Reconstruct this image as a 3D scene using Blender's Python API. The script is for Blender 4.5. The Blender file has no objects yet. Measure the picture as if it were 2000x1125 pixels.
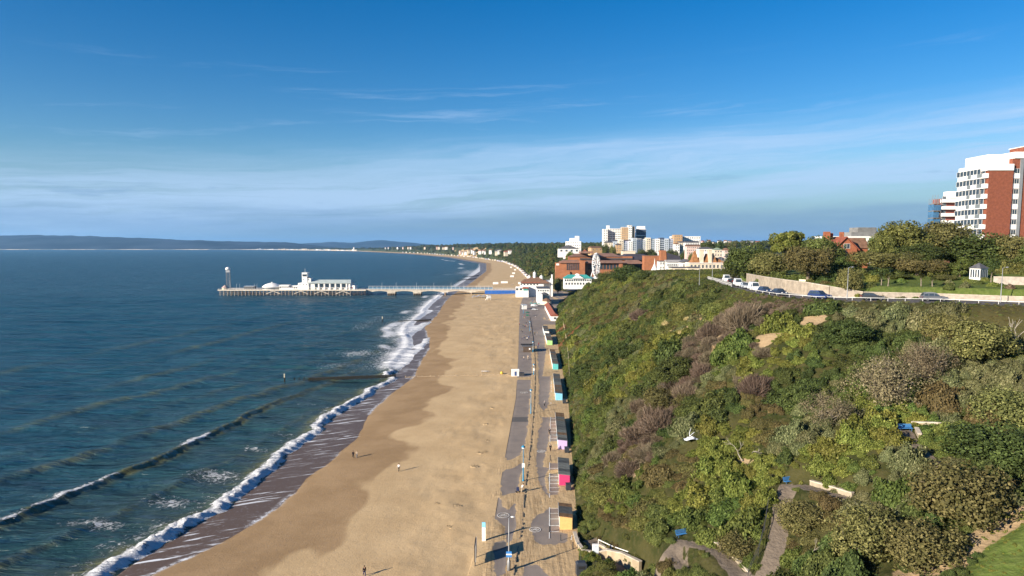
import bpy, math, random
import numpy as np
from mathutils import Vector, Matrix
R = math.radians
random.seed(7); RNG = np.random.default_rng(7)
SC = bpy.context.scene
COL = SC.collection

# ------------------------------------------------------------------ camera
F, CX, CY, PITCH, CAMZ = 1333.0, 1000.0, 609.0, R(5.5), 51.0
cam_d = bpy.data.cameras.new('camera'); cam = bpy.data.objects.new('camera', cam_d); COL.objects.link(cam)
cam.location = (0, 0, CAMZ); cam.rotation_euler = (R(90) - PITCH, 0, 0)
cam_d.sensor_width = 36.0; cam_d.lens = F / 2000 * 36; cam_d.shift_y = (CY - 562.5) / 2000
cam_d.clip_start = 1.0; cam_d.clip_end = 90000
SC.camera = cam
def ray(px, py):
    dx, dy = (px - CX) / F, (CY - py) / F
    return Vector((dx, math.cos(PITCH) + dy * math.sin(PITCH), -math.sin(PITCH) + dy * math.cos(PITCH)))
def at_z(px, py, z=0.0):
    d = ray(px, py); t = (z - CAMZ) / d.z
    return Vector((d.x * t, d.y * t, z))
def at_y(px, py, Y):
    d = ray(px, py); t = Y / d.y
    return Vector((d.x * t, Y, CAMZ + d.z * t))
def project(x, y, z):
    c, s = math.cos(PITCH), math.sin(PITCH); zz = z - CAMZ
    fwd = y * c - zz * s; up = y * s + zz * c
    return CX + F * x / fwd, CY - F * up / fwd, fwd

# ------------------------------------------------------------------ light
SUN_EL, SUN_AZ = R(19), R(235)          # clockwise from +Y
sun_to = Vector((math.sin(SUN_AZ) * math.cos(SUN_EL), math.cos(SUN_AZ) * math.cos(SUN_EL), math.sin(SUN_EL)))
sd = bpy.data.lights.new('sun', 'SUN'); sd.energy = 5.0; sd.angle = R(0.5); sd.color = (1.0, 0.89, 0.74)
sun = bpy.data.objects.new('sun', sd); COL.objects.link(sun)
sun.rotation_euler = sun_to.to_track_quat('Z', 'Y').to_euler()

W = bpy.data.worlds.new('World'); SC.world = W; W.use_nodes = True
nt = W.node_tree; nt.nodes.clear()
def N(t, kind, **kw):
    n = t.nodes.new(kind)
    for k, v in kw.items(): setattr(n, k, v)
    return n
def math_n(t, op, a, b=None, c=None, clamp=False):
    n = t.nodes.new('ShaderNodeMath'); n.operation = op; n.use_clamp = clamp
    for i, v in enumerate((a, b, c)):
        if v is None: continue
        if isinstance(v, (int, float)): n.inputs[i].default_value = v
        else: t.links.new(v, n.inputs[i])
    return n.outputs[0]
def mix_c(t, fac, a, b, blend='MIX'):
    n = t.nodes.new('ShaderNodeMix'); n.data_type = 'RGBA'; n.blend_type = blend
    for s, v in ((n.inputs[0], fac), (n.inputs[6], a), (n.inputs[7], b)):
        if isinstance(v, (int, float)): s.default_value = v
        elif isinstance(v, (tuple, list)): s.default_value = (*v[:3], 1)
        else: t.links.new(v, s)
    return n.outputs[2]
def ramp_n(t, v, lo, hi, a=0.0, b=1.0):
    n = t.nodes.new('ShaderNodeMapRange'); n.interpolation_type = 'SMOOTHSTEP'
    t.links.new(v, n.inputs[0])
    for i, x in zip((1, 2, 3, 4), (lo, hi, a, b)): n.inputs[i].default_value = x
    return n.outputs[0]
def noise_n(t, vec, scale, detail=4, rough=.55, dist=0.0, dims='3D'):
    n = t.nodes.new('ShaderNodeTexNoise'); n.noise_dimensions = dims
    n.inputs['Scale'].default_value = scale; n.inputs['Detail'].default_value = detail
    n.inputs['Roughness'].default_value = rough; n.inputs['Distortion'].default_value = dist
    if vec is not None: t.links.new(vec, n.inputs['Vector'])
    return n.outputs[0]
def comb_n(t, x, y, z):
    n = t.nodes.new('ShaderNodeCombineXYZ')
    for i, v in enumerate((x, y, z)):
        if isinstance(v, (int, float)): n.inputs[i].default_value = v
        else: t.links.new(v, n.inputs[i])
    return n.outputs[0]
sky = N(nt, 'ShaderNodeTexSky', sky_type='NISHITA', sun_disc=False, sun_elevation=SUN_EL, sun_rotation=SUN_AZ,
        altitude=50, air_density=1.0, dust_density=0.35, ozone_density=3.0)
tc = N(nt, 'ShaderNodeTexCoord')
sep = N(nt, 'ShaderNodeSeparateXYZ'); nt.links.new(tc.outputs['Generated'], sep.inputs[0])
el = math_n(nt, 'ARCSINE', sep.outputs[2])                     # radians
az = math_n(nt, 'ARCTAN2', sep.outputs[0], sep.outputs[1])
eld = math_n(nt, 'MULTIPLY', el, 57.29578)                      # degrees
def pol(ka, ke, off=0.0, src=None): return comb_n(nt, math_n(nt, 'MULTIPLY', az, ka), math_n(nt, 'MULTIPLY', src or eld, ke), off)
warp = noise_n(nt, pol(2.2, .30, 4.3), 1.0, 5, .6)
slope = math_n(nt, 'ADD', eld, math_n(nt, 'MULTIPLY', az, -3.4))        # the cirrus climbs slowly to one side
sw_ = math_n(nt, 'ADD', slope, math_n(nt, 'MULTIPLY', math_n(nt, 'SUBTRACT', warp, .5), 3.2))
st1 = noise_n(nt, pol(1.7, .62, 2.7, sw_), 1.0, 9, .66); st2 = noise_n(nt, pol(5.5, 2.6, 7.7, sw_), 1.0, 7, .62)
st = math_n(nt, 'ADD', math_n(nt, 'MULTIPLY', st1, .68), math_n(nt, 'MULTIPLY', st2, .32))
env = math_n(nt, 'MULTIPLY', ramp_n(nt, sw_, 1.6, 3.6), ramp_n(nt, sw_, 9.6, 5.4))
cir = math_n(nt, 'MULTIPLY', env, ramp_n(nt, st, .36, .58, .22, 1.0))
wisp = math_n(nt, 'MULTIPLY', ramp_n(nt, st, .54, .70, 0, .42), math_n(nt, 'MULTIPLY', ramp_n(nt, eld, 5.5, 8), ramp_n(nt, eld, 16, 11)))
thin = math_n(nt, 'ADD', cir, wisp, clamp=True)
lown = noise_n(nt, pol(3.4, .55, 11.0), 1.0, 8, .62); lowf = noise_n(nt, pol(11.0, 1.6, 5.0), 1.0, 6, .6)
loww = math_n(nt, 'ADD', eld, math_n(nt, 'MULTIPLY', math_n(nt, 'SUBTRACT', lown, .5), 4.6))
low = math_n(nt, 'MULTIPLY', ramp_n(nt, loww, 3.6, 1.9), ramp_n(nt, lowf, .30, .62, .62, 1.0))
puff = math_n(nt, 'MULTIPLY', ramp_n(nt, noise_n(nt, pol(6.5, .85, 3.1), 1.0, 7, .6), .59, .69),
              math_n(nt, 'MULTIPLY', ramp_n(nt, eld, 2.6, 3.6), ramp_n(nt, eld, 6.2, 5.0)))
low = math_n(nt, 'MAXIMUM', low, math_n(nt, 'MULTIPLY', puff, .6))
hsv = N(nt, 'ShaderNodeHueSaturation')
nt.links.new(ramp_n(nt, eld, 0, 7.5, 1.32, 1.46), hsv.inputs['Saturation']); nt.links.new(ramp_n(nt, eld, -1, 8.5, .58, .96), hsv.inputs['Value'])
nt.links.new(sky.outputs[0], hsv.inputs['Color']); hsv.inputs['Hue'].default_value = .508
BASE = mix_c(nt, ramp_n(nt, eld, 1.0, 7.5, .62, 0.0), hsv.outputs[0], (1.65, 3.25, 5.4))
SKY_C = mix_c(nt, math_n(nt, 'MULTIPLY', thin, .74), BASE, (3.75, 5.2, 7.35))
SKY_C = mix_c(nt, math_n(nt, 'MULTIPLY', low, .50), SKY_C, (1.25, 2.4, 4.2))
bg = N(nt, 'ShaderNodeBackground'); bg.inputs['Strength'].default_value = 0.067
nt.links.new(SKY_C, bg.inputs['Color'])
wo = N(nt, 'ShaderNodeOutputWorld'); nt.links.new(bg.outputs[0], wo.inputs[0])
SC.view_settings.view_transform = 'Standard'; SC.view_settings.look = 'None'
SC.view_settings.gamma = 1.0; SC.view_settings.use_curve_mapping = False; SC.view_settings.exposure = 1.04
cy = SC.cycles
cy.max_bounces = 6; cy.diffuse_bounces = 2; cy.glossy_bounces = 2; cy.transmission_bounces = 2; cy.volume_bounces = 1
cy.transparent_max_bounces = 6; cy.caustics_reflective = False; cy.caustics_refractive = False
cy.use_denoising = True; cy.use_adaptive_sampling = True; cy.adaptive_threshold = 0.02
SC.render.film_transparent = False

# ------------------------------------------------------------------ helpers
MATS = {}
def M(name, col, rough=.75, var=0.12, scale=.6, bump=0.0, bscale=3.0, metal=0.0, spec=.3, rnd=0.0, trans=0.0, detail=5):
    """plain procedural material: noise over the base colour, optional bump and per-object variation"""
    if name in MATS: return MATS[name]
    m = bpy.data.materials.new(name); m.use_nodes = True; t = m.node_tree
    b = t.nodes['Principled BSDF']; b.inputs['Roughness'].default_value = rough; b.inputs['Metallic'].default_value = metal
    b.inputs['Specular IOR Level'].default_value = spec
    tcn = N(t, 'ShaderNodeTexCoord')
    c = None
    if var:
        n = noise_n(t, tcn.outputs['Object'], scale, detail)
        c = mix_c(t, ramp_n(t, n, .3, .7), tuple(x * (1 - var) for x in col), tuple(min(1, x * (1 + var)) for x in col))
    if rnd:
        oi = N(t, 'ShaderNodeObjectInfo')
        h = N(t, 'ShaderNodeHueSaturation')
        h.inputs['Saturation'].default_value = 1.0
        t.links.new(math_n(t, 'MULTIPLY_ADD', oi.outputs['Random'], 2 * rnd, 1 - rnd), h.inputs['Value'])
        t.links.new(math_n(t, 'MULTIPLY_ADD', oi.outputs['Random'], .05, .475), h.inputs['Hue'])
        if c is None: h.inputs['Color'].default_value = (*col, 1)
        else: t.links.new(c, h.inputs['Color'])
        c = h.outputs[0]
    if c is None: b.inputs['Base Color'].default_value = (*col, 1)
    else: t.links.new(c, b.inputs['Base Color'])
    if bump:
        bn = N(t, 'ShaderNodeBump'); bn.inputs['Strength'].default_value = bump; bn.inputs['Distance'].default_value = .1
        t.links.new(noise_n(t, tcn.outputs['Object'], bscale, 5), bn.inputs['Height']); t.links.new(bn.outputs[0], b.inputs['Normal'])
    MATS[name] = m
    return m
def link(o, parent=None):
    COL.objects.link(o)
    if parent is not None: o.parent = parent
    return o
def tag(o, label=None, cat=None, group=None, kind=None):
    if label: o['label'] = label
    if cat: o['category'] = cat
    if group: o['group'] = group
    if kind: o['kind'] = kind
    return o
def thing(name, label, cat, loc=(0, 0, 0), rz=0.0, group=None):
    o = bpy.data.objects.new(name, None); link(o); o.location = loc; o.rotation_euler = (0, 0, rz)
    o.empty_display_size = .1
    return tag(o, label, cat, group)
def np_mesh(name, V, Fc, mat=None, smooth=False, attrs=None):
    me = bpy.data.meshes.new(name)
    V = np.asarray(V, dtype=np.float32)
    if isinstance(Fc, np.ndarray):
        k = Fc.shape[1]; nf = Fc.shape[0]
        me.vertices.add(len(V)); me.vertices.foreach_set('co', V.ravel())
        me.loops.add(nf * k); me.loops.foreach_set('vertex_index', Fc.astype(np.int32).ravel())
        me.polygons.add(nf); me.polygons.foreach_set('loop_start', np.arange(0, nf * k, k, dtype=np.int32))
        me.update(calc_edges=True)
    else:
        me.from_pydata([tuple(v) for v in V], [], Fc); me.update()
    if smooth: me.polygons.foreach_set('use_smooth', np.ones(len(me.polygons), dtype=bool))
    if attrs:
        for k, v in attrs.items():
            a = me.attributes.new(k, 'FLOAT', 'POINT'); a.data.foreach_set('value', np.asarray(v, dtype=np.float32).ravel())
    if mat: me.materials.append(mat)
    return me
def mesh_obj(name, me, parent=None):
    return link(bpy.data.objects.new(name, me), parent)
class MB:
    """collects boxes, bars, tubes and loose faces; build() makes ONE mesh object"""
    def __init__(s): s.v = []; s.f = []
    def add(s, vs, fs):
        o = len(s.v); s.v += [tuple(v) for v in vs]; s.f += [tuple(i + o for i in f) for f in fs]; return s
    def box(s, x0, x1, y0, y1, z0, z1, rz=0.0, o=(0, 0, 0)):
        vs = [(x, y, z) for z in (z0, z1) for y in (y0, y1) for x in (x0, x1)]
        if rz:
            c, n = math.cos(rz), math.sin(rz); vs = [(x * c - y * n, x * n + y * c, z) for x, y, z in vs]
        vs = [(x + o[0], y + o[1], z + o[2]) for x, y, z in vs]
        return s.add(vs, [(0, 2, 3, 1), (4, 5, 7, 6), (0, 1, 5, 4), (2, 6, 7, 3), (0, 4, 6, 2), (1, 3, 7, 5)])
    def bar(s, a, b, w, h=None, up=(0, 0, 1)):
        a, b = Vector(a), Vector(b); h = h or w; d = (b - a).normalized(); u = Vector(up)
        if abs(d.dot(u)) > .98: u = Vector((0, 1, 0))
        r = d.cross(u).normalized(); u = r.cross(d).normalized()
        vs = [p + r * (sx * w / 2) + u * (sy * h / 2) for p in (a, b) for sx, sy in ((-1, -1), (1, -1), (1, 1), (-1, 1))]
        return s.add(vs, [(0, 3, 2, 1), (4, 5, 6, 7), (0, 1, 5, 4), (1, 2, 6, 5), (2, 3, 7, 6), (3, 0, 4, 7)])
    def tube(s, pts, rad, n=8, cap=True):
        pts = [Vector(p) for p in pts]
        if not isinstance(rad, (list, tuple)): rad = [rad] * len(pts)
        vs, fs = [], []
        for i, p in enumerate(pts):
            d = (pts[min(i + 1, len(pts) - 1)] - pts[max(i - 1, 0)]).normalized()
            u = Vector((0, 0, 1)) if abs(d.z) < .9 else Vector((1, 0, 0))
            r = d.cross(u).normalized(); u = r.cross(d)
            vs += [p + r * (rad[i] * math.cos(2 * math.pi * k / n)) + u * (rad[i] * math.sin(2 * math.pi * k / n)) for k in range(n)]
        for i in range(len(pts) - 1):
            fs += [(i * n + k, i * n + (k + 1) % n, (i + 1) * n + (k + 1) % n, (i + 1) * n + k) for k in range(n)]
        if cap: fs += [tuple(reversed(range(n))), tuple(range((len(pts) - 1) * n, len(pts) * n))]
        return s.add(vs, fs)
    def lathe(s, prof, o=(0, 0, 0), n=16, sx=1.0, sy=1.0):
        vs, fs = [], []
        for r, z in prof:
            vs += [(o[0] + sx * r * math.cos(2 * math.pi * k / n), o[1] + sy * r * math.sin(2 * math.pi * k / n), o[2] + z) for k in range(n)]
        for i in range(len(prof) - 1):
            fs += [(i * n + k, i * n + (k + 1) % n, (i + 1) * n + (k + 1) % n, (i + 1) * n + k) for k in range(n)]
        fs += [tuple(reversed(range(n))), tuple(range((len(prof) - 1) * n, len(prof) * n))]
        return s.add(vs, fs)
    def prism(s, poly, z0, z1, rz=0.0, o=(0, 0, 0)):
        n = len(poly); c, q = math.cos(rz), math.sin(rz)
        vs = [(x * c - y * q + o[0], x * q + y * c + o[1], z + o[2]) for z in (z0, z1) for x, y in poly]
        return s.add(vs, [tuple(reversed(range(n))), tuple(range(n, 2 * n))] + [(k, (k + 1) % n, n + (k + 1) % n, n + k) for k in range(n)])
    def extr(s, poly, y0, y1):
        """outline in x,z pushed along y"""
        n = len(poly); vs = [(x, y, z) for y in (y0, y1) for x, z in poly]
        return s.add(vs, [tuple(range(n)), tuple(reversed(range(n, 2 * n)))] + [(k, n + k, n + (k + 1) % n, (k + 1) % n) for k in range(n)])
    def gable(s, x0, x1, y0, y1, z0, z1, along='x', over=0.0):
        if along == 'x':
            m = (y0 + y1) / 2; a, b = x0 - over, x1 + over; p, q = y0 - over, y1 + over
            vs = [(a, p, z0), (b, p, z0), (b, q, z0), (a, q, z0), (a, m, z1), (b, m, z1)]
        else:
            m = (x0 + x1) / 2; a, b = y0 - over, y1 + over; p, q = x0 - over, x1 + over
            vs = [(q, a, z0), (q, b, z0), (p, b, z0), (p, a, z0), (m, a, z1), (m, b, z1)]
        return s.add(vs, [(0, 3, 2, 1), (0, 1, 5, 4), (2, 3, 4, 5), (0, 4, 3), (1, 2, 5)])
    def hip(s, x0, x1, y0, y1, z0, z1, inset=None, over=0.0, top=0.0):
        x0 -= over; x1 += over; y0 -= over; y1 += over
        i = inset if inset is not None else min(x1 - x0, y1 - y0) / 2 * .98
        ix, iy = min(i, (x1 - x0) / 2 - .05), min(i, (y1 - y0) / 2 - .05)
        vs = [(x0, y0, z0), (x1, y0, z0), (x1, y1, z0), (x0, y1, z0), (x0 + ix, y0 + iy, z1), (x1 - ix, y0 + iy, z1), (x1 - ix, y1 - iy, z1), (x0 + ix, y1 - iy, z1)]
        return s.add(vs, [(0, 3, 2, 1), (4, 5, 6, 7), (0, 1, 5, 4), (1, 2, 6, 5), (2, 3, 7, 6), (3, 0, 4, 7)])
    def mesh(s, name, mat=None, smooth=False):
        me = bpy.data.meshes.new(name); me.from_pydata(s.v, [], s.f); me.update()
        if smooth: me.polygons.foreach_set('use_smooth', [True] * len(me.polygons))
        if mat: me.materials.append(mat)
        return me
    def build(s, name, mat=None, parent=None, smooth=False, loc=None):
        o = mesh_obj(name, s.mesh(name, mat, smooth), parent)
        if loc is not None: o.location = loc
        return o
def copy_tree(o, parent=None):
    c = o.copy(); COL.objects.link(c)
    if parent is not None: c.parent = parent
    for ch in list(o.children): copy_tree(ch, c)
    return c
def grid_faces(nr, nc):
    i = np.arange(nr * nc).reshape(nr, nc)
    return np.stack([i[:-1, :-1], i[:-1, 1:], i[1:, 1:], i[1:, :-1]], -1).reshape(-1, 4)
_P = RNG.permutation(4096)
_G = RNG.random(4096)
def vnoise(x, y):
    xi, yi = np.floor(x).astype(np.int64), np.floor(y).astype(np.int64)
    fx, fy = x - xi, y - yi; fx = fx * fx * (3 - 2 * fx); fy = fy * fy * (3 - 2 * fy)
    h = lambda a, b: _G[(_P[a & 4095] + b * 57) & 4095]
    return (h(xi, yi) * (1 - fx) + h(xi + 1, yi) * fx) * (1 - fy) + (h(xi, yi + 1) * (1 - fx) + h(xi + 1, yi + 1) * fx) * fy
def fbm(x, y, o=4):
    x, y = np.asarray(x, float), np.asarray(y, float); s = 0; a = .5; t = 0
    for k in range(o): s = s + a * vnoise(x * 2 ** k + 17.3 * k, y * 2 ** k + 9.1 * k); t += a; a *= .5
    return s / t
def sstep(a, b, x):
    t = np.clip((x - a) / (b - a), 0, 1); return t * t * (3 - 2 * t)
def tab(pts):
    p = np.array(sorted(pts), float); return lambda y: np.interp(y, p[:, 0], p[:, 1])
def seg_dist(x, y, poly):
    """distance to a polyline and the parameter (index + fraction) of the nearest point"""
    best = np.full(np.shape(x), 1e12); par = np.zeros(np.shape(x))
    for i in range(len(poly) - 1):
        ax, ay = poly[i][:2]; bx, by = poly[i + 1][:2]; L = (bx - ax) ** 2 + (by - ay) ** 2 + 1e-12
        t = np.clip(((x - ax) * (bx - ax) + (y - ay) * (by - ay)) / L, 0, 1)
        d = (x - ax - t * (bx - ax)) ** 2 + (y - ay - t * (by - ay)) ** 2
        m = d < best; best = np.where(m, d, best); par = np.where(m, i + t, par)
    return np.sqrt(best), par
def in_poly(x, y, poly):
    r = np.zeros(np.shape(x), bool); n = len(poly)
    for i in range(n):
        x0, y0 = poly[i][:2]; x1, y1 = poly[(i + 1) % n][:2]
        if y0 == y1: continue
        c = ((y0 > y) != (y1 > y)) & (x < (x1 - x0) * (y - y0) / (y1 - y0) + x0); r ^= c
    return r
# ------------------------------------------------------------------ coast lines as x over y (metres)
X_SW = tab([(-300, -66), (40, -61), (101, -55.7), (115, -48.5), (131, -45), (145, -44.6), (176, -40.5), (200, -43), (228, -41.8), (262, -38), (300, -40), (339, -41), (380, -47),
            (425, -54.6), (500, -55), (560, -58), (622, -61), (700, -62), (900, -57), (1387, -52), (2000, -75), (3090, -278), (4533, -680), (6800, -1530), (9714, -3424), (10500, -4300)])
X_BR = tab([(-300, -70), (40, -66), (104, -62), (125, -58), (142, -56.8), (159, -56), (180, -55.6), (203, -54), (225, -50.5), (254, -46.5), (300, -50), (339, -51), (425, -64), (560, -70),
            (622, -72), (700, -73), (1387, -66), (2000, -95), (3090, -300), (4533, -710), (6800, -1570), (9714, -3480), (10500, -4400)])
X_PL = tab([(-300, -16), (40, -10), (101, -5.0), (150, -3.0), (214, 0), (300, 1.6), (404, 3), (540, 5), (620, 8), (700, 12), (900, 14), (1387, 8), (1658, 0), (2085, -31), (3090, -200), (4533, -590), (6800, -1420), (9714, -3300), (10500, -4150)])
X_B = tab([(-300, -8), (40, 2.5), (80, 8.2), (100, 10.1), (116, 11.4), (160, 14.2), (206, 17.3), (300, 21.2), (380, 24.4), (470, 30), (540, 36), (600, 42), (650, 52), (720, 60), (800, 40), (900, 30), (1387, 20), (1658, 9), (2085, -22), (3090, -190), (4533, -578), (6800, -1405), (9714, -3280), (10500, -4120)])
X_DAMP = tab([(y, x) for x, y, z in [at_z(px, py, .8) for px, py in
        [(560, 1125), (640, 1090), (690, 1040), (705, 1000), (742, 975), (735, 955), (690, 935), (765, 915), (828, 902), (832, 885), (790, 868), (772, 845), (838, 822), (848, 805),
         (800, 795), (842, 783), (905, 767), (880, 755), (850, 745), (870, 725), (905, 715), (855, 690), (868, 660), (880, 620), (905, 590)]]] + [(-300, -48), (40, -46), (700, -48), (900, -45), (1387, -41), (2000, -62), (3090, -262), (4533, -660), (6800, -1510), (9714, -3400), (10500, -4270)])
_dy = np.arange(40, 720, 1.0); _dx = X_DAMP(_dy); _k = np.exp(-(np.arange(-18, 19) / 6.0) ** 2); _k /= _k.sum()
_dx = np.convolve(np.pad(_dx, 18, 'edge'), _k, 'valid') + (fbm(_dy / 16, _dy * 0 + 4, 3) - .5) * 7 + (fbm(_dy / 5, _dy * 0 + 9, 2) - .5) * 3
_o = X_DAMP
X_DAMP = lambda y: np.where((np.asarray(y) > 60) & (np.asarray(y) < 640), np.interp(y, _dy, _dx), _o(y))
PROM_Z, ROAD_Z = 2.5, 40.0
EDGE = [(118, -300, 40), (122, -60, 40), (124, 40, 40), (120, 90, 40), (108, 114, 40), (97, 125, 40), (84, 133, 40), (72, 136, 40), (62, 140, 40), (57, 150, 40), (56, 165, 40), (58, 185, 40), (63, 212, 39.7), (70, 250, 39),
        (77, 300, 39), (76, 345, 39), (68, 390, 36.5), (58, 435, 30), (52, 480, 21), (58, 530, 12), (80, 590, 8), (125, 650, 7), (150, 700, 8), (120, 760, 13), (95, 830, 20), (85, 900, 27), (82, 1200, 34), (70, 1600, 37), (20, 2100, 42),
        (-130, 3000, 46), (-500, 4500, 40), (-1330, 6700, 22), (-2700, 9000, 8), (-3700, 10100, 4)]
EDGE_Z = np.array([e[2] for e in EDGE], float)
EDGE_POLY = EDGE + [(-3000, 12000), (14000, 12000), (14000, -300)]
PATHS = []           # (polyline of (x,y,z), half width) cut into the slope
def land_z(x, y, paths=True):
    x, y = np.asarray(x, float), np.asarray(y, float)
    de, par = seg_dist(x, y, EDGE)
    i = np.clip(par.astype(int), 0, len(EDGE) - 2); f = par - i
    zt = EDGE_Z[i] * (1 - f) + EDGE_Z[i + 1] * f
    ins = in_poly(x, y, EDGE_POLY)
    db = np.maximum(x - X_B(y), 0)
    u = db / (db + de + 1e-6)
    u2 = u + .10 * np.sin(np.pi * u)                          # slightly convex face
    far = sstep(500, 900, y)
    rough = (fbm(x / 9, y / 9, 4) - .5) * 3.2 + (fbm(x / 26 + 7, y / 26, 3) - .5) * 5
    amp = np.clip(np.minimum(db / 8, de / 8), 0, 1)
    zc = PROM_Z + (zt - PROM_Z) * u2 + rough * amp * (1 + 1.2 * far)
    near = 1 - sstep(230, 300, y)
    setb = sstep(10.1, 11.2, de) * 2.4 * near * sstep(100, 128, y) + sstep(11, 45, de) * 2.6 * near
    zi = 40 + np.clip((y - 900) / 2200, 0, 1) * 14 + 14 * np.clip((x - .12 * y - 60) / 1200, 0, 1) + (fbm(x / 300, y / 300, 3) - .5) * 10 * far
    zi = zi * (1 - sstep(4500, 8000, y)) + 12 * sstep(4500, 8000, y)
    zp = zt + setb + np.maximum(zi - zt, -6) * (1 - np.exp(-np.maximum(de - 20 * near, 0) / 170)) * np.maximum(far, sstep(240, 420, y))
    z = np.where(ins, zp, zc)
    if paths:
        for pl, hw in PATHS:
            d, pr = seg_dist(x, y, pl)
            k = np.clip(pr.astype(int), 0, len(pl) - 2); ff = pr - k
            pz = np.array([p[2] for p in pl]); zz = pz[k] * (1 - ff) + pz[k + 1] * ff
            w = 1 - sstep(hw + .2, hw + 2.2, d)
            z = z * (1 - w) + zz * w
    return z
def hit(px, py, paths=True, lift=0.0, t0=40):
    """where the line of sight through a photo point meets the land"""
    d = ray(px, py); t = np.concatenate([np.arange(t0, 900, .5), np.geomspace(900, 9000, 2500)])
    x, y, z = d.x * t, d.y * t, CAMZ + d.z * t
    k = np.argmax(z < land_z(x, y, paths) + lift)
    return Vector((x[k], y[k], float(z[k])))
def hline(pts, smooth=1):
    P = [hit(*p, paths=False) for p in pts]
    zs = [p.z for p in P]
    for _ in range(smooth):
        zs = [zs[0]] + [(zs[i - 1] + zs[i] + zs[i + 1]) / 3 for i in range(1, len(zs) - 1)] + [zs[-1]]
    return [(p.x, p.y, z) for p, z in zip(P, zs)]
path_low = [(13.2, 108, 2.55)] + [tuple(at_z(px, py, z)) for px, py, z in [(1185, 1092, 2.9), (1225, 1120, 3.5), (1270, 1160, 4.3)]]
path_bench = hline([(1480, 1170), (1430, 1112), (1405, 1078), (1372, 1062), (1330, 1062), (1312, 1082), (1330, 1105)])
path_ramp = hline([(1490, 1135), (1510, 1090), (1522, 1040), (1528, 985), (1538, 950), (1570, 948), (1610, 962), (1650, 975)])
path_top = hline([(1850, 935), (1820, 905), (1790, 878), (1772, 852), (1766, 842)])
path_low2 = hline([(1770, 1125), (1850, 1105), (1900, 1065), (1960, 1020), (1995, 1000), (2040, 975)])
PATHS += [(path_low, 1.3), (path_bench, .95), (path_ramp, .95), (path_top, .95), (path_low2, .7)]
def ground(x, y): return float(land_z(np.array([x]), np.array([y]))[0])

# ---- land sheet
def soil_mat():
    m = bpy.data.materials.new('cliff_soil'); m.use_nodes = True; t = m.node_tree; b = t.nodes['Principled BSDF']
    b.inputs['Roughness'].default_value = .95; b.inputs['Specular IOR Level'].default_value = .1
    g = N(t, 'ShaderNodeNewGeometry'); P = g.outputs['Position']
    at = lambda k: N(t, 'ShaderNodeAttribute', attribute_name=k).outputs['Fac']
    n1, n2, n3 = noise_n(t, P, .22, 6), noise_n(t, P, 1.3, 6, .6), noise_n(t, P, .03, 5)
    c = mix_c(t, ramp_n(t, n1, .38, .62), (.030, .036, .010), (.055, .052, .018))
    c = mix_c(t, ramp_n(t, n2, .45, .7), c, (.066, .060, .024))
    c = mix_c(t, math_n(t, 'MULTIPLY', at('far'), ramp_n(t, n3, .35, .65)), c, (.045, .062, .028))
    c = mix_c(t, at('lawn'), c, mix_c(t, ramp_n(t, n2, .3, .7), (.085, .125, .025), (.125, .155, .04)))
    c = mix_c(t, math_n(t, 'MULTIPLY', at('heath'), ramp_n(t, n2, .3, .6, .75, 1)), c, mix_c(t, n2, (.062, .055, .018), (.085, .075, .03)))
    c = mix_c(t, at('bracken'), c, mix_c(t, n2, (.17, .07, .028), (.10, .05, .022)))
    c = mix_c(t, ramp_n(t, math_n(t, 'ADD', at('bare'), math_n(t, 'MULTIPLY', math_n(t, 'SUBTRACT', n2, .5), .9)), .35, .6), c, mix_c(t, n2, (.28, .19, .10), (.40, .30, .18)))
    c = mix_c(t, ramp_n(t, math_n(t, 'ADD', at('pave'), math_n(t, 'MULTIPLY', math_n(t, 'SUBTRACT', n2, .5), .3)), .4, .6), c, mix_c(t, n1, (.15, .12, .092), (.205, .165, .125)))
    c = mix_c(t, at('road'), c, mix_c(t, n1, (.10, .095, .095), (.15, .14, .14)))
    t.links.new(c, b.inputs['Base Color'])
    bn = N(t, 'ShaderNodeBump'); bn.inputs['Strength'].default_value = .8; bn.inputs['Distance'].default_value = .35
    t.links.new(n2, bn.inputs['Height']); t.links.new(bn.outputs[0], b.inputs['Normal'])
    return m
ry = np.concatenate([np.linspace(-200, 34, 60, endpoint=False), 34 * np.exp(np.arange(0, math.log(11500 / 34), .0062))])
off = np.concatenate([[-.6, 0], np.arange(.5, 135, .62)]); st = .62
extra = []
o_ = off[-1]
while o_ < 11000: st *= 1.07; o_ += st; extra.append(o_)
off = np.concatenate([off, extra])
Yg, Og = np.meshgrid(ry, off, indexing='ij'); Xg = X_B(Yg) + Og * np.where(Og > 135, np.clip(Yg / 1500, .35, 1), 1)
Xg = np.where(Og > 135, X_B(Yg) + 135 + (Og - 135) * np.clip(Yg / 1500, .25, 1), X_B(Yg) + Og)
Zg = land_z(Xg, Yg)
Zg[:, 0] = -2.0; Zg[:, 1] = np.maximum(Zg[:, 1], PROM_Z - .05)
de_, _ = seg_dist(Xg, Yg, EDGE); ins_ = in_poly(Xg, Yg, EDGE_POLY)
near_ = (Yg < 236) & (Yg > 40)
ROADL = [(110, 119), (98, 129.5), (84, 137.5), (70, 141.5), (64, 147), (61.5, 155), (61, 168), (62.5, 186), (66.5, 208), (72, 230), (81, 252), (102, 276), (145, 300)]
dr_, _ = seg_dist(Xg, Yg, ROADL)
A = {}
A['road'] = (1 - sstep(4.1, 4.5, dr_)) * ins_
A['lawn'] = (ins_ & (Yg < 330) & (de_ > 9.6)) * (0.85) * (1 - A['road'])
pv = np.zeros_like(Xg)
for pl, hw in PATHS[:4]: pv = np.maximum(pv, 1 - sstep(hw - .2, hw + .5, seg_dist(Xg, Yg, pl)[0]))
A['pave'] = pv
bare = np.zeros_like(Xg)
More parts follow.
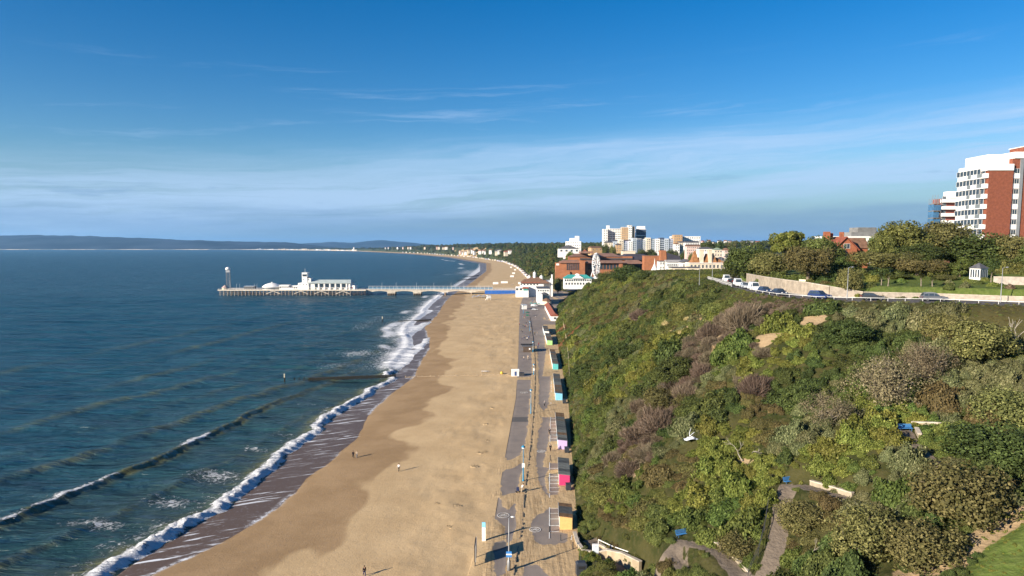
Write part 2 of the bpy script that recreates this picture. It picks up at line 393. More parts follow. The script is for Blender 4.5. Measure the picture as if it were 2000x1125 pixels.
def spot(px, py, r, amt=1.0, sx=1.0):
    p = hit(px, py); d = np.hypot((Xg - p.x) * sx, Yg - p.y); return amt * (1 - sstep(r * .4, r, d))
for px, py, r in [(1590, 625, 3.2), (1580, 632, 2.5), (1505, 655, 3.5), (1495, 668, 2.6), (1412, 660, 2.5), (1360, 620, 3), (1345, 640, 3), (1240, 925, 2.0), (1440, 905, 2.6), (1480, 905, 1.8), (1410, 640, 2.2)]:
    bare = np.maximum(bare, spot(px, py, r))
for pl, hw in PATHS[4:]: bare = np.maximum(bare, 1 - sstep(hw - .2, hw + 1.3, seg_dist(Xg, Yg, pl)[0]))
bare = np.maximum(bare, (Yg > 2600) * (Yg < 3600) * (fbm(Xg / 60, Yg / 160, 3) > .6) * (~ins_) * .8)
A['bare'] = bare
A['bracken'] = np.maximum.reduce([spot(1105, 665, 16), spot(1098, 640, 12), spot(1130, 690, 9), spot(1215, 620, 7, .7)])
A['heath'] = np.maximum(spot(1975, 620, 9), spot(1925, 690, 5)) * 1.0
grass_ = np.maximum.reduce([spot(1985, 1100, 5), spot(2030, 1060, 8), spot(2010, 1125, 7), spot(1092, 632, 8)])
A['lawn'] = np.maximum(A['lawn'], grass_)
A['far'] = sstep(600, 1000, Yg)
me = np_mesh('land', np.stack([Xg, Yg, Zg], -1).reshape(-1, 3), grid_faces(*Xg.shape), soil_mat(), True, A)
tag(mesh_obj('cliff_terrain', me), kind='structure')

# ---- sand
def sand_mat():
    m = bpy.data.materials.new('sand'); m.use_nodes = True; t = m.node_tree; b = t.nodes['Principled BSDF']
    g = N(t, 'ShaderNodeNewGeometry'); P = g.outputs['Position']
    at = lambda k: N(t, 'ShaderNodeAttribute', attribute_name=k).outputs['Fac']
    sp = N(t, 'ShaderNodeSeparateXYZ'); t.links.new(P, sp.inputs[0])
    n1, n2, n3 = noise_n(t, P, .09, 6, .6), noise_n(t, P, .8, 6, .65), noise_n(t, P, 4.0, 3, .6)
    dry = mix_c(t, ramp_n(t, n1, .3, .7), (.465, .325, .175), (.55, .395, .22))
    dry = mix_c(t, ramp_n(t, n2, .52, .75, 0, .5), dry, (.41, .285, .15))
    foot = math_n(t, 'MULTIPLY', ramp_n(t, n3, .55, .68, 0, .85), ramp_n(t, noise_n(t, P, .16, 4), .40, .68, .12, 1.0))
    dry = mix_c(t, foot, dry, (.36, .245, .13))
    dampf = ramp_n(t, math_n(t, 'ADD', at('damp'), math_n(t, 'MULTIPLY', math_n(t, 'SUBTRACT', n1, .5), 1.15)), .24, .76)
    damp = mix_c(t, ramp_n(t, n1, .35, .65), (.295, .193, .100), (.360, .240, .128))
    c = mix_c(t, dampf, dry, damp)
    wet = ramp_n(t, math_n(t, 'ADD', at('wet'), math_n(t, 'MULTIPLY', math_n(t, 'SUBTRACT', n2, .5), .12)), .42, .58)
    c = mix_c(t, wet, c, (.120, .078, .050))
    # thin sheets of swash foam drawn out along the run of the water
    rot = math_n(t, 'ADD', sp.outputs[1], math_n(t, 'MULTIPLY', sp.outputs[0], -.42))
    run = noise_n(t, comb_n(t, math_n(t, 'MULTIPLY', sp.outputs[0], .11), math_n(t, 'MULTIPLY', rot, .62), 0.0), 1.0, 6, .62, .6)
    lace = noise_n(t, P, 1.5, 6, .7, .8)
    sw = math_n(t, 'MULTIPLY', at('swash'), math_n(t, 'ADD', ramp_n(t, run, .54, .66, 0, .95), ramp_n(t, lace, .56, .7, 0, .25)))
    sw = math_n(t, 'ADD', sw, math_n(t, 'MULTIPLY', at('rim'), ramp_n(t, lace, .40, .6)), clamp=True)
    c = mix_c(t, sw, c, (.72, .74, .76))
    t.links.new(c, b.inputs['Base Color'])
    rr = math_n(t, 'SUBTRACT', .95, math_n(t, 'MULTIPLY', wet, .55)); t.links.new(math_n(t, 'ADD', rr, math_n(t, 'MULTIPLY', sw, .4), clamp=True), b.inputs['Roughness'])
    t.links.new(math_n(t, 'MULTIPLY_ADD', wet, .10, .1), b.inputs['Specular IOR Level'])
    bn = N(t, 'ShaderNodeBump'); bn.inputs['Distance'].default_value = .12
    t.links.new(math_n(t, 'MULTIPLY', math_n(t, 'SUBTRACT', 1.0, wet), .75), bn.inputs['Strength'])
    t.links.new(math_n(t, 'ADD', math_n(t, 'MULTIPLY', n2, .8), math_n(t, 'MULTIPLY', n3, .55)), bn.inputs['Height']); t.links.new(bn.outputs[0], b.inputs['Normal'])
    return m
sy = np.concatenate([np.linspace(-200, 40, 50, endpoint=False), 40 * np.exp(np.arange(0, math.log(10400 / 40), .0055))])
uu = np.linspace(0, 1, 150); u1 = np.concatenate([[-1.2, -.8, -.5, -.3, -.2, -.1], uu])
Ys, Us = np.meshgrid(sy, u1, indexing='ij')
xa, xb = X_BR(Ys) - 2, np.where(Ys < 735, X_PL(Ys) + 1.2, X_B(Ys) + 1.5)
Xs = xa + (xb - xa) * np.where(Us < 0, Us * 1.0, Us)
dist = Xs - X_BR(Ys); run_ = np.maximum(X_SW(Ys) - X_BR(Ys), 3)
zs_ = np.where(dist < .6, -.25 + np.minimum(dist - .6, 0) * .055, np.where(dist < run_, .02 + .3 * dist / run_, .32 + (PROM_Z - .36) * np.clip((dist - run_) / np.maximum(X_PL(Ys) - X_SW(Ys), 5), 0, 1.05) ** .8))
dune = (fbm(Xs / 6, Ys / 9, 4) - .5) * .55 * sstep(2, 18, Xs - X_DAMP(Ys)) + (fbm(Xs / 1.7, Ys / 1.7, 2) - .5) * .16 * sstep(8, 30, Xs - X_DAMP(Ys))
zs_ = zs_ + dune * (1 - sstep(700, 900, Ys)) * (1 - sstep(-2.0, 0.2, Xs - X_PL(Ys)))
lob = (fbm(Ys / 5.5, Ys * 0 + 3, 3) - .5) * 3.5
wet = 1 - sstep(-1.0, .6, Xs - (X_SW(Ys) + lob * .35))
AS = {'wet': wet, 'damp': (1 - sstep(-4.5, 4.5, Xs - X_DAMP(Ys) + lob * .6 + (fbm(Xs / 5, Ys / 12, 3) - .5) * 9)), 'swash': wet * sstep(-.5, 1.5, dist) * (.62 + .5 * sstep(.35, .6, fbm(Ys / 13, Xs * 0 + 1, 2))),
      'rim': np.exp(-((Xs - X_SW(Ys) - lob * .35 + .5) / .5) ** 2) * sstep(.45, .6, fbm(Ys / 9, Xs * 0 + 5, 3)) * .8}
me = np_mesh('beach', np.stack([Xs, Ys, zs_], -1).reshape(-1, 3), grid_faces(*Xs.shape), sand_mat(), True, AS)
tag(mesh_obj('beach', me), kind='structure')
def sand_z(x, y):
    sw, pl = float(X_SW(y)), float(X_PL(y)); br = float(X_BR(y)); d = x - br; rn = max(sw - br, 3)
    return .02 + .3 * d / rn if d < rn else .32 + (PROM_Z - .36) * min(max((d - rn) / max(pl - sw, 5), 0), 1.05) ** .8
def at_sand(px, py):
    p = at_z(px, py, 1.0)
    for _ in range(5): p = at_z(px, py, sand_z(p.x, p.y))
    return p

# ---- sea
C2 = tab([(-300, -150), (60, -112), (121, -94), (155, -86), (178, -82), (210, -79), (240, -71.5), (290, -63), (700, -60)])
C2A = tab([(-300, .9), (60, 1.0), (150, 1.1), (200, .95), (240, .5), (290, .12), (330, 0)])
def water_mat():
    m = bpy.data.materials.new('sea_water'); m.use_nodes = True; t = m.node_tree; b = t.nodes['Principled BSDF']
    g = N(t, 'ShaderNodeNewGeometry'); P = g.outputs['Position']
    at = lambda k: N(t, 'ShaderNodeAttribute', attribute_name=k).outputs['Fac']
    sp = N(t, 'ShaderNodeSeparateXYZ'); t.links.new(P, sp.inputs[0])
    q = comb_n(t, math_n(t, 'MULTIPLY', sp.outputs[0], .45), sp.outputs[1], 0.0)
    big = noise_n(t, P, .012, 5, .6)
    c = mix_c(t, ramp_n(t, big, .35, .65), (.009, .056, .088), (.014, .072, .106))
    c = mix_c(t, at('shal'), c, mix_c(t, ramp_n(t, noise_n(t, P, .05, 4), .35, .65), (.026, .062, .056), (.044, .060, .040)))
    c = mix_c(t, at('crest'), c, (.23, .22, .085))  # sandy olive water, brightened to imitate light passing through the shaded wave fronts
    lace = noise_n(t, P, .9, 8, .70, .9); lace2 = noise_n(t, q, 3.0, 6, .65, .6)
    lc = math_n(t, 'SUBTRACT', math_n(t, 'ADD', math_n(t, 'MULTIPLY', lace, .7), math_n(t, 'MULTIPLY', lace2, .3)), .5)
    f = math_n(t, 'ADD', math_n(t, 'MULTIPLY', at('foam'), 1.12), math_n(t, 'MULTIPLY', lc, 4.0))
    f = math_n(t, 'MULTIPLY', ramp_n(t, f, .46, .86), ramp_n(t, at('foam'), .06, .22))
    cap = math_n(t, 'MULTIPLY', at('caps'), ramp_n(t, noise_n(t, comb_n(t, math_n(t, 'MULTIPLY', sp.outputs[0], .10), math_n(t, 'MULTIPLY', sp.outputs[1], .22), 0.0), 1.0, 8, .75), .72, .78, 0, .5))
    f = math_n(t, 'MAXIMUM', f, cap)
    fc = mix_c(t, lace2, (.60, .62, .64), (.84, .83, .82))
    h = math_n(t, 'ADD', math_n(t, 'MULTIPLY', noise_n(t, comb_n(t, math_n(t, 'MULTIPLY', sp.outputs[0], .26), sp.outputs[1], 0.0), .10, 5, .55, .5), 9.0), math_n(t, 'MULTIPLY', noise_n(t, q, .55, 7, .62, .5), 1.7))
    h = math_n(t, 'ADD', h, math_n(t, 'MULTIPLY', math_n(t, 'MULTIPLY', f, lace2), .8))
    bn = N(t, 'ShaderNodeBump'); bn.inputs['Strength'].default_value = 1.0; bn.inputs['Distance'].default_value = .62
    t.links.new(h, bn.inputs['Height'])
    t.nodes.remove(b); body = N(t, 'ShaderNodeBsdfDiffuse'); t.links.new(c, body.inputs['Color']); t.links.new(bn.outputs[0], body.inputs['Normal'])
    gl = N(t, 'ShaderNodeBsdfGlossy'); gl.inputs['Roughness'].default_value = .18; t.links.new(bn.outputs[0], gl.inputs['Normal'])
    fr = N(t, 'ShaderNodeFresnel'); fr.inputs['IOR'].default_value = 1.33; t.links.new(bn.outputs[0], fr.inputs['Normal'])
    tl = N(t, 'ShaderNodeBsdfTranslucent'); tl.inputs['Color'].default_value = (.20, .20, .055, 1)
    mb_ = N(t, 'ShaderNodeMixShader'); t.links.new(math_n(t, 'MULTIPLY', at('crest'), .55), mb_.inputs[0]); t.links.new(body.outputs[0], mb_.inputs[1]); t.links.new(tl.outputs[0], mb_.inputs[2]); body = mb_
    mx = N(t, 'ShaderNodeMixShader'); t.links.new(math_n(t, 'MINIMUM', math_n(t, 'MULTIPLY', fr.outputs[0], .78), .56), mx.inputs[0]); t.links.new(body.outputs[0], mx.inputs[1]); t.links.new(gl.outputs[0], mx.inputs[2])
    fo = N(t, 'ShaderNodeBsdfDiffuse'); t.links.new(fc, fo.inputs['Color']); t.links.new(bn.outputs[0], fo.inputs['Normal'])
    m2 = N(t, 'ShaderNodeMixShader'); t.links.new(f, m2.inputs[0]); t.links.new(mx.outputs[0], m2.inputs[1]); t.links.new(fo.outputs[0], m2.inputs[2])
    t.links.new(m2.outputs[0], t.nodes['Material Output'].inputs['Surface'])
    return m
wy = np.concatenate([np.linspace(-300, 50, 60, endpoint=False), 50 * np.exp(np.arange(0, math.log(700 / 50), .0042)), 700 * np.exp(np.arange(0, math.log(33000 / 700), .012))])
wo_ = np.concatenate([np.arange(0, 74, .42)]); st = .42; ex = []; o_ = wo_[-1]
while o_ < 21000: st *= 1.045; o_ += st; ex.append(o_)
wo_ = np.concatenate([wo_, ex])
Yw, Ow = np.meshgrid(wy, wo_, indexing='ij')
Xw = np.where(Yw < 10300, X_SW(np.minimum(Yw, 10300)) + 3, X_SW(10300) + 3) - Ow
def fall(s, f, bk): return np.exp(-np.where(s > 0, (s / f) ** 2, (s / bk) ** 2))
wig = (fbm(Yw / 7, Yw * 0 + 2, 3) - .5) * 3.0
nearw = 1 - sstep(330, 480, Yw)
s2 = Xw - C2(Yw) - wig * .5
z = 0 * Xw
hump2 = C2A(Yw) * fall(s2, 1.3, 4.2) * (.66 + .3 * fbm(Yw / 16, Yw * 0, 2)) * nearw; z += hump2
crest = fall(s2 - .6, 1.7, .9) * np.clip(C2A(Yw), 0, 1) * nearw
for dx, amp, w in ((-22, .42, 5.5), (-41, .36, 6), (-62, .38, 6.5), (17, .36, 3.0), (-88, .34, 7), (-118, .34, 8), (-155, .34, 9)):
    s = Xw - C2(Yw) - dx - wig * 1.2 - (Yw - 150) * (.10 if dx < 0 else 0)
    hh = amp * fall(s, w * .5, w) * (.25 + 1.3 * sstep(.3, .75, fbm(Yw / 45 + dx, Yw * 0 + 1, 2))) * (1 - sstep(420, 760, Yw)); z += hh
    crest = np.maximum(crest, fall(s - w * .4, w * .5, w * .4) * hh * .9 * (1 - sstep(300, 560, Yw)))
sb = Xw - X_BR(Yw) - (fbm(Yw / 15, Yw * 0 + 8, 2) - .5) * 4.5 - (fbm(Yw / 3.2, Yw * 0 + 3, 3) - .5) * 2.6
brA = nearw * (1 - sstep(262, 290, Yw)) * (.45 + .85 * fbm(Yw / 9, Yw * 0 + 4, 3))
turb = fbm(Xw / .9, Yw / .9, 3)
bore = brA * fall(sb + .5, 1.25, 2.6); z += bore * (.30 + 1.35 * turb)
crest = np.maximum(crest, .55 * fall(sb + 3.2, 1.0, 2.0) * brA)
swl = np.sin((Xw * .55 + Yw * .85) / 2.3 + 4 * fbm(Xw / 25, Yw / 25, 2)) * .07 + (fbm(Xw / 5 + 3, Yw / 3.2, 3) - .5) * .5
z += swl * sstep(2, 12, -sb) * np.clip(1.4 - Ow / 190, 0, 1)
chop = (fbm(Xw / 26 + 9, Yw / 5.5 + Xw / 60, 4) - .5) * 2.0 + (fbm(Xw / 60 + 3, Yw / 15 + Xw / 140, 2) - .5) * 1.1
z += chop * sstep(4, 40, -sb) * (1 - sstep(620, 1100, Yw)) * (1 - sstep(380, 800, Ow)) * .75
wb_ = 1.6 + 5.0 * np.clip(fbm(Yw / 5, Yw * 0 + 12, 3) - .25, 0, 1); wf_ = .7 + 2.0 * fbm(Yw / 2.2, Yw * 0 + 21, 2)
foam = np.clip(1.35 * np.where(sb > 0, np.exp(-(sb / wf_) ** 2), .7 * np.exp(-((sb + .6) / 1.7) ** 2) + .55 * np.exp(sb / wb_)) * np.clip(brA * 1.15, 0, 1), 0, 1)
foam = np.maximum(foam, .42 * np.exp(-np.abs(sb + 5) / 4.5) * sstep(.5, .7, fbm(Xw / 7, Yw / 9, 3)) * brA)
b2 = fbm(Yw / 8.5, Yw * 0 + 6, 2)
part = sstep(.46, .56, b2) * (1 - sstep(176, 186, Yw)) + np.exp(-((Yw - 177) / 3.5) ** 2) + .6 * np.exp(-((Yw - 310) / 5) ** 2)
part = part * (.45 + .9 * fbm(Yw / 1.6, Yw * 0 + 31, 3)); w2_ = .5 + 2.6 * np.clip(fbm(Yw / 3.5, Yw * 0 + 14, 2) - .2, 0, 1)
foam = np.maximum(foam, part * np.where(s2 > -.2, np.exp(-((s2 + .2) / (.35 + .7 * fbm(Yw / 1.3, Yw * 0 + 2, 2))) ** 2), np.exp((s2 + .2) / w2_)) * np.clip(C2A(Yw) * 1.4, 0, 1))
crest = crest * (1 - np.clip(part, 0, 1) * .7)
def patch(px, py, rx, ry_, amt):
    p = at_z(px, py, 0); u_ = ((Xw - p.x) / rx) ** 2 + ((Yw - p.y + .25 * (Xw - p.x)) / ry_) ** 2
    return amt * np.exp(-u_)
for a in [(425, 930, 7.5, 5.0, .62), (335, 982, 6.5, 4.0, .60), (190, 1024, 8.5, 3.0, .60), (505, 878, 6, 2.6, .5), (240, 1070, 7, 3, .40), (560, 850, 8, 3, .38), (390, 1095, 6, 3, .5), (600, 790, 8, 3, .30), (450, 965, 9, 4, .3), (700, 690, 12, 14, .62), (660, 715, 12, 9, .45)]:
    foam = np.maximum(foam, patch(*a))
mid = sstep(262, 292, Yw) * (1 - sstep(780, 900, Yw))
dsh = X_SW(Yw) - Xw
lines = np.exp(-((dsh - 8 - 4 * fbm(Yw / 20, Yw * 0, 2)) / 6.5) ** 2) * .85 + np.exp(-((dsh - 21 - 8 * fbm(Yw / 30, Yw * 0 + 3, 2)) / 3.5) ** 2) * .62 * sstep(.35, .5, fbm(Yw / 24, Yw * 0 + 9, 2)) \
    + np.exp(-((dsh - 42) / 10) ** 2) * .40 * sstep(380, 430, Yw) * (1 - sstep(480, 540, Yw)) + .5 * np.exp(-(dsh / 6) ** 2) + .62 * np.exp(-((dsh - 13) / 16) ** 2) * (.6 + .8 * fbm(Xw / 9, Yw / 14, 3))
foam = np.maximum(foam, mid * lines * .86)
farl = sstep(780, 900, Yw) * (1 - sstep(2400, 3600, Yw))
fl = np.exp(-((dsh - 14) / 9) ** 2) * .85 + np.exp(-((dsh - 55 - 30 * fbm(Yw / 90, Yw * 0, 2)) / 9) ** 2) * .8 * sstep(.45, .55, fbm(Yw / 120, Yw * 0 + 7, 2)) + .6 * np.exp(-((dsh - 35) / 28) ** 2 - ((Yw - 1350) / 190) ** 2)
foam = np.maximum(foam, farl * fl)
z += .5 * mid * np.exp(-((dsh - 11 - 4 * fbm(Yw / 20, Yw * 0, 2)) / 2.2) ** 2)
shal = np.exp(-np.maximum(dsh - 8, 0) / 48) * (1 - .5 * sstep(500, 2500, Yw))
caps = sstep(60, 160, dsh) * (1 - sstep(2500, 5000, Yw)) * .8
Zw = z * 1.0 - .012
Zw[:, 0] = -1.0
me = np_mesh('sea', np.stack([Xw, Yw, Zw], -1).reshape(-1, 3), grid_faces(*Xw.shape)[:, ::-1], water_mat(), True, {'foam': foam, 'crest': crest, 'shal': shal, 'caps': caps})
tag(mesh_obj('sea', me), kind='structure')

# ---- promenade: asphalt with blown sand
PATCH_PX = [
 [(1010, 742), (1041, 742), (1043, 770), (1040, 808), (1033, 812), (1034, 835), (1028, 868), (1010, 893), (992, 899), (984, 893), (988, 860), (997, 815), (1003, 775)],
 [(985, 918), (1000, 916), (1020, 905), (1023, 930), (1018, 950), (1005, 962), (982, 968), (977, 945), (978, 925)],
 [(965, 972), (975, 972), (985, 990), (995, 996), (1005, 985), (1014, 1000), (1015, 1030), (1008, 1055), (990, 1060), (985, 1050), (988, 1030), (970, 1018), (958, 1000)],
 [(958, 1062), (985, 1055), (995, 1075), (998, 1100), (990, 1120), (970, 1130), (963, 1100), (965, 1080)],
 [(1050, 735), (1076, 735), (1072, 790), (1062, 806), (1052, 790)],
 [(1060, 815), (1073, 815), (1075, 840), (1070, 870), (1063, 890), (1060, 912), (1072, 918), (1062, 935), (1072, 965), (1075, 972), (1060, 962), (1050, 930), (1047, 890), (1050, 850)],
 [(1072, 815), (1090, 815), (1091, 862), (1075, 862)], [(1073, 925), (1091, 925), (1092, 966), (1073, 968)], [(1074, 905), (1091, 905), (1092, 918), (1074, 918)],
 [(1070, 993), (1092, 993), (1094, 1040), (1108, 1042), (1106, 1060), (1085, 1065), (1060, 1064), (1040, 1055), (1037, 1030), (1042, 1012), (1055, 1005)],
 [(1020, 1105), (1050, 1103), (1070, 1120), (1075, 1140), (1020, 1140)],
 [(1015, 560), (1060, 560), (1062, 640), (1066, 690), (1060, 735), (1052, 738), (1047, 700), (1044, 735), (1008, 738), (1012, 690), (1012, 640), (1013, 600)]]
def prom_mat():
    m = bpy.data.materials.new('promenade'); m.use_nodes = True; t = m.node_tree; b = t.nodes['Principled BSDF']
    g = N(t, 'ShaderNodeNewGeometry'); P = g.outputs['Position']
    at = lambda k: N(t, 'ShaderNodeAttribute', attribute_name=k).outputs['Fac']
    sp = N(t, 'ShaderNodeSeparateXYZ'); t.links.new(P, sp.inputs[0])
    n1, n2, n3 = noise_n(t, P, .25, 6), noise_n(t, P, 1.2, 6, .65), noise_n(t, P, 6, 4)
    asp = mix_c(t, ramp_n(t, n1, .3, .7), (.205, .172, .152), (.25, .212, .186))
    asp = mix_c(t, math_n(t, 'MULTIPLY', ramp_n(t, n3, .45, .6, 0, .35), ramp_n(t, n1, .35, .6)), asp, (.32, .25, .17))
    asp = mix_c(t, at('newtar_shadow'), asp, (.085, .085, .085))
    asp = mix_c(t, at('pink'), asp, (.27, .205, .165))
    snd = mix_c(t, ramp_n(t, n2, .3, .7), (.42, .29, .155), (.52, .375, .21))
    trk = noise_n(t, comb_n(t, math_n(t, 'MULTIPLY', sp.outputs[0], 1.6), math_n(t, 'MULTIPLY', sp.outputs[1], .10), 0.0), 1.0, 4, .6)
    snd = mix_c(t, math_n(t, 'MULTIPLY', at('track'), ramp_n(t, trk, .5, .66, 0, .75)), snd, (.30, .205, .11))
    f = ramp_n(t, math_n(t, 'ADD', at('sand'), math_n(t, 'MULTIPLY', math_n(t, 'SUBTRACT', n2, .5), .75)), .40, .56)
    c = mix_c(t, f, asp, snd); t.links.new(c, b.inputs['Base Color'])
    b.inputs['Roughness'].default_value = .92; b.inputs['Specular IOR Level'].default_value = .15
    w = N(t, 'ShaderNodeTexWave', wave_type='BANDS', bands_direction='Y'); w.inputs['Scale'].default_value = .55; w.inputs['Distortion'].default_value = 9; w.inputs['Detail'].default_value = 3
    t.links.new(P, w.inputs['Vector'])
    bn = N(t, 'ShaderNodeBump'); bn.inputs['Distance'].default_value = .12; t.links.new(math_n(t, 'MULTIPLY_ADD', f, .7, .12), bn.inputs['Strength'])
    t.links.new(math_n(t, 'ADD', math_n(t, 'MULTIPLY', w.outputs['Fac'], .13), math_n(t, 'ADD', n2, math_n(t, 'MULTIPLY', trk, 1.2))), bn.inputs['Height']); t.links.new(bn.outputs[0], b.inputs['Normal'])
    return m
py_ = np.concatenate([np.linspace(-200, 60, 60, endpoint=False), 60 * np.exp(np.arange(0, math.log(760 / 60), .0032))])
Yp, Up = np.meshgrid(py_, np.linspace(0, 1, 90), indexing='ij')
xl_, xr_ = X_PL(Yp) - 1.5, np.where(Yp < 480, X_B(Yp) + .3, X_B(Yp) + 4)
Xp = xl_ + (xr_ - xl_) * Up
sdmin = np.full(Xp.shape, -99.0)
for pg in PATCH_PX:
    w_ = [tuple(at_z(a, b, PROM_Z)[:2]) for a, b in pg]
    d, _ = seg_dist(Xp, Yp, w_ + [w_[0]]); sdmin = np.maximum(sdmin, np.where(in_poly(Xp, Yp, w_), d, -d))
sandm = 1 - sstep(-.9, .9, sdmin + (fbm(Xp / 1.6, Yp / 1.6, 3) - .5) * 1.1)
sandm = np.where(Yp > 420, np.minimum(sandm, sstep(.55, .72, fbm(Xp / 5, Yp / 14, 3)) * .8), sandm)
kerb_px = [(1003, 1125), (1008, 1090), (1012, 1068), (1020, 1030), (1022, 1000), (1024, 970), (1028, 935), (1032, 905), (1036, 870), (1040, 830), (1043, 790), (1044.5, 755), (1045.5, 720), (1044, 690), (1040, 655), (1035, 620)]
KERB = [tuple(at_z(a, b, PROM_Z)[:2]) for a, b in kerb_px]
dk, _ = seg_dist(Xp, Yp, KERB)
sandm = np.maximum(sandm, (1 - sstep(.9, 1.9, dk + (fbm(Xp / 2, Yp / 3, 2) - .5) * 1.2)) * (Yp < 330) * .95)
AP = {'sand': sandm, 'newtar_shadow': np.zeros_like(Xp), 'pink': 0 * Xp, 'track': np.exp(-((dk - 2.2) / 1.3) ** 2) * (Yp < 260) + .8 * (Yp < 118) * sstep(0, 3, Xp - X_PL(Yp))}
for pg, key in (([(997, 815), (1034, 815), (1033, 824), (995, 824)], 'newtar_shadow'), ([(1073, 815), (1091, 815), (1093, 1040), (1073, 1040)], 'pink'), ([(1068, 640), (1080, 640), (1092, 790), (1075, 790)], 'pink'), ([(958, 1062), (990, 1058), (990, 1070), (958, 1082)], 'newtar_shadow')):  # last dark quad paints the sign board's cast shadow into the asphalt
    w_ = [tuple(at_z(a, b, PROM_Z)[:2]) for a, b in pg]; AP[key] = np.maximum(AP[key], in_poly(Xp, Yp, w_) * .8)
Zp = PROM_Z + np.minimum(sandm, 1) * (.03 + .10 * fbm(Xp / 1.5, Yp / 1.5, 3)) + .12 * np.exp(-((Xp - X_PL(Yp)) / 1.4) ** 2) * sandm * (fbm(Yp / 4, Xp * 0, 2)) * (Yp < 420)
Zp -= .30 * (1 - sstep(-1.4, 2.2, Xp - X_PL(Yp))); Zp[:, 0] = PROM_Z - 1.2
me = np_mesh('promenade', np.stack([Xp, Yp, Zp], -1).reshape(-1, 3), grid_faces(*Xp.shape), prom_mat(), True, AP)
tag(mesh_obj('promenade', me), kind='structure')

# ---- hills across the bay
def ridge(name, pts, Y0, depth, mat, seed):
    xs = np.linspace(pts[0][0], pts[-1][0], 220); top = np.interp(xs, [p[0] for p in pts], [p[1] for p in pts]) + (fbm(xs / 23 + seed, xs * 0, 4) - .5) * 1.6
    V, nr = [], 26
    for k in range(nr):
        f = k / (nr - 1)
        for i, px in enumerate(xs):
            Yk = Y0 + depth * f; zt = at_y(px, top[i], Y0 + depth * .6).z
            prof = math.sin(min(f / .6, 1) * math.pi / 2) ** .8 if f <= .6 else math.cos((f - .6) / .4 * math.pi / 2)
            x = (px - CX) / F * Yk
            V.append((x, Yk, -3 + zt * prof * (1 + .13 * (float(fbm(np.array(px / 14 + seed), np.array(f * 9), 4)) - .5) * math.sin(math.pi * min(f, 1)))))
    me = np_mesh(name, V, grid_faces(nr, len(xs)), mat, True); return tag(mesh_obj(name, me), kind='structure')
hm = M('hill_heath', (.028, .036, .05), .95, .6, .0016, spec=.05, detail=8)  # heath colour with distance haze put in as a bluish tint
ridge('hills', [(-700, 482), (-300, 470), (-60, 462), (60, 459.5), (160, 460.5), (270, 464), (370, 469), (450, 471), (560, 473), (640, 481), (700, 487)], 9900, 3400, hm, 1)
ridge('hills', [(440, 483), (520, 478), (600, 475), (650, 472.5), (690, 474), (720, 470), (750, 469), (785, 472), (850, 478), (900, 482)], 15000, 4200, hm, 5)
shore = MB(); 
for k in range(60):
    p0, p1 = at_z(-700 + k * 21, 488.6, .5), at_z(-700 + (k + 1) * 21, 488.6, .5)
    p0.y = 9780 + 60 * math.sin(k); p1.y = 9780 + 60 * math.sin(k + 1); shore.bar((p0.x, p0.y, 3), (p1.x, p1.y, 2), 60, 3 + 3 * random.random())
tag(shore.build('far_shore', M('pale_sand', (.5, .42, .32), .9, .2, .01)), kind='structure')

# ---- air
hz = MB().box(-27000, 27000, -700, 34000, -9, 420)
HAZE = hz.build('haze'); HAZE['kind'] = 'stuff'
hmt = bpy.data.materials.new('haze_air'); hmt.use_nodes = True; t_ = hmt.node_tree; t_.nodes.clear()
pv_ = N(t_, 'ShaderNodeVolumePrincipled'); pv_.inputs['Color'].default_value = (.30, .62, 1.0, 1); pv_.inputs['Density'].default_value = 3.0e-5; pv_.inputs['Anisotropy'].default_value = .2
om = N(t_, 'ShaderNodeOutputMaterial'); t_.links.new(pv_.outputs[0], om.inputs['Volume'])
HAZE.data.materials.append(hmt)
# ------------------------------------------------------------------ vegetation
def leaf_mat(name, a, b, tip=None, rnd=.22, trans=.13, scale=1.2):
    m = bpy.data.materials.new(name); m.use_nodes = True; t = m.node_tree; p = t.nodes['Principled BSDF']
    p.inputs['Roughness'].default_value = .75; p.inputs['Specular IOR Level'].default_value = .18
    tcn = N(t, 'ShaderNodeTexCoord'); oi = N(t, 'ShaderNodeObjectInfo')
    lv = N(t, 'ShaderNodeAttribute', attribute_name='lv').outputs['Fac']
    g = N(t, 'ShaderNodeNewGeometry')
    n = noise_n(t, g.outputs['Position'], scale * .35, 5)
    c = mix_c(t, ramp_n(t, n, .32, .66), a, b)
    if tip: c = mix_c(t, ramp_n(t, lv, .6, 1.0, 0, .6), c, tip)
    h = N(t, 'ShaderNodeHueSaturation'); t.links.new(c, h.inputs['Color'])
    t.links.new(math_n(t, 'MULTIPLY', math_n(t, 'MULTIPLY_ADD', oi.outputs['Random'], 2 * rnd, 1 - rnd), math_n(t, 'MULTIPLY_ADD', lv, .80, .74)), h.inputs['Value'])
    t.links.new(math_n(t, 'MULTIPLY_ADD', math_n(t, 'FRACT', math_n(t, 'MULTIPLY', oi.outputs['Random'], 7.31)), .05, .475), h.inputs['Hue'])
    t.links.new(h.outputs[0], p.inputs['Base Color'])
    if trans:
        tr = N(t, 'ShaderNodeBsdfTranslucent'); t.links.new(h.outputs[0], tr.inputs['Color'])
        mx = N(t, 'ShaderNodeMixShader'); mx.inputs[0].default_value = trans
        t.links.new(p.outputs[0], mx.inputs[1]); t.links.new(tr.outputs[0], mx.inputs[2])
        t.links.new(mx.outputs[0], t.nodes['Material Output'].inputs['Surface'])
    return m
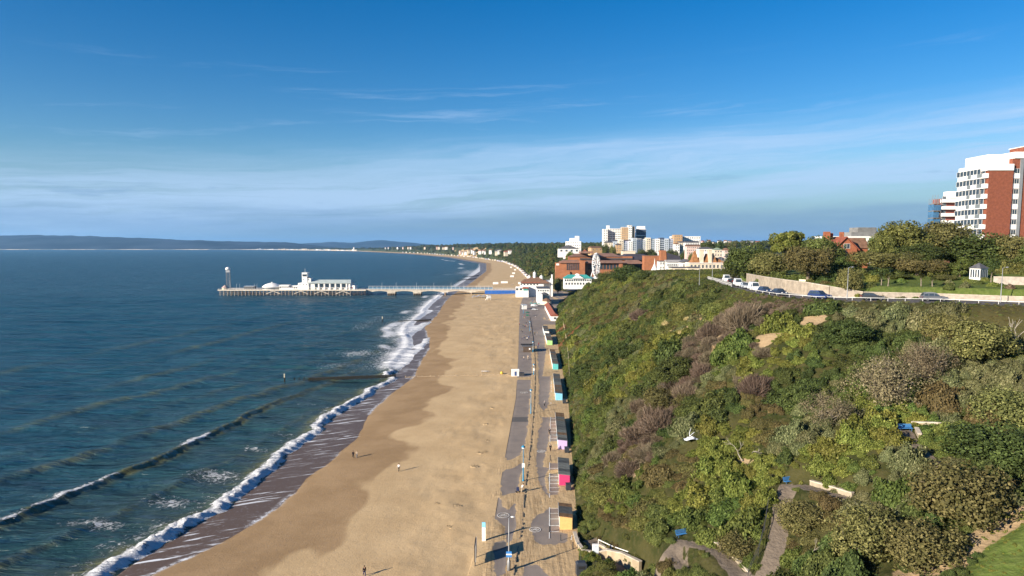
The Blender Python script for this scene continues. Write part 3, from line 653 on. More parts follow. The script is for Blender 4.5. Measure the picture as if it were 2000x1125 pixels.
LEAF = {
 'dark green': leaf_mat('leaf_dark', (.036, .050, .013), (.060, .078, .020), (.10, .12, .034)),
 'olive':        leaf_mat('leaf_olive', (.066, .077, .019), (.100, .110, .028), (.155, .155, .05)),
 'yellow green': leaf_mat('leaf_yellow', (.086, .104, .019), (.138, .146, .028), (.21, .205, .058)),
 'grey green': leaf_mat('leaf_grey', (.082, .090, .036), (.122, .126, .052), (.18, .17, .085)),
 'sage':         leaf_mat('leaf_sage', (0.082, 0.086, 0.025), (0.125, 0.122, 0.039), (0.199, 0.182, 0.069)),
 'bright green': leaf_mat('leaf_bright', (.056, .080, .017), (.088, .115, .025), (.14, .16, .044)),
 'brown twiggy': leaf_mat('leaf_twig', (.095, .070, .046), (.145, .110, .075), (.20, .16, .115), trans=.05),
 'rust brown': leaf_mat('leaf_rust', (.072, .064, .022), (.108, .090, .032), (.15, .125, .05)),
 'tan':          leaf_mat('leaf_tan', (.110, .084, .048), (.158, .122, .072), (.22, .18, .115)),
 'straw':        leaf_mat('leaf_straw', (0.383, 0.286, 0.127), (0.511, 0.390, 0.196), (0.639, 0.520, 0.299))}
BARK = M('bark', (.16, .125, .09), .9, .3, 2.5, .5, 6)
BARK_PALE = M('bark_pale', (.21, .175, .13), .9, .25, 2.5, .4, 6)
def unit(v): return v / (np.linalg.norm(v, axis=-1, keepdims=True) + 1e-9)
def leaf_faces(P, Nn, size, rng, stretch=1.5):
    """one small bent quad per point, facing roughly along the given normals"""
    n = len(P); a = unit(np.cross(Nn, unit(rng.normal(size=(n, 3))))); b = np.cross(Nn, a)
    s = (size * (.6 + .8 * rng.random((n, 1))))
    V = np.stack([P - a * s * stretch * .5, P + b * s * .5, P + a * s * stretch * .5 + Nn * s * .15, P - b * s * .5], 1).reshape(-1, 3)
    lv = np.repeat(rng.random(n), 4)
    return V, np.arange(n * 4).reshape(n, 4), lv
def merge(parts):
    V, Fq, L, o = [], [], [], 0
    for v, f, l in parts: V.append(v); Fq.append(f + o); L.append(l); o += len(v)
    return np.concatenate(V), np.concatenate(Fq), np.concatenate(L)
def lobed(dirs, cen, wid, amp, base):
    d = dirs @ cen.T; return base + (amp * np.exp((d - 1) / wid)).max(1)
def bush_mesh(name, seed, mat, n=1500, leaf=.085, lobes=11, zs=.8, upright=0.0, spiky=False, lean=.18):
    rng = np.random.default_rng(seed)
    cen = unit(rng.normal(size=(lobes, 3)) * [1, 1, .6] + [0, 0, .35]); amp = .24 + .30 * rng.random(lobes); wid = .03 + .05 * rng.random(lobes)
    def shape(d):
        r = lobed(d, cen, wid, amp, .66)
        r = r * (1 + .16 * (fbm(d[:, 0] * 4 + seed, d[:, 1] * 4 + d[:, 2] * 3, 3) - .5))
        p = d * r[:, None] * [1, 1, zs]; p[:, 0] += lean * np.maximum(p[:, 2], 0) * .8; p[:, 1] += lean * np.maximum(p[:, 2], 0) * .5
        return p
    th, ph = np.meshgrid(np.linspace(0, 2 * math.pi, 22, endpoint=False), np.linspace(-.25, math.pi / 2, 10), indexing='xy')
    dc = np.stack([np.cos(th) * np.cos(ph), np.sin(th) * np.cos(ph), np.sin(ph)], -1).reshape(-1, 3)
    core = shape(dc) * .90; i = np.arange(220).reshape(10, 22)
    cf = np.stack([i[:-1], np.roll(i, -1, 1)[:-1], np.roll(i, -1, 1)[1:], i[1:]], -1).reshape(-1, 4)
    d = rng.normal(size=(n, 3)); d[:, 2] = np.abs(d[:, 2]) * 1.0 - .15; d = unit(d)
    p = shape(d); lay = .86 + .2 * rng.random((n, 1)); pn = unit(p * [1, 1, 1 / zs] + 1e-6)
    if spiky:
        a = unit(pn + .55 * rng.normal(size=(n, 3)) + [0, 0, .5]); s = leaf * (1.6 + 2.2 * rng.random((n, 1))); b = unit(np.cross(a, rng.normal(size=(n, 3))))
        q = p * lay; w = leaf * .13
        V = np.stack([q - b * w, q + b * w, q + a * s + b * w * .3, q + a * s - b * w * .3], 1).reshape(-1, 3)
        lf = (V, np.arange(n * 4).reshape(n, 4), np.repeat(rng.random(n), 4))
    else:
        nn = unit(pn + .75 * rng.normal(size=(n, 3)))
        lf = leaf_faces(p * lay, nn, leaf, rng)
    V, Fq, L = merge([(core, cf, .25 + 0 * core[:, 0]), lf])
    return np_mesh(name, V, Fq, mat, False, {'lv': L})
def limb(mb, rng, p, d, L, r, depth, tips, spread=.7):
    segs = 3; pts = [Vector(p)]; dd = Vector(d)
    for k in range(segs):
        dd = (dd + Vector(rng.normal(size=3)) * .16).normalized(); pts.append(pts[-1] + dd * L / segs)
    mb.tube(pts, [r * (1 - .35 * k / segs) for k in range(segs + 1)], 6 if depth > 1 else 4, cap=False)
    if depth == 0: tips.append(pts[-1]); return
    nb = 3 if depth > 1 else 4
    for k in range(nb):
        v = (dd + Vector(unit(rng.normal(size=3))) * spread + Vector((0, 0, .12))).normalized()
        limb(mb, rng, pts[-1] if k else pts[-1], v, L * (.62 + .2 * rng.random()), r * .58, depth - 1, tips, spread)
        if depth == 1: tips.append(pts[2])
def tree_meshes(seed, leafmat, bark, h=9.0, cr=4.5, trunk=.32, leaf=.34, n=5200, clumps=34, flat=.68, lean=(0.5, .35), open_=.0, stems=1, twigs=0, low=.12):
    """crown of leaf clumps carried on limbs; unit metres, foot at the origin"""
    rng = np.random.default_rng(seed); tb = MB(); C = []
    base = h * (1 + low) / 2; va = h * (1 - low) / 2
    for k in range(clumps):
        d = unit(rng.normal(size=3)); rr = rng.random() ** .3
        c = np.array([d[0] * cr * rr * .8, d[1] * cr * rr * .8, base + d[2] * va * rr * .78 - (.12 * va if d[2] < 0 else 0) * 0])
        c[:2] += np.array(lean) * (c[2] / h); C.append((c, min(cr, va * 1.3) * (.26 + .16 * rng.random())))
    for s in range(stems):
        a0 = 2 * math.pi * s / max(stems, 1); f0 = Vector((math.cos(a0) * .3, math.sin(a0) * .3, 0)) * (stems > 1)
        mid = Vector((lean[0] * .4 + f0.x * 4, lean[1] * .4 + f0.y * 4, h * .38))
        tb.tube([f0 - Vector((0, 0, .6)), f0 * 1.4 + Vector((0, 0, h * .18)), mid], [trunk * 1.25, trunk, trunk * .72], 8, cap=False)
        for k, (c, r) in enumerate(C):
            if k % stems != s or (k // stems) % 2: continue
            q = mid.lerp(Vector(c), .5) + Vector(rng.normal(size=3)) * .35
            tb.tube([mid, q, Vector(c)], [trunk * .45, trunk * .25, trunk * .08], 5, cap=False)
            if twigs:
                for j in range(twigs):
                    e = Vector(c) + Vector(unit(rng.normal(size=3) + [0, 0, .5])) * r * (1 + .5 * rng.random())
                    m_ = q.lerp(Vector(c), .4 + .6 * rng.random()); tb.tube([m_, m_.lerp(e, .6) + Vector(rng.normal(size=3)) * .15, e], [trunk * .10, trunk * .06, .012], 3, cap=False)
    parts = []; per = max(1, n // clumps)
    for c, r in C:
        d = unit(rng.normal(size=(per, 3))); rad = r * (.62 + .42 * rng.random((per, 1))); 
        p = c + d * rad * [1, 1, .78]; out = unit(p - np.array([lean[0], lean[1], base * .8]))
        nn = unit(d * .7 + out * .5 + .6 * rng.normal(size=(per, 3)))
        keep = rng.random(per) > open_
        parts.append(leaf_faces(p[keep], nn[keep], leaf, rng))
    V, Fq, L = merge(parts)
    return np_mesh('crown', V, Fq, leafmat, False, {'lv': L}), tb.mesh('trunk', bark, True)
def make_tree(name, label, group, loc, meshes, rz=0.0, s=1.0, cat='tree'):
    t = thing(name, label, cat, loc, rz, group); t.scale = (s, s, s) if not isinstance(s, tuple) else s
    mesh_obj('crown', meshes[0], t); mesh_obj('trunk', meshes[1], t); return t

# prototypes of shrubs: kind -> list of meshes
BUSH = {}
for i, (k, kw) in enumerate([('dark green', dict(n=3200, leaf=.064)), ('olive', dict(n=3600, leaf=.05, zs=.72)), ('yellow green', dict(n=3000, leaf=.07, zs=.75, lobes=14)), ('grey green', dict(n=3200, leaf=.06)),
                             ('bright green', dict(n=3000, leaf=.068)), ('brown twiggy', dict(n=3600, leaf=.10, spiky=True, zs=.75)), ('rust brown', dict(n=3400, leaf=.052, zs=.7))]):
    BUSH[k] = [bush_mesh('shrub', 100 * i + j, LEAF[k], **kw) for j in range(3)]
KINDS = list(BUSH)
# which kind grows where: seeds read off the photograph, the rest by noise
SEEDS = []
def seed(kind, r, *pts):
    for px, py in pts: p = hit(px, py); SEEDS.append((p.x, p.y, r * p.y / 200 if p.y > 200 else r, KINDS.index(kind)))
seed('brown twiggy', 5.5, (1290, 800), (1260, 840), (1320, 770), (1430, 640), (1400, 670), (1375, 700), (1460, 610), (1350, 740), (1350, 690))
seed('brown twiggy', 3.2, (1245, 905), (1470, 740), (1500, 690), (1545, 600), (1110, 660), (1255, 620))
seed('yellow green', 5, (1290, 690), (1270, 715), (1235, 745), (1390, 850), (1400, 880), (1420, 830), (1510, 690), (1545, 665), (1480, 720), (1640, 880), (1620, 910), (1690, 860), (1300, 670), (1440, 860))
seed('yellow green', 3.5, (1330, 990), (1380, 960), (1440, 960), (1480, 930), (1215, 1000), (1490, 990), (1470, 880))
seed('dark green', 5, (1205, 690), (1230, 670), (1130, 720), (1150, 700), (1310, 720), (1290, 735), (1180, 520), (1210, 535), (1150, 545), (1400, 810), (1560, 780), (1580, 730), (1660, 660), (1640, 690))
seed('dark green', 4, (1120, 850), (1135, 900), (1130, 760), (1220, 850), (1360, 780))
seed('rust brown', 4, (1180, 1010), (1210, 1040), (1250, 1010), (1320, 900), (1230, 900), (1480, 800), (1510, 850), (1180, 620), (1215, 615), (1100, 650), (1590, 1010), (1560, 1060), (1340, 930), (1330, 1110), (1400, 760))
seed('olive', 5, (1160, 980), (1150, 1030), (1190, 950), (1280, 980), (1250, 1060), (1260, 570), (1330, 560), (1200, 600), (1150, 600), (1330, 620), (1220, 640), (1440, 590), (1350, 1125), (1560, 960), (1290, 1060))
seed('grey green', 5, (1180, 870), (1350, 850), (1880, 760), (1930, 730), (1820, 720), (1700, 620), (1780, 620), (1600, 960), (1560, 1000), (1700, 950), (1300, 560), (1400, 740), (1230, 790), (1580, 840), (1990, 800), (1800, 900))
seed('bright green', 4, (1410, 725), (1430, 700), (1650, 940), (1700, 750), (1740, 760), (1780, 740), (1600, 700), (1150, 830), (1490, 1070), (1440, 1050), (1680, 930), (1800, 870), (1850, 860), (1240, 960), (1310, 1020), (1420, 990))
SA = np.array(SEEDS)
def kind_at(x, y, rng):
    d = np.hypot(SA[:, 0] - x, (SA[:, 1] - y) * .8) / SA[:, 2] + rng.normal(size=len(SA)) * .22
    i = int(np.argmin(d))
    if d[i] < 1.25: return int(SA[i, 3])
    v = float(fbm(np.array(x / 14 + 5), np.array(y / 20), 3)) + rng.normal() * .07
    for th, k in ((.36, 'dark green'), (.45, 'rust brown'), (.55, 'olive'), (.62, 'grey green'), (.68, 'bright green')):
        if v < th: return KINDS.index(k)
    return KINDS.index('yellow green')
KEEP_OFF = [hit(px, py) for px, py in [(1330, 1052), (1345, 1052), (1770, 842), (1545, 945), (1352, 868)]]
BALD = [(1590, 625, 2.7), (1505, 655, 2.7), (1412, 660, 2.2), (1360, 620, 1.6), (1345, 640, 1.6), (1240, 925, 1.0), (1450, 905, 1.2), (1105, 665, 8), (1098, 640, 7), (1130, 690, 3), (1975, 620, 8), (1925, 690, 3.5), (1985, 1100, 4), (2030, 1060, 6), (2010, 1125, 5), (1092, 632, 6), (1735, 1065, 2.6), (1730, 1040, 2.0), (1352, 868, 1.2), (1720, 1100, 3)]
BALD_W = [(hit(a, b), r) for a, b, r in BALD]
rng = np.random.default_rng(11); CAND = []
n_ = 60000
yy = 42 + 520 * rng.random(n_) ** 1.35; db = rng.random(n_) * 112; xx = X_B(yy) + .6 + db
ins_b = in_poly(xx, yy, EDGE_POLY); de_b = seg_dist(xx, yy, EDGE)[0]; zz = land_z(xx, yy)
c_, s_ = math.cos(PITCH), math.sin(PITCH); fw_ = yy * c_ - (zz - CAMZ) * s_; pxx = CX + F * xx / fw_; pyy = CY - F * (yy * s_ + (zz - CAMZ) * c_) / fw_
rr = 1.3 + 2.7 * rng.random(n_) ** 1.8
rr = np.where(yy > 250, rr * 1.2, rr); rr = np.where(db < 3.5, np.minimum(rr, .75 + db * .3), rr); rr = np.where(ins_b | (de_b < 4.0), np.minimum(rr, .42), rr)
ok = ~(ins_b & np.where(yy < 260, de_b > .8, de_b > 60)) & (fw_ > 30) & (pxx < 2200) & (pxx > 1040) & (pyy < 1260)
for pl, hw in PATHS: ok &= seg_dist(xx, yy, pl)[0] > hw + rr * .45
for p in KEEP_OFF: ok &= np.hypot(xx - p.x, yy - p.y) > rr * .75 + 1.0
for p, r in BALD_W: ok &= np.hypot(xx - p.x, yy - p.y) > r + rr * .3
ok2 = ~(ins_b & np.where(yy < 260, de_b > .8, de_b > 60)) & (fw_ > 30) & (pxx < 2200) & (pxx > 1040) & (pyy < 1260)
for pl, hw in PATHS: ok2 &= seg_dist(xx, yy, pl)[0] > hw + .45
for p in KEEP_OFF: ok2 &= np.hypot(xx - p.x, yy - p.y) > 1.5
for p, r in BALD_W: ok2 &= np.hypot(xx - p.x, yy - p.y) > r * .85
vn = fbm(xx / 14 + 5, yy / 20, 3) + rng.normal(size=n_) * .06
th = [(.41, 'dark green'), (.46, 'rust brown'), (.56, 'olive'), (.62, 'grey green'), (.69, 'bright green')]
cell = {}
for i in np.nonzero(ok)[0]:
    x, y, r = xx[i], yy[i], rr[i]; key = (int(x // 7), int(y // 7)); hitb = False
    for a in (-1, 0, 1):
        for b in (-1, 0, 1):
            for (qx, qy, qr) in cell.get((key[0] + a, key[1] + b), ()):
                if (qx - x) ** 2 + (qy - y) ** 2 < (.44 * (qr + r)) ** 2: hitb = True; break
            if hitb: break
        if hitb: break
    if hitb: continue
    cell.setdefault(key, []).append((x, y, r))
    d = np.hypot(SA[:, 0] - x, (SA[:, 1] - y) * .8) / SA[:, 2] + rng.normal(size=len(SA)) * .2
    j = int(np.argmin(d)); k = int(SA[j, 3]) if d[j] < 1.05 else None
    if k is None: k = KINDS.index(next((kk for t_, kk in th if vn[i] < t_), 'yellow green'))
    CAND.append((x, y, r, k, zz[i]))
LOWR = []
order = np.nonzero(ok2)[0]; order = order[np.argsort(yy[order], kind='stable')]
for i in order:
    x, y = xx[i], yy[i]; key = (int(x // 7), int(y // 7)); r = (.55 + .5 * (i % 97) / 97) * (.6 if de_b[i] < 4 and yy[i] < 260 else 1); bad = False
    for a in (-1, 0, 1):
        for b in (-1, 0, 1):
            for (qx, qy, qr) in cell.get((key[0] + a, key[1] + b), ()):
                if (qx - x) ** 2 + (qy - y) ** 2 < (.72 * qr + .3 * r) ** 2: bad = True; break
            if bad: break
        if bad: break
    if bad or len(LOWR) > 9500: continue
    cell.setdefault(key, []).append((x, y, r * .6)); d = np.hypot(SA[:, 0] - x, (SA[:, 1] - y) * .8) / SA[:, 2]; j = int(np.argmin(d)); k = int(SA[j, 3]) if d[j] < 1.05 else KINDS.index(next((kk for t_, kk in th if vn[i] < t_), 'yellow green'))
    LOWR.append((x, y, zz[i] - .2, (i % 31) / 31 * 6.28, r, r * 1.0, k, i % 3))
items = []
for x, y, r, k, z in CAND:
    px, py, fw = project(x, y, z + r * .5); vis = -60 < px < 2040 and 400 < py < 1180
    items.append((-(r / fw) if vis else 0, x, y, float(z), r, k))
items.sort()
KWORD = {'dark green': 'dense dark green shrub', 'olive': 'olive green shrub', 'yellow green': 'yellow green shrub', 'grey green': 'grey green scrubby shrub', 'bright green': 'fresh green shrub',
         'brown twiggy': 'brown twiggy shrub', 'rust brown': 'rusty brown shrub'}
MARKS = [(1105, 1015, 'the orange beach hut'), (1105, 938, 'the pink beach hut'), (1102, 870, 'the lilac beach hut'), (1095, 775, 'the blue beach hut'), (1333, 1050, 'the lowest blue bench'), (1543, 942, 'the hairpin bench'),
         (1768, 840, 'the topmost blue bench'), (1505, 1040, 'the steep path'), (1523, 577, 'the blue black hatchback'), (1601, 580, 'the navy people carrier'), (1703, 586, 'the charcoal hatchback'), (1823, 587, 'the grey estate car'), (1163, 1085, 'the white notice cabinet'),
         (1352, 868, 'the torn white sheet'), (1930, 1050, 'the sandy track'), (1725, 770, 'the wide tan tree'), (1618, 810, 'the bare twiggy tree'), (1590, 628, 'the bare sandy scar'), (1500, 660, 'the bare soil patch'), (1285, 800, 'the purple brown thicket'),
         (1105, 660, 'the brown bracken'), (1278, 525, 'the conical roof'), (1960, 700, 'the bleached branch'), (1600, 950, 'the cream bend wall'), (1345, 640, 'the straw tussocks'), (1075, 612, 'the long hut')]
USED = {}
def shrub_label(kind, x, y, z, r):
    px, py, _ = project(x, y, z); ms = sorted(MARKS, key=lambda m: (m[0] - px) ** 2 + (m[1] - py) ** 2)
    size = 'small' if r < 1.9 else 'large' if r > 2.8 else 'mid-sized'; opts = []
    for m in ms[:2]:
        dx, dy = px - m[0], py - m[1]; d = math.hypot(dx, dy); how = 'close' if d < 60 else 'some way'
        rel = ('uphill of' if dy < 0 else 'downhill of') if abs(dy) > abs(dx) * .8 else ('inland of' if dx > 0 else 'seaward of'); opts.append(f'{size} {KWORD[kind]} {how} {rel} {m[2]}')
    opts.append(f'{size} {KWORD[kind]} between {ms[0][2]} and {ms[1][2]}'); opts.append(f'{size} {KWORD[kind]} between {ms[0][2]} and {ms[2][2]}'); opts.append(f'{size} {KWORD[kind]} between {ms[1][2]} and {ms[2][2]}')
    for o in opts:
        if o not in USED: USED[o] = 1; return o
    return opts[0]
rest = []
for i, (_, x, y, z, r, k) in enumerate(items):
    rz = rng.random() * 6.28; q = r * (.9 + .25 * rng.random()); sz = q * (.85 + .85 * rng.random() ** 1.5)
    if i < 290:
        o = mesh_obj('shrub', BUSH[KINDS[k]][rng.integers(3)]); o.location = (x, y, z - .25 * r); o.rotation_euler = (0, 0, (rng.random() - .5) * 1.6); o.scale = (q, q, sz)
        tag(o, shrub_label(KINDS[k], x, y, z, r), 'shrub', 'shrubs on the cliff slope')
    else: rest.append((x, y, z - .25 * r, (rng.random() - .5) * 1.6, q, sz, k, rng.integers(3)))
def scatter(name, rows, protos):
    """many small plants as one object: points that carry shared plant meshes"""
    a = np.array([r[:8] for r in rows], float)
    me = bpy.data.meshes.new(name); me.vertices.add(len(a)); me.vertices.foreach_set('co', a[:, :3].astype(np.float32).ravel()); me.update()
    for nm, v in (('rz', a[:, 3]), ('sxy', a[:, 4]), ('sz', a[:, 5]), ('pi', a[:, 6] * 3 + a[:, 7])):
        t = me.attributes.new(nm, 'FLOAT', 'POINT'); t.data.foreach_set('value', v.astype(np.float32))
    ob = mesh_obj(name, me)
    ng = bpy.data.node_groups.new(name, 'GeometryNodeTree'); ng.interface.new_socket('Geometry', in_out='INPUT', socket_type='NodeSocketGeometry'); ng.interface.new_socket('Geometry', in_out='OUTPUT', socket_type='NodeSocketGeometry')
    gi, go = ng.nodes.new('NodeGroupInput'), ng.nodes.new('NodeGroupOutput'); jn = ng.nodes.new('GeometryNodeJoinGeometry')
    def attr(n_):
        q = ng.nodes.new('GeometryNodeInputNamedAttribute'); q.data_type = 'FLOAT'; q.inputs['Name'].default_value = n_
        return next(s for s in q.outputs if s.enabled and s.name == 'Attribute')
    rot = ng.nodes.new('ShaderNodeCombineXYZ'); ng.links.new(attr('rz'), rot.inputs[2])
    scl = ng.nodes.new('ShaderNodeCombineXYZ'); s_ = attr('sxy'); ng.links.new(s_, scl.inputs[0]); ng.links.new(s_, scl.inputs[1]); ng.links.new(attr('sz'), scl.inputs[2])
    pi_ = attr('pi')
    for idx, po in protos.items():
        oi = ng.nodes.new('GeometryNodeObjectInfo'); oi.inputs['Object'].default_value = po; oi.inputs['As Instance'].default_value = True
        cmp_ = ng.nodes.new('FunctionNodeCompare'); cmp_.data_type = 'FLOAT'; cmp_.operation = 'EQUAL'; cmp_.inputs['Epsilon'].default_value = .1
        ng.links.new(pi_, cmp_.inputs[0]); cmp_.inputs[1].default_value = float(idx)
        ip = ng.nodes.new('GeometryNodeInstanceOnPoints'); ng.links.new(gi.outputs[0], ip.inputs['Points']); ng.links.new(cmp_.outputs[0], ip.inputs['Selection'])
        ng.links.new(oi.outputs['Geometry'], ip.inputs['Instance']); ng.links.new(rot.outputs[0], ip.inputs['Rotation']); ng.links.new(scl.outputs[0], ip.inputs['Scale'])
        ng.links.new(ip.outputs[0], jn.inputs[0])
    ng.links.new(jn.outputs[0], go.inputs[0])
    md = ob.modifiers.new('plants', 'NODES'); md.node_group = ng
    return tag(ob, kind='stuff')
def proto_objs(meshes):
    r = {}
    for i, m in meshes.items():
        r[i] = bpy.data.objects.new('shrub_source', m)
    return r
protos = proto_objs({KINDS.index(k) * 3 + j: BUSH[k][j] for k in KINDS for j in range(3)})
scatter('shrubbery', rest + LOWR, protos)
gr = []
for px, py, rad, n, r0 in [(2000, 1105, 11, 520, .22), (1975, 625, 9, 260, .3), (1925, 690, 5, 90, .3), (1098, 640, 8, 160, .3), (1110, 668, 9, 200, .3)]:
    c = hit(px, py)
    for _ in range(n):
        a, q = rng.random() * 6.28, rad * rng.random() ** .5; x, y = c.x + q * math.cos(a), c.y + q * math.sin(a); r = r0 * (.6 + .9 * rng.random())
        gr.append((x, y, ground(x, y) - .06, a, r, r * .9, KINDS.index('yellow green' if px > 1990 else 'rust brown' if rng.random() < .6 else 'olive'), rng.integers(3)))
scatter('rough_grass', gr, protos)
print('bushes', len(items), len(LOWR))
# ------------------------------------------------------------------ clifftop: road, walls, cars, garden, trees, houses
WHITE = M('white_paint', (.78, .77, .74), .55, .05, .5); GLASS = M('window_glass', (.035, .05, .065), .08, .0, spec=.6)
TARMAC = M('tarmac', (.105, .10, .10), .9, .15, .5); STONE = M('cliff_stone', (.31, .26, .20), .9, .22, .9, .5, 4); BRICK = M('red_brick', (.215, .070, .040), .88, .18, 1.5, .2, 8)
TILE_RED = M('roof_tile_red', (.24, .075, .045), .85, .25, 1.2, .3, 6); TILE_BROWN = M('roof_tile_brown', (.17, .095, .06), .85, .25, 1.0, .3, 6); SLATE = M('slate', (.085, .085, .095), .8, .2, 1.0)
METAL = M('grey_metal', (.27, .28, .29), .5, .05, metal=.3); BLACK = M('black_rubber', (.018, .018, .018), .8, 0); CREAM = M('cream_render', (.62, .53, .39), .8, .1, .3); DARK = M('dark_metal', (.05, .05, .055), .6, 0)
CHROME = M('lamp_lens', (.7, .7, .68), .2, 0); TAIL = M('tail_lens', (.35, .02, .015), .3, 0)
def offset_edge(i0, i1, d):
    out = []
    for i in range(i0, i1):
        a, b = EDGE[i], EDGE[i + 1]; p, q = EDGE[i - 1], EDGE[i]
        n = Vector((b[0] - p[0], b[1] - p[1], 0)).normalized()        # travelling towards +y: the plateau lies on the right-hand side
        out.append((a[0] + n.y * d, a[1] - n.x * d, a[2]))
    return out
# which way is inland is checked, not assumed
WALL_L = offset_edge(3, 13, 9.6)
def wall_run(name, pts, th, zlow, ztop, mat, label=None, cat='wall', coping=True):
    t = thing(name, label, cat, (*pts[0][:2], 0)); b, c = MB(), MB(); o = Vector((*pts[0][:2], 0))
    for i in range(len(pts) - 1):
        p, q = Vector((*pts[i][:2], 0)), Vector((*pts[i + 1][:2], 0)); L = (q - p).length; d = (q - p) / L; n = Vector((d.y, -d.x, 0)) * th / 2
        za, zb = ztop[i], ztop[i + 1]; la, lb = zlow[i], zlow[i + 1]
        vs = [p - n, p + n, q + n, q - n]; lo = [la, la, lb, lb]; hi = [za, za, zb, zb]
        vv = [v - o + Vector((0, 0, z)) for v, z in zip(vs, lo)] + [v - o + Vector((0, 0, z)) for v, z in zip(vs, hi)]
        b.add(vv, [(0, 1, 2, 3), (7, 6, 5, 4), (0, 4, 5, 1), (1, 5, 6, 2), (2, 6, 7, 3), (3, 7, 4, 0)])
        c.bar(p - o + Vector((0, 0, za + .07)), q - o + Vector((0, 0, zb + .07)), th + .14, .14)
    b.build('wall_face', mat, t)
    if coping: c.build('coping', M('coping', (.46, .40, .32), .9, .2, 1), t)
    return t
pts = WALL_L; zl = [ROAD_Z - .4] * len(pts)
hgt = [1.1, 1.0, 1.0, 1.1, 1.2, 2.3, 2.8, 2.9, 2.8, 2.5]
def sl(a, b): return pts[a:b], zl[a:b], [ROAD_Z + h for h in hgt[a:b]]
p_, l_, h_ = sl(5, 10); wall_run('retaining_wall', p_, .5, l_, h_, STONE, 'long pale stone retaining wall between the parked cars and the lawn')
p_, l_, h_ = sl(0, 3); wall_run('retaining_wall', p_, .5, l_, h_, STONE, 'low pale stone wall in front of the summerhouse garden')
p_, l_, h_ = sl(2, 6); wall_run('garden_wall', p_, .4, l_, h_, M('pale_stone', (.35, .30, .245), .9, .2, 1.2, .4), 'low cream wall edging the flower bed behind the dark car')
w2 = [(126, 133), (112, 139), (103, 146)]
wall_run('garden_wall', w2, .4, [41.5] * 3, [44.6, 44.5, 44.4], M('grey_stone', (.33, .29, .25), .9, .2, 1.2, .4), 'upper grey stone garden wall behind the clifftop lamp post')
# kerb and centre marking, rail
kb = MB()
E1 = offset_edge(3, 14, 9.0); E0 = offset_edge(3, 14, 1.5)
for a, b in zip(E1[:-1], E1[1:]): kb.bar((a[0], a[1], ROAD_Z + .06), (b[0], b[1], ROAD_Z + .06), .25, .14)
tag(kb.build('kerb', M('kerb_stone', (.36, .34, .31), .9, .1)), kind='structure')
def rail_run(name, pts, label, h=1.05, step=2.2, mat=None, rails=2, cat='railing', r=.05, base=None):
    t = thing(name, label, cat, tuple(pts[0])); o = Vector(pts[0]); ra, po = MB(), []
    for k in range(rails):
        zz = h * (1 - .48 * k)
        for a, b in zip(pts[:-1], pts[1:]): ra.bar(Vector(a) - o + Vector((0, 0, zz)), Vector(b) - o + Vector((0, 0, zz)), r * 1.5, r * 2.2)
    ra.build('rail', mat or WHITE, t); pm = None
    for a, b in zip(pts[:-1], pts[1:]):
        a, b = Vector(a), Vector(b); n = max(1, int((b - a).length / step))
        for k in range(n):
            if pm is None: pm = MB().box(-r, r, -r, r, -.4, h).mesh('post', mat or WHITE)
            q = mesh_obj('post', pm, t); q.location = a.lerp(b, k / n) - o
    return t
rail_run('guard_rail', [(x, y, ROAD_Z) for x, y, z in E0[1:8]], 'white post and rail barrier along the cliff edge in front of the cars', .6, 3.0, None, 1, r=.03)
rail_run('guard_rail', [(x, y, z) for x, y, z in E0[8:11]], 'white metal fence round the road bend by the black car', 1.0, 2.5, None, 2, r=.035)

# ---- cars
def car_body(L, Wd, prof, cab):
    """prof: side outline (x,z) of the lower body, cab: outline of the glasshouse"""
    b = MB(); n = len(prof)
    def ring(pr, y, s): return [(x * s if abs(x) > L * .4 else x, y, z) for x, z in pr]
    vs = ring(prof, -Wd / 2 + .12, .985) + ring(prof, -Wd / 2, 1) + ring(prof, Wd / 2, 1) + ring(prof, Wd / 2 - .12, .985)
    zmid = sum(z for x, z in prof) / n
    vs = [(x, y, z if k < n or k >= 3 * n else (z if z < .75 else z - .05)) for k, (x, y, z) in enumerate(vs)]
    fs = [tuple(range(n)), tuple(reversed(range(3 * n, 4 * n)))]
    for r in range(3): fs += [(r * n + k, (r + 1) * n + k, (r + 1) * n + (k + 1) % n, r * n + (k + 1) % n) for k in range(n)]
    b.add(vs, fs)
    m = len(cab); zt = max(z for x, z in cab); zb = min(z for x, z in cab)
    vs = []
    for sgn in (-1, 1):
        for x, z in cab: vs.append((x, sgn * (Wd / 2 - .06 - .16 * (z - zb) / (zt - zb)), z))
    fs = [tuple(range(m)), tuple(reversed(range(m, 2 * m)))] + [(k, m + k, m + (k + 1) % m, (k + 1) % m) for k in range(m)]
    b.add(vs, fs)
    return b
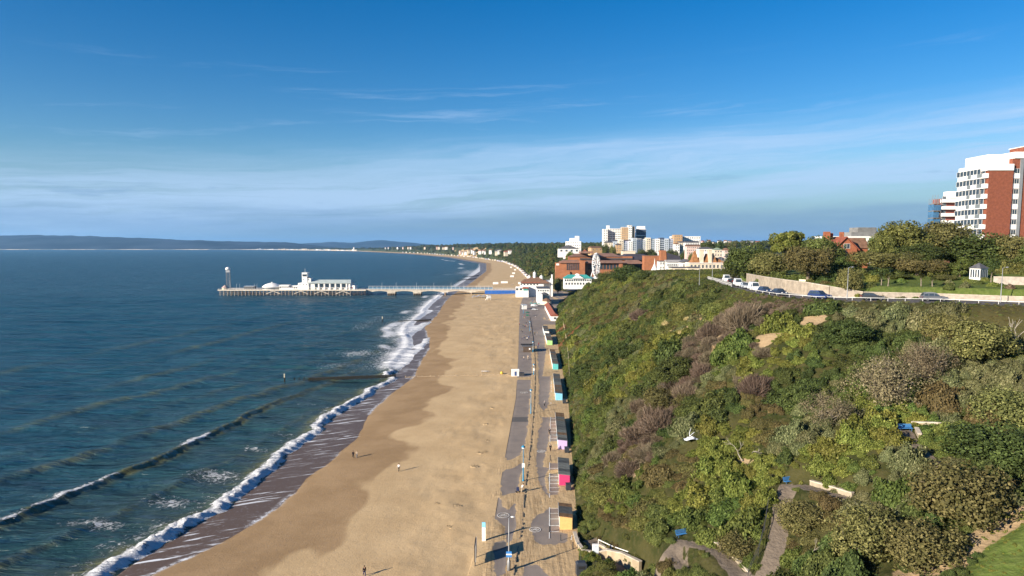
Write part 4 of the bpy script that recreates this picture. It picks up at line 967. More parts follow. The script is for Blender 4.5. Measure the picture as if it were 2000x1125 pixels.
def make_car(label, paint, kind='hatch', loc=(0, 0, 0), rz=0.0, name='parked_car', cat='car', group='vehicles parked along the clifftop road'):
    t = thing(name, label, cat, loc, rz, group)
    if kind == 'van':
        L, Wd, Hh = 5.0, 1.95, 2.1
        prof = [(-2.5, .35), (-2.5, 1.05), (1.55, 1.08), (2.38, .98), (2.5, .7), (2.48, .35)]; cab = [(-2.47, 1.0), (-2.43, 2.02), (-2.2, 2.1), (.95, 2.08), (1.62, 1.06)]
        wins = [((1.0, 2.0), (1.60, 1.12), 'front'), ((.25, 1.9), (1.30, 1.15), 'side')]
    elif kind == 'suv':
        L, Wd, Hh = 4.7, 1.88, 1.72
        prof = [(-2.33, .38), (-2.35, .95), (-2.25, 1.02), (1.0, 1.03), (2.2, .92), (2.35, .7), (2.33, .36)]; cab = [(-2.25, 1.0), (-1.98, 1.60), (-1.7, 1.70), (.15, 1.69), (.95, 1.02)]
    else:
        L, Wd, Hh = 4.3, 1.8, 1.48
        prof = [(-2.12, .32), (-2.15, .85), (-2.0, .95), (.95, .93), (2.0, .80), (2.15, .6), (2.12, .30)]; cab = [(-2.0, .92), (-1.55, 1.36), (-1.2, 1.46), (.05, 1.45), (.95, .92)]
    car_body(L, Wd, prof, cab).build('body', paint, t)
    zt = max(z for x, z in cab); zb = min(z for x, z in cab)
    def ypos(z): return Wd / 2 - .06 - .16 * (z - zb) / (zt - zb)
    def at_cab(x): 
        for (x0, z0), (x1, z1) in zip(cab, cab[1:] + cab[:1]):
            if min(x0, x1) <= x <= max(x0, x1) and max(z0, z1) > zb + .02: return z0 + (z1 - z0) * (x - x0) / (x1 - x0 + 1e-9)
        return zt
    x0, x1 = cab[0][0], cab[-1][0]; segs = [(x0 + .35, (x0 + x1) / 2 - .3), ((x0 + x1) / 2 - .22, x1 - .12)] if kind != 'van' else [(.3, 1.45)]
    if kind == 'suv': segs = [(x0 + .25, -1.25), (-1.17, -.25), (-.17, x1 - .12)]
    for sgn in (-1, 1):
        for a, b in segs:
            lo, hi = zb + .08, zt - .13; ta, tb = min(at_cab(a) - .1, hi), min(at_cab(b) - .1, hi)
            if tb < lo + .05: b2 = b - .30; tb = min(at_cab(b2) - .05, hi)
            else: b2 = b
            q = [(a, lo), (b, lo), (b2, max(tb, lo + .02)), (a + .04, max(ta, lo + .02))]
            vs = [(x, sgn * (ypos(z) + .012), z) for x, z in q]
            w = MB().add(vs, [(0, 1, 2, 3) if sgn < 0 else (3, 2, 1, 0)]); w.build('side_window', GLASS, t)
    fx0, fz0 = cab[-1]; fx1, fz1 = cab[-2]
    def screen(nm, xa, za, xb, zb_, sg):
        vs = [(xa + .015 * sg, -ypos(za) + .08, za + .015), (xa + .015 * sg, ypos(za) - .08, za + .015), (xb + .015 * sg, ypos(zb_) - .08, zb_ + .015), (xb + .015 * sg, -ypos(zb_) + .08, zb_ + .015)]
        MB().add(vs, [(0, 1, 2, 3) if sg > 0 else (3, 2, 1, 0)]).build(nm, GLASS, t)
    screen('windscreen', fx0 + (fx1 - fx0) * .08, fz0 + (fz1 - fz0) * .08, fx0 + (fx1 - fx0) * .9, fz0 + (fz1 - fz0) * .9, 1)
    rx0, rz0 = cab[0]; rx1, rz1 = cab[1]
    screen('rear_window', rx0 + (rx1 - rx0) * .2, rz0 + (rz1 - rz0) * (.2 if kind != 'van' else .45), rx0 + (rx1 - rx0) * .9, rz0 + (rz1 - rz0) * .9, -1)
    tm = MB().lathe([(.20, -.11), (.32, -.11), (.34, -.06), (.34, .06), (.32, .11), (.20, .11)], n=14).mesh('tyre', BLACK); rm = MB().lathe([(.05, -.10), (.2, -.115), (.2, .115), (.05, .10)], n=10).mesh('rim', METAL)
    for sx in (-L * .30, L * .31):
        for sgn in (-1, 1):
            w = mesh_obj('wheel', tm, t); w.location = (sx, sgn * (Wd / 2 - .1), .34); w.rotation_euler = (R(90), 0, 0); mesh_obj('rim', rm, w)
    for sgn in (-1, 1):
        MB().box(L / 2 - .10, L / 2 + .012, sgn * (Wd / 2 - .42) - .16, sgn * (Wd / 2 - .42) + .16, .62, .78).build('headlight', CHROME, t)
        MB().box(-L / 2 - .012, -L / 2 + .06, sgn * (Wd / 2 - .25) - .13, sgn * (Wd / 2 - .25) + .13, .72, .92).build('tail_light', TAIL, t)
        MB().box(.72, .88, sgn * (Wd / 2 + .09) - .09, sgn * (Wd / 2 + .09) + .09, .96, 1.1).build('mirror', paint, t)
    if kind == 'suv':
        for sgn in (-1, 1): MB().bar((-1.7, sgn * .6, 1.74), (.0, sgn * .6, 1.74), .05, .05).build('roof_rail', METAL, t)
    return t
def paint(name, c): return M('paint_' + name, c, .28, .0, spec=.55)
def along_edge(px, d):
    """a spot d metres inside the cliff edge under a photo column"""
    best = None; Eo = offset_edge(3, 16, d)
    for a, b in zip(Eo[:-1], Eo[1:]):
        for k in range(60):
            x, y, z = (a[i] + (b[i] - a[i]) * k / 60 for i in range(3)); p = project(x, y, z)
            if best is None or abs(p[0] - px) < best[0]: best = (abs(p[0] - px), x, y, z, math.atan2(b[1] - a[1], b[0] - a[0]))
    return best[1:]
for px, col, kind, lab, nm, cat in [
    (1823, paint('graphite', (.13, .14, .16)), 'suv', 'dark grey estate car with roof rails parked before the flower bed', 'parked_car', 'car'),
    (1703, paint('charcoal', (.05, .055, .065)), 'hatch', 'charcoal hatchback half hidden by the white barrier', 'parked_car', 'car'),
    (1601, paint('navy', (.025, .045, .13)), 'suv', 'navy blue people carrier parked below the stone wall', 'parked_car', 'car'),
    (1523, paint('blue_black', (.03, .042, .075)), 'hatch', 'blue black hatchback between the wall and the white barrier', 'parked_car', 'car'),
    (1494, paint('dark_blue', (.03, .05, .11)), 'hatch', 'dark blue car tucked behind the white lorry box', 'parked_car', 'car'),
    (1473, paint('white_a', (.78, .78, .78)), 'van', 'white box van parked nearest to the start of the high wall', 'parked_van', 'van'),
    (1441, paint('white_b', (.75, .76, .78)), 'van', 'white van with dark windscreen, middle one of the white vans', 'parked_van', 'van'),
    (1419, paint('white_c', (.72, .74, .76)), 'van', 'white van behind the black car at the road bend', 'parked_van', 'van'),
    (1455, paint('silver', (.45, .48, .52)), 'hatch', 'silver hatchback squeezed between the white vans', 'parked_car', 'car')]:
    x, y, z, a = along_edge(px, 3.6); make_car(lab, col, kind, (x, y, ROAD_Z + .02), a + math.pi, nm, cat)
make_car('black car driving round the bend at the end of the railing', paint('black', (.015, .015, .018)), 'hatch', (66.5, 207, ground(66.5, 207) + .03), R(65), 'car', group=None)

# ---- garden furniture
def lamp_post(name, label, loc, h, mat, arm=.9, group=None, ang=0.0, head=True, cat='street lamp'):
    t = thing(name, label, cat, loc, ang, group)
    MB().lathe([(.13, -.5), (.13, .9), (.085, 1.0), (.05, h)], n=8).build('post', mat, t, True)
    MB().tube([(0, 0, h - .1), (arm * .5, 0, h + .12), (arm, 0, h + .16)], .035, 6).build('arm', mat, t)
    MB().lathe([(.05, .12), (.17, .05), (.2, -.06), (.05, -.1)], (arm, 0, h + .1), 10, 1.4, .8).build('lamp_head', DARK if not head else METAL, t)
    return t
lamp_post('street_lamp', 'thin grey lamp post rising in front of the long stone wall', (69.5, 141.2, ROAD_Z), 6.6, METAL, .9, 'grey street lamps on the clifftop')
lamp_post('street_lamp', 'thin grey lamp post beside the summerhouse garden walls', (95.5, 133, ROAD_Z), 6.8, METAL, .9, 'grey street lamps on the clifftop')
for px, Y, h, lab in [(1366, 228, 8, 'grey lamp post at the outside of the road bend'), (1391, 262, 9, 'tall grey lamp post where the road leaves towards the town'), (1408, 330, 9, 'distant grey lamp post before the cream hotel')]:
    x = (px - 1000) / F * Y; lamp_post('street_lamp', lab, (x, Y, ground(x, Y)), h, METAL, 1.2, 'grey street lamps on the clifftop')
x, y = 104.5, 153.0; z = ground(x, y)
t = thing('summerhouse', 'small white summerhouse with dark pointed roof on the lawn', 'summerhouse', (x, y, z), R(20))
MB().box(-1.2, 1.2, -1.2, 1.2, -.3, 2.4).build('wall', WHITE, t)
MB().hip(-1.2, 1.2, -1.2, 1.2, 2.4, 3.6, over=.25).build('roof', SLATE, t)
for k in range(4):
    MB().box(-1.02 + .55 * k, -.66 + .55 * k, -1.235, -1.19, .35, 2.15).build('window', GLASS, t); MB().box(-1.235, -1.19, -1.02 + .55 * k, -.66 + .55 * k, .35, 2.15).build('window', GLASS, t)
x, y = 73.0, 143.6
t = thing('notice_board', 'grey notice board standing at the corner of the wall', 'notice board', (73.3, 147.0, ground(73.3, 147.0)), R(15))
for s in (-.6, .6): MB().box(s - .04, s + .04, -.04, .04, -.3, 1.9).build('leg', METAL, t)
MB().box(-.75, .75, -.06, .06, .7, 1.9).build('panel', M('board_grey', (.36, .38, .40), .6, .05), t)
x, y = 59.9, 171.0
t = thing('garden_bench', 'pale bench on the lawn edge above the stone wall', 'bench', (62, 158, ground(68, 158)), R(-60))
t.location = (67.5, 159.0, ground(67.5, 159.0))
MB().box(-.9, .9, -.25, .25, .42, .48).build('seat', CREAM, t); MB().box(-.9, .9, .22, .3, .5, .95).build('backrest', CREAM, t)
for s in (-.8, .8): MB().box(s - .05, s + .05, -.22, .25, -.1, .42).build('leg', CREAM, t)

# ---- clifftop trees
TP = {}
def tp(key, *a, **k): TP[key] = tree_meshes(*a, **k)
tp('dark', 1, LEAF['dark green'], BARK, 9, 5.0, n=15000, clumps=52, leaf=.25, low=.04)
tp('dark2', 2, LEAF['dark green'], BARK, 8, 4.6, n=13000, clumps=44, leaf=.24, low=.04)
tp('olive', 3, LEAF['olive'], BARK, 9.5, 5.2, n=15000, clumps=48, leaf=.24, low=.05)
tp('grey', 4, LEAF['sage'], BARK_PALE, 9, 5.0, n=14000, clumps=50, leaf=.22, twigs=1, low=.06)
tp('brown', 5, LEAF['rust brown'], BARK, 8, 5.2, n=13000, clumps=46, low=.14, leaf=.20, twigs=1, open_=.1)
tp('tan', 6, LEAF['tan'], BARK_PALE, 8, 5.2, n=10500, clumps=52, low=.08, leaf=.15, twigs=5, open_=.3, stems=2, trunk=.24)
tp('bare', 7, LEAF['tan'], BARK_PALE, 6.5, 4.0, n=4500, clumps=40, low=.12, leaf=.12, twigs=6, open_=.2, stems=3, trunk=.16)
tp('yellow', 8, LEAF['yellow green'], BARK, 9, 4.6, n=9000, clumps=30, low=.45, leaf=.24, lean=(1.4, .8))
tp('bright', 9, LEAF['bright green'], BARK, 5, 2.4, n=9000, clumps=30, leaf=.14, trunk=.15, low=.03)
tp('shrubtree', 10, LEAF['sage'], BARK, 6, 3.6, n=12000, clumps=48, leaf=.18, trunk=.2, low=.0)
TG = 'trees on the clifftop'
for key, px, Y, ytop, wpx, lab in [
    ('dark', 1462, 214, 472, 96, 'dense dark green tree at the bend of the clifftop road'),
    ('dark2', 1432, 232, 492, 46, 'small dark green tree hanging over the road where it turns away'),
    ('shrubtree', 1502, 193, 489, 92, 'round grey green tree bulging above the start of the high wall'),
    ('yellow', 1527, 205, 449, 74, 'flat topped yellow green cypress poking above the dark trees'),
    ('olive', 1600, 178, 458, 100, 'olive green tree with rounded top next to the red tiled house'),
    ('brown', 1578, 163, 478, 96, 'rust brown tree with pale bare trunks on the lawn'),
    ('dark2', 1640, 172, 500, 62, 'dark green tree in front of the red brick gable'),
    ('olive', 1722, 186, 452, 66, 'olive tree right of the red brick gable'),
    ('olive', 1760, 186, 428, 130, 'tall olive green tree below the green and white block'),
    ('dark', 1790, 176, 470, 90, 'dark tree under the tall olive one, half in shade'),
    ('grey', 1835, 184, 430, 130, 'tall grey green tree with bare pale limbs below the scaffold'),
    ('brown', 1722, 168, 490, 130, 'broad rust brown windswept tree over the garden lawn'),
    ('brown', 1790, 162, 505, 100, 'smaller rust brown tree beside the dark shade of the garden'),
    ('dark', 1838, 166, 512, 86, 'dark green tree behind the bright green bush'),
    ('dark', 1905, 176, 449, 140, 'huge round dark green tree in front of the brick tower block'),
    ('dark2', 1945, 168, 500, 90, 'dark green tree behind the summerhouse'),
    ('brown', 1990, 168, 455, 100, 'brown tree before the brick tower, at the picture edge'),
    ('olive', 2040, 160, 470, 110, 'olive tree by the last brick bay of the tower block'),
    ('bright', 1874, 157, 500, 46, 'fluffy bright green conical tree beside the summerhouse'),
    ('shrubtree', 1659, 147, 520, 58, 'dense grey green upright bush at the corner of the stone wall'),
    ('shrubtree', 1846, 154, 536, 50, 'rounded grey green bush left of the bright green tree'),
    ('dark2', 1755, 158, 535, 52, 'dark rounded bush behind the cordylines')]:
    x = (px - 1000) / F * Y; z = ground(x, Y); ztop = at_y(px, ytop, Y).z; m = TP[key]; bb = np.array([v.co for v in m[0].vertices]); hh, ww = bb[:, 2].max(), (bb[:, 0].max() - bb[:, 0].min())
    sx = wpx / F * Y / ww; make_tree('tree', lab, TG, (x, Y, z - .1), m, random.uniform(-.5, .5), (sx, sx, (ztop - z + .1) / hh))
def clipped(name, label, mat, px, Y, w, h, d=None, seed_=1, cat='hedge', n=1300, grp=None):
    x = (px - 1000) / F * Y; m = bush_mesh(name, seed_, mat, n=n, leaf=.09, lobes=7, lean=0, zs=.9); o = mesh_obj(name, m); o.location = (x, Y, ground(x, Y) - .2); o.scale = (w / 2, (d or w) / 2, h / .85); return tag(o, label, cat, grp)
clipped('hedge', 'yellow clipped hedge on the lawn under the brown tree', LEAF['yellow green'], 1706, 155, 4.2, 2.0, 3, 31)
clipped('hedge', 'green hedge along the lawn behind the pale bench', LEAF['bright green'], 1556, 172, 8.5, 2.2, 3.5, 32)
clipped('hedge', 'dark hedge below the pale trunks of the brown tree', LEAF['dark green'], 1608, 158, 6, 1.7, 3, 33)
clipped('hedge', 'olive hedge lining the lawn at the road bend', LEAF['olive'], 1480, 190, 5, 2.2, 3.5, 34)
clipped('hedge', 'pale olive hedge at the mouth of the side road', LEAF['olive'], 1444, 246, 8, 4, 5, 40)
clipped('shrub', 'small round golden shrub beside the grey notice board', LEAF['yellow green'], 1678, 145, 1.6, 1.5, None, 35, 'shrub')
clipped('shrub', 'dark green round shrub under the yellow clipped hedge', LEAF['dark green'], 1703, 147, 3.2, 1.5, 2, 36, 'shrub')
clipped('shrub', 'flat olive shrub before the grey garden wall', LEAF['olive'], 1905, 147, 4, 1.4, 2.4, 37, 'shrub')
clipped('shrub', 'pale grey shrub on the lawn left of the summerhouse', LEAF['grey green'], 1853, 148, 2.4, 1.6, None, 38, 'shrub')
clipped('shrub', 'tawny shrub on the terrace between the two stone walls', LEAF['tan'], 1975, 138, 2.4, 1.4, None, 39, 'shrub')
EDGEB = [(1500, 188, 3.0, 1.2, 'olive', 'olive wall-top shrub at the high end of the retaining wall'), (1536, 172, 3.2, 1.1, 'rust brown', 'rusty wall-top shrub left of the pale bench'), (1580, 162, 3.4, 1.2, 'olive', 'olive wall-top shrub right of the pale bench'), (1612, 155, 3, 1.1, 'rust brown', 'rusty wall-top shrub under the dark hedge'),
    (1632, 151, 2.6, 1.2, 'olive', 'olive wall-top shrub left of the upright grey bush'), (1690, 144.5, 2.4, .9, 'rust brown', 'low rusty bed plant below the golden shrub'), (1725, 143.5, 2.6, .8, 'rust brown', 'low rusty bed plants before the first cordyline'), (1762, 142.5, 3.0, .8, 'rust brown', 'low rusty bed plants between the two cordyline pairs'), (1790, 142, 2.4, .9, 'olive', 'low olive bed plant behind the grey estate car'),
    (1855, 142, 3.4, 1.1, 'olive', 'olive shrub on the low wall right of the grey estate car'), (1885, 141.5, 3.2, 1.5, 'grey green', 'grey green shrub at the end of the garden beds'), (1890, 150, 2.6, 1.2, 'yellow green', 'yellow green shrub left of the summerhouse door'), (1925, 150, 2.6, 1.4, 'bright green', 'green shrub right of the summerhouse'), (1760, 153, 3.2, 1.6, 'bright green', 'green shrub on the lawn behind the cordylines'), (1940, 143, 3.0, 1.4, 'yellow green', 'yellow green yucca-like clump on the wall terrace'), (1960, 141, 2.4, 1.0, 'bright green', 'low green plants along the wall terrace')]
for i, (px, Y, w, h, kk, lab) in enumerate(EDGEB): clipped('shrub', lab, LEAF[kk], px, Y, w, h, 2.2, 120 + i, 'shrub', 1500, 'garden shrubs along the clifftop wall')
for i, (px, Y, w, h, kk) in enumerate([(1522, 184, 6, 2.4, 'dark green'), (1640, 162, 7, 3.0, 'dark green'), (1675, 166, 7, 3.2, 'olive'), (1725, 163, 6, 2.6, 'dark green'), (1765, 165, 8, 3.4, 'dark green'), (1800, 163, 7, 3.2, 'dark green'), (1830, 160, 6, 2.8, 'olive'), (1870, 163, 7, 3.0, 'dark green'), (1935, 160, 8, 3.4, 'dark green'), (1975, 158, 8, 3.4, 'olive'), (2015, 155, 8, 3.4, 'dark green'), (1580, 170, 8, 3.0, 'dark green')]):
    clipped('shrub', ['shade shrub under the round grey green tree', 'dark undergrowth bush left of the upright grey bush', 'olive undergrowth bush behind the upright grey bush', 'dark undergrowth behind the yellow hedge', 'dark undergrowth behind the cordylines', 'dark shade bush in the middle of the garden edge', 'olive bush beside the rounded grey bush', 'dark bush behind the bright green conical tree', 'dark bush right behind the summerhouse', 'olive undergrowth by the terrace walls', 'dark undergrowth at the end of the upper stone wall', 'dark bush behind the pale trunks'][i], LEAF[kk], px, Y, w, h, 4, 70 + i, 'shrub', 2200, 'undergrowth along the clifftop trees')
for i, (px, Y, h) in enumerate([(1735, 146.5, 3.3), (1722, 149, 3.6), (1800, 146, 3.4), (1822, 145, 2.8), (1936, 148, 3)]):
    x = (px - 1000) / F * Y; t = thing('palm_tree', ['slim cordyline palm left of the row on the lawn edge', 'taller cordyline with leaning stem by the yellow hedge', 'cordyline palm behind the grey estate car', 'short cordyline palm right of the grey estate car', 'cordyline palm by the summerhouse terrace'][i], 'palm', (x, Y, ground(x, Y)), i, 'cordyline palms in the clifftop garden')
    r_ = np.random.default_rng(50 + i); tb = MB(); tb.tube([(0, 0, -.3), (.1, 0, h * .4), (.3, .1, h * .72)], [.14, .1, .09], 6); tb.tube([(.1, 0, h * .4), (-.3, .1, h * .6)], [.08, .07], 5); tb.build('trunk', BARK_PALE, t)
    cr_ = MB()
    for c_ in ((.3, .1, h * .72), (-.3, .1, h * .6)):
        for k in range(46):
            d = Vector(unit(r_.normal(size=3) + [0, 0, .35])); s = d.cross(Vector((0, 0, 1))).normalized() * .06; c0 = Vector(c_); e = c0 + d * (.75 + .3 * r_.random()) - Vector((0, 0, .12))
            mid = c0 + d * .5 + Vector((0, 0, .06)); cr_.add([c0 - s, c0 + s, mid + s, mid - s, e], [(0, 1, 2, 3), (3, 2, 4)])
    cr_.build('crown', LEAF['olive'], t)
# trees and big shrubs on the slope itself
SG = 'trees growing on the cliff slope'
for key, px, py, w, h, lab in [
    ('tan', 1725, 792, 12.5, 9.5, 'wide tan leafless tree in the middle of the slope'), ('bare', 1618, 832, 8.0, 6.5, 'pale bare twiggy tree left of the wide tan one'), ('tan', 1800, 742, 9.5, 7.5, 'second tan tree merging into the wide one uphill'),
    ('grey', 1905, 700, 11, 7.5, 'broad grey green tree below the estate car on the edge'), ('grey', 1840, 660, 9, 5.5, 'grey green scrub tree under the cliff edge'), ('shrubtree', 1880, 1010, 11, 7.5, 'big dark olive tree filling the slope above the sandy track'),
    ('grey', 1690, 1085, 9, 6.5, 'grey green tree crown left of the black gap in the scrub'), ('shrubtree', 1800, 1100, 8.5, 5.5, 'dark crown right of the black gap in the scrub'), ('dark', 1935, 905, 10, 7.0, 'large dark tree with bare trunk below the topmost bench'),
    ('shrubtree', 1975, 830, 10, 6.5, 'grey green tree at the picture edge above the dark tree'), ('grey', 1560, 1035, 6.5, 4.5, 'silvery tree right of the steep path'), ('shrubtree', 1445, 1085, 6.0, 4.2, 'dark leafy tree beside the foot of the steep path'),
    ('dark2', 1215, 710, 9, 7, 'dark round tree on the lower slope behind the far huts'), ('dark2', 1320, 745, 8.5, 6.5, 'dark tree beside the yellow green scrub'), ('dark2', 1140, 742, 8, 6.5, 'dark tree standing right above the blue huts'),
    ('dark', 1185, 552, 13, 9, 'dark tree on the crest before the ferris wheel'), ('dark', 1222, 548, 15, 11, 'tall dark tree on the crest left of the conical roof'), ('dark2', 1250, 552, 10, 8, 'dark tree on the crest hiding the foot of the conical roof'),
    ('olive', 1120, 590, 9, 6, 'olive tree on the shoulder above the long brown roof'), ('dark2', 1560, 800, 6, 5.5, 'dark upright tree left of the bare twiggy tree'), ('dark2', 1655, 668, 8, 5, 'dark tree under the bare sandy scar'), ('brown', 1300, 800, 9, 5, 'purple brown thicket tree on the mid slope')]:
    p = hit(px, py); m = TP[key]; bb = np.array([v.co for v in m[0].vertices]); hh, ww = bb[:, 2].max(), (bb[:, 0].max() - bb[:, 0].min())
    make_tree('tree', lab, SG, (p.x, p.y, p.z - .2 - .14 * h), m, random.uniform(-.7, .7), (w / ww * 1.1, w / ww * 1.1, h / hh))

# ---- blocks on the clifftop
def pane_mesh(w, h, mull=1, fr=.045, frame=WHITE):
    key = ('pane', round(w, 2), round(h, 2), mull)
    if key in MATS: return MATS[key]
    f = MB(); f.box(-w / 2, w / 2, -.06, .02, -h / 2, -h / 2 + fr).box(-w / 2, w / 2, -.06, .02, h / 2 - fr, h / 2).box(-w / 2, -w / 2 + fr, -.06, .02, -h / 2 + fr, h / 2 - fr).box(w / 2 - fr, w / 2, -.06, .02, -h / 2 + fr, h / 2 - fr)
    for k in range(mull): xx = -w / 2 + w * (k + 1) / (mull + 1); f.box(xx - fr / 2, xx + fr / 2, -.05, .02, -h / 2 + fr, h / 2 - fr)
    g = MB().add([(-w / 2 + fr, -.02, -h / 2 + fr), (w / 2 - fr, -.02, -h / 2 + fr), (w / 2 - fr, -.02, h / 2 - fr), (-w / 2 + fr, -.02, h / 2 - fr)], [(0, 1, 2, 3)])
    MATS[key] = (f.mesh('window', frame), g.mesh('pane', GLASS)); return MATS[key]
def window(parent, x, y, z, w, h, rz=0.0, mull=1):
    fm, gm = pane_mesh(w, h, mull); o = mesh_obj('window', fm, parent); o.location = (x, y, z); o.rotation_euler = (0, 0, rz); mesh_obj('pane', gm, o); return o
BZ = 45.0
t = thing('apartment_block', 'tall red brick apartment block with white balcony bands facing the sea', 'apartment block', (134.3, 195, BZ)); FP = 2.86
b = MB(); b.box(0, 6.9, 0, 13, -1, 27.2).box(6.9, 32, .6, 16, -1, 30.6); b.build('wall', BRICK, t)
b = MB(); b.box(-.5, 6.8, -.25, 12.5, 27.2, 29.0); b.build('parapet', WHITE, t)
b = MB(); b.box(1.0, 7.2, 2, 12, 29.0, 31.9).box(7.2, 32.3, .2, 14, 30.6, 32.4); b.build('penthouse', WHITE, t)
b = MB(); b.box(14, 26, 4, 12, 32.4, 34.6); b.build('roof_hut', BRICK, t); MB().box(13.8, 26.2, 3.8, 12.2, 34.6, 34.8).build('roof', WHITE, t)
MB().box(9.0, 9.9, .3, .6, 0, 30.4).build('drainpipe', METAL, t)
for k in range(10):
    z0 = k * FP - .6
    if z0 < 26.5:
        MB().prism([(-.9, 1.2), (-.9, 9.2), (-.35, 13.0), (-.02, 13.0), (-.02, .02), (-.45, .02)], z0, z0 + 1.25).build('balcony', WHITE, t)
        for y0, y1 in ((1.5, 3.6), (6.2, 7.7)):
            MB().box(-.94, -.91, y0, y1, z0 + .25, z0 + 1.3).build('balustrade', M('balcony_glass', (.16, .18, .19), .2, 0), t)
        for j in range(8): window(t, -.62 + (.3 if j == 7 else 0), 12.3 - j * 1.5, z0 + 2.05, 1.46, 1.5, R(-90), 0)
        MB().prism([(-.55, 1.2), (-.55, 12.6), (-.03, 12.9), (-.03, .1), (-.3, .1)], z0 + 2.82, z0 + 2.86).build('soffit', WHITE, t)
    z1 = k * FP + .5
    MB().box(6.92, 9.0, .42, .59, z1 - 1.2, z1 + .15).build('spandrel', WHITE, t); window(t, 7.95, .50, z1 + .85, 2.0, 1.35, 0, 2)
    for xx in (13.3, 17.5, 22, 27): window(t, xx, .56, z1 + .7, 1.5, 1.3, 0, 1)
    if k % 2 == 0: MB().box(11.8, 14.8, -.5, .58, z1 - .9, z1 + .1).build('balcony', WHITE, t)
t = thing('apartment_block', 'white banded apartment block with curved balconies beside the blue scaffold', 'apartment block', (180, 285, BZ)); 
b = MB(); b.box(-2.5, 14, 0, 6, -1, 25.5); b.build('wall', M('plum_brick', (.25, .09, .075), .88, .15, 1.5), t)
MB().box(1.5, 12, 1, 5.5, 25.5, 28.6).build('penthouse', WHITE, t)
for k in range(9):
    z0 = 1 + k * 2.86
    MB().prism([(-3.2, -.02), (-3.0, -1.5), (2.5, -2.2), (7.6, -1.6), (7.6, -.02)], z0, z0 + 1.25).build('balcony', WHITE, t)
    window(t, -1.5, -.06, z0 + 1.95, 1.6, 1.3, 0, 2); window(t, 9.8, -.06, z0 + 1.8, 2.4, 1.3, 0, 2); MB().box(8.4, 11.2, -.12, -.01, z0, z0 + 1.1).build('spandrel', WHITE, t)
NET = M('scaffold_net', (.05, .135, .25), .8, .2, .8)
t = thing('scaffold', 'blue netted scaffold standing against the white banded block', 'scaffold', (173.7, 284.9, BZ)); t.scale = (.66, 1, 1)
for x in (0, 2.2, 4.4):
    for y in (-1, .8, 2.4): MB().box(x - .08, x + .08, y - .08, y + .08, -1, 25.6 + (x == 2.2) * 1.5).build('pole', METAL, t)
for k in range(9):
    MB().box(-.1, 4.4, -1.1, 2.4, k * 2.9, k * 2.9 + .22).build('platform', M('boards', (.22, .19, .15), .9), t)
    if k < 8: MB().box(-.22, -.16, -1.2, 2.5, k * 2.9 + .3, k * 2.9 + 2.85).build('netting', NET, t); MB().box(-.2, 4.3 if k % 3 else 3.2, -1.22, -1.16, k * 2.9 + .3, k * 2.9 + 2.5).build('netting', NET, t)
GREEN = M('pale_green_panel', (.25, .50, .25), .7, .08)
t = thing('office_block', 'low white block with pale green panels and grey roof plant', 'office block', (121.5, 258, BZ), R(4))
MB().box(-1.5, 19, 0, 12, -1, 9.0).build('wall', GREEN, t); MB().box(-1.8, 19.4, -.3, 12.3, 9.0, 9.7).build('cornice', WHITE, t)
MB().box(-1.7, 19.2, -.2, -.02, -1, 3.2).build('wall_base', WHITE, t)
for x in (-1.4, 2.4, 3.8, 8.2, 12.6, 18.4): MB().box(x - .45, x + .45, -.25, -.01, 3.2, 9.0).build('pilaster', WHITE, t)
for k, (x, w) in enumerate(((.6, 1.6), (6.0, 2.4), (10.4, 2.6), (15.5, 3.6))): window(t, x, -.05, 6.3, w, 2.6, 0, 2 if k else 1); 
b = MB(); b.box(8, 19, 3, 10, 9.7, 11.3).box(10.8, 18.2, 3.5, 9.5, 11.3, 13.1); b.build('roof_plant', M('plant_grey', (.17, .17, .165), .8, .2), t)
t = thing('brick_house', 'red brick house with steep tiled gable and two chimneys', 'house', (95.5, 196, 45.0), R(-4)); ORB = M('orange_brick', (.27, .095, .048), .88, .18, 1.5, .2, 8)
b = MB(); b.box(-3.1, 3.1, 0, 9, -1, 5.3); b.add([(-3.1, 0, 5.3), (3.1, 0, 5.3), (0, 0, 8.4), (-3.1, .3, 5.3), (3.1, .3, 5.3), (0, .3, 8.4)], [(0, 1, 2), (5, 4, 3), (0, 2, 5, 3), (1, 4, 5, 2)]); b.box(-8, -3.1, 1.6, 8, -1, 5.2).box(3.1, 7, 2, 8, -1, 5.4); b.build('wall', ORB, t)
for sgn in (-1, 1):
    b = MB(); b.add([(0, -.5, 8.75), (sgn * 3.7, -.5, 4.95), (sgn * 3.7, 9.3, 4.95), (0, 9.3, 8.75), (0, -.5, 8.5), (sgn * 3.7, -.5, 4.7), (sgn * 3.7, 9.3, 4.7), (0, 9.3, 8.5)], [(0, 1, 2, 3), (4, 7, 6, 5), (0, 4, 5, 1), (2, 6, 7, 3), (1, 5, 6, 2)]); b.build('roof', TILE_RED, t)
MB().gable(-8.3, -.5, 1.2, 8.4, 5.2, 8.0, 'x').build('roof', TILE_RED, t); MB().gable(.5, 7.3, 1.6, 8.4, 5.4, 8.4, 'x').build('roof', TILE_BROWN, t)
MB().box(-4.2, -2.6, 5, 6.3, 7.5, 10.2).build('chimney', ORB, t); MB().box(.3, 1.3, 5, 6, 8, 10.1).build('chimney', ORB, t); MB().box(-2.4, -1.2, 6.5, 7.5, 7.5, 9.8).build('chimney', ORB, t)
window(t, .2, -.03, 6.0, 1.7, 1.4, 0, 1); window(t, -5.5, 1.55, 3.0, 1.8, 1.4, 0, 1); window(t, 0, -.03, 2.8, 2.2, 1.5, 0, 2)
t = thing('garden_cottage', 'white cottage glimpsed between the trunks of the clifftop trees', 'cottage', (86, 183, 45), 0)
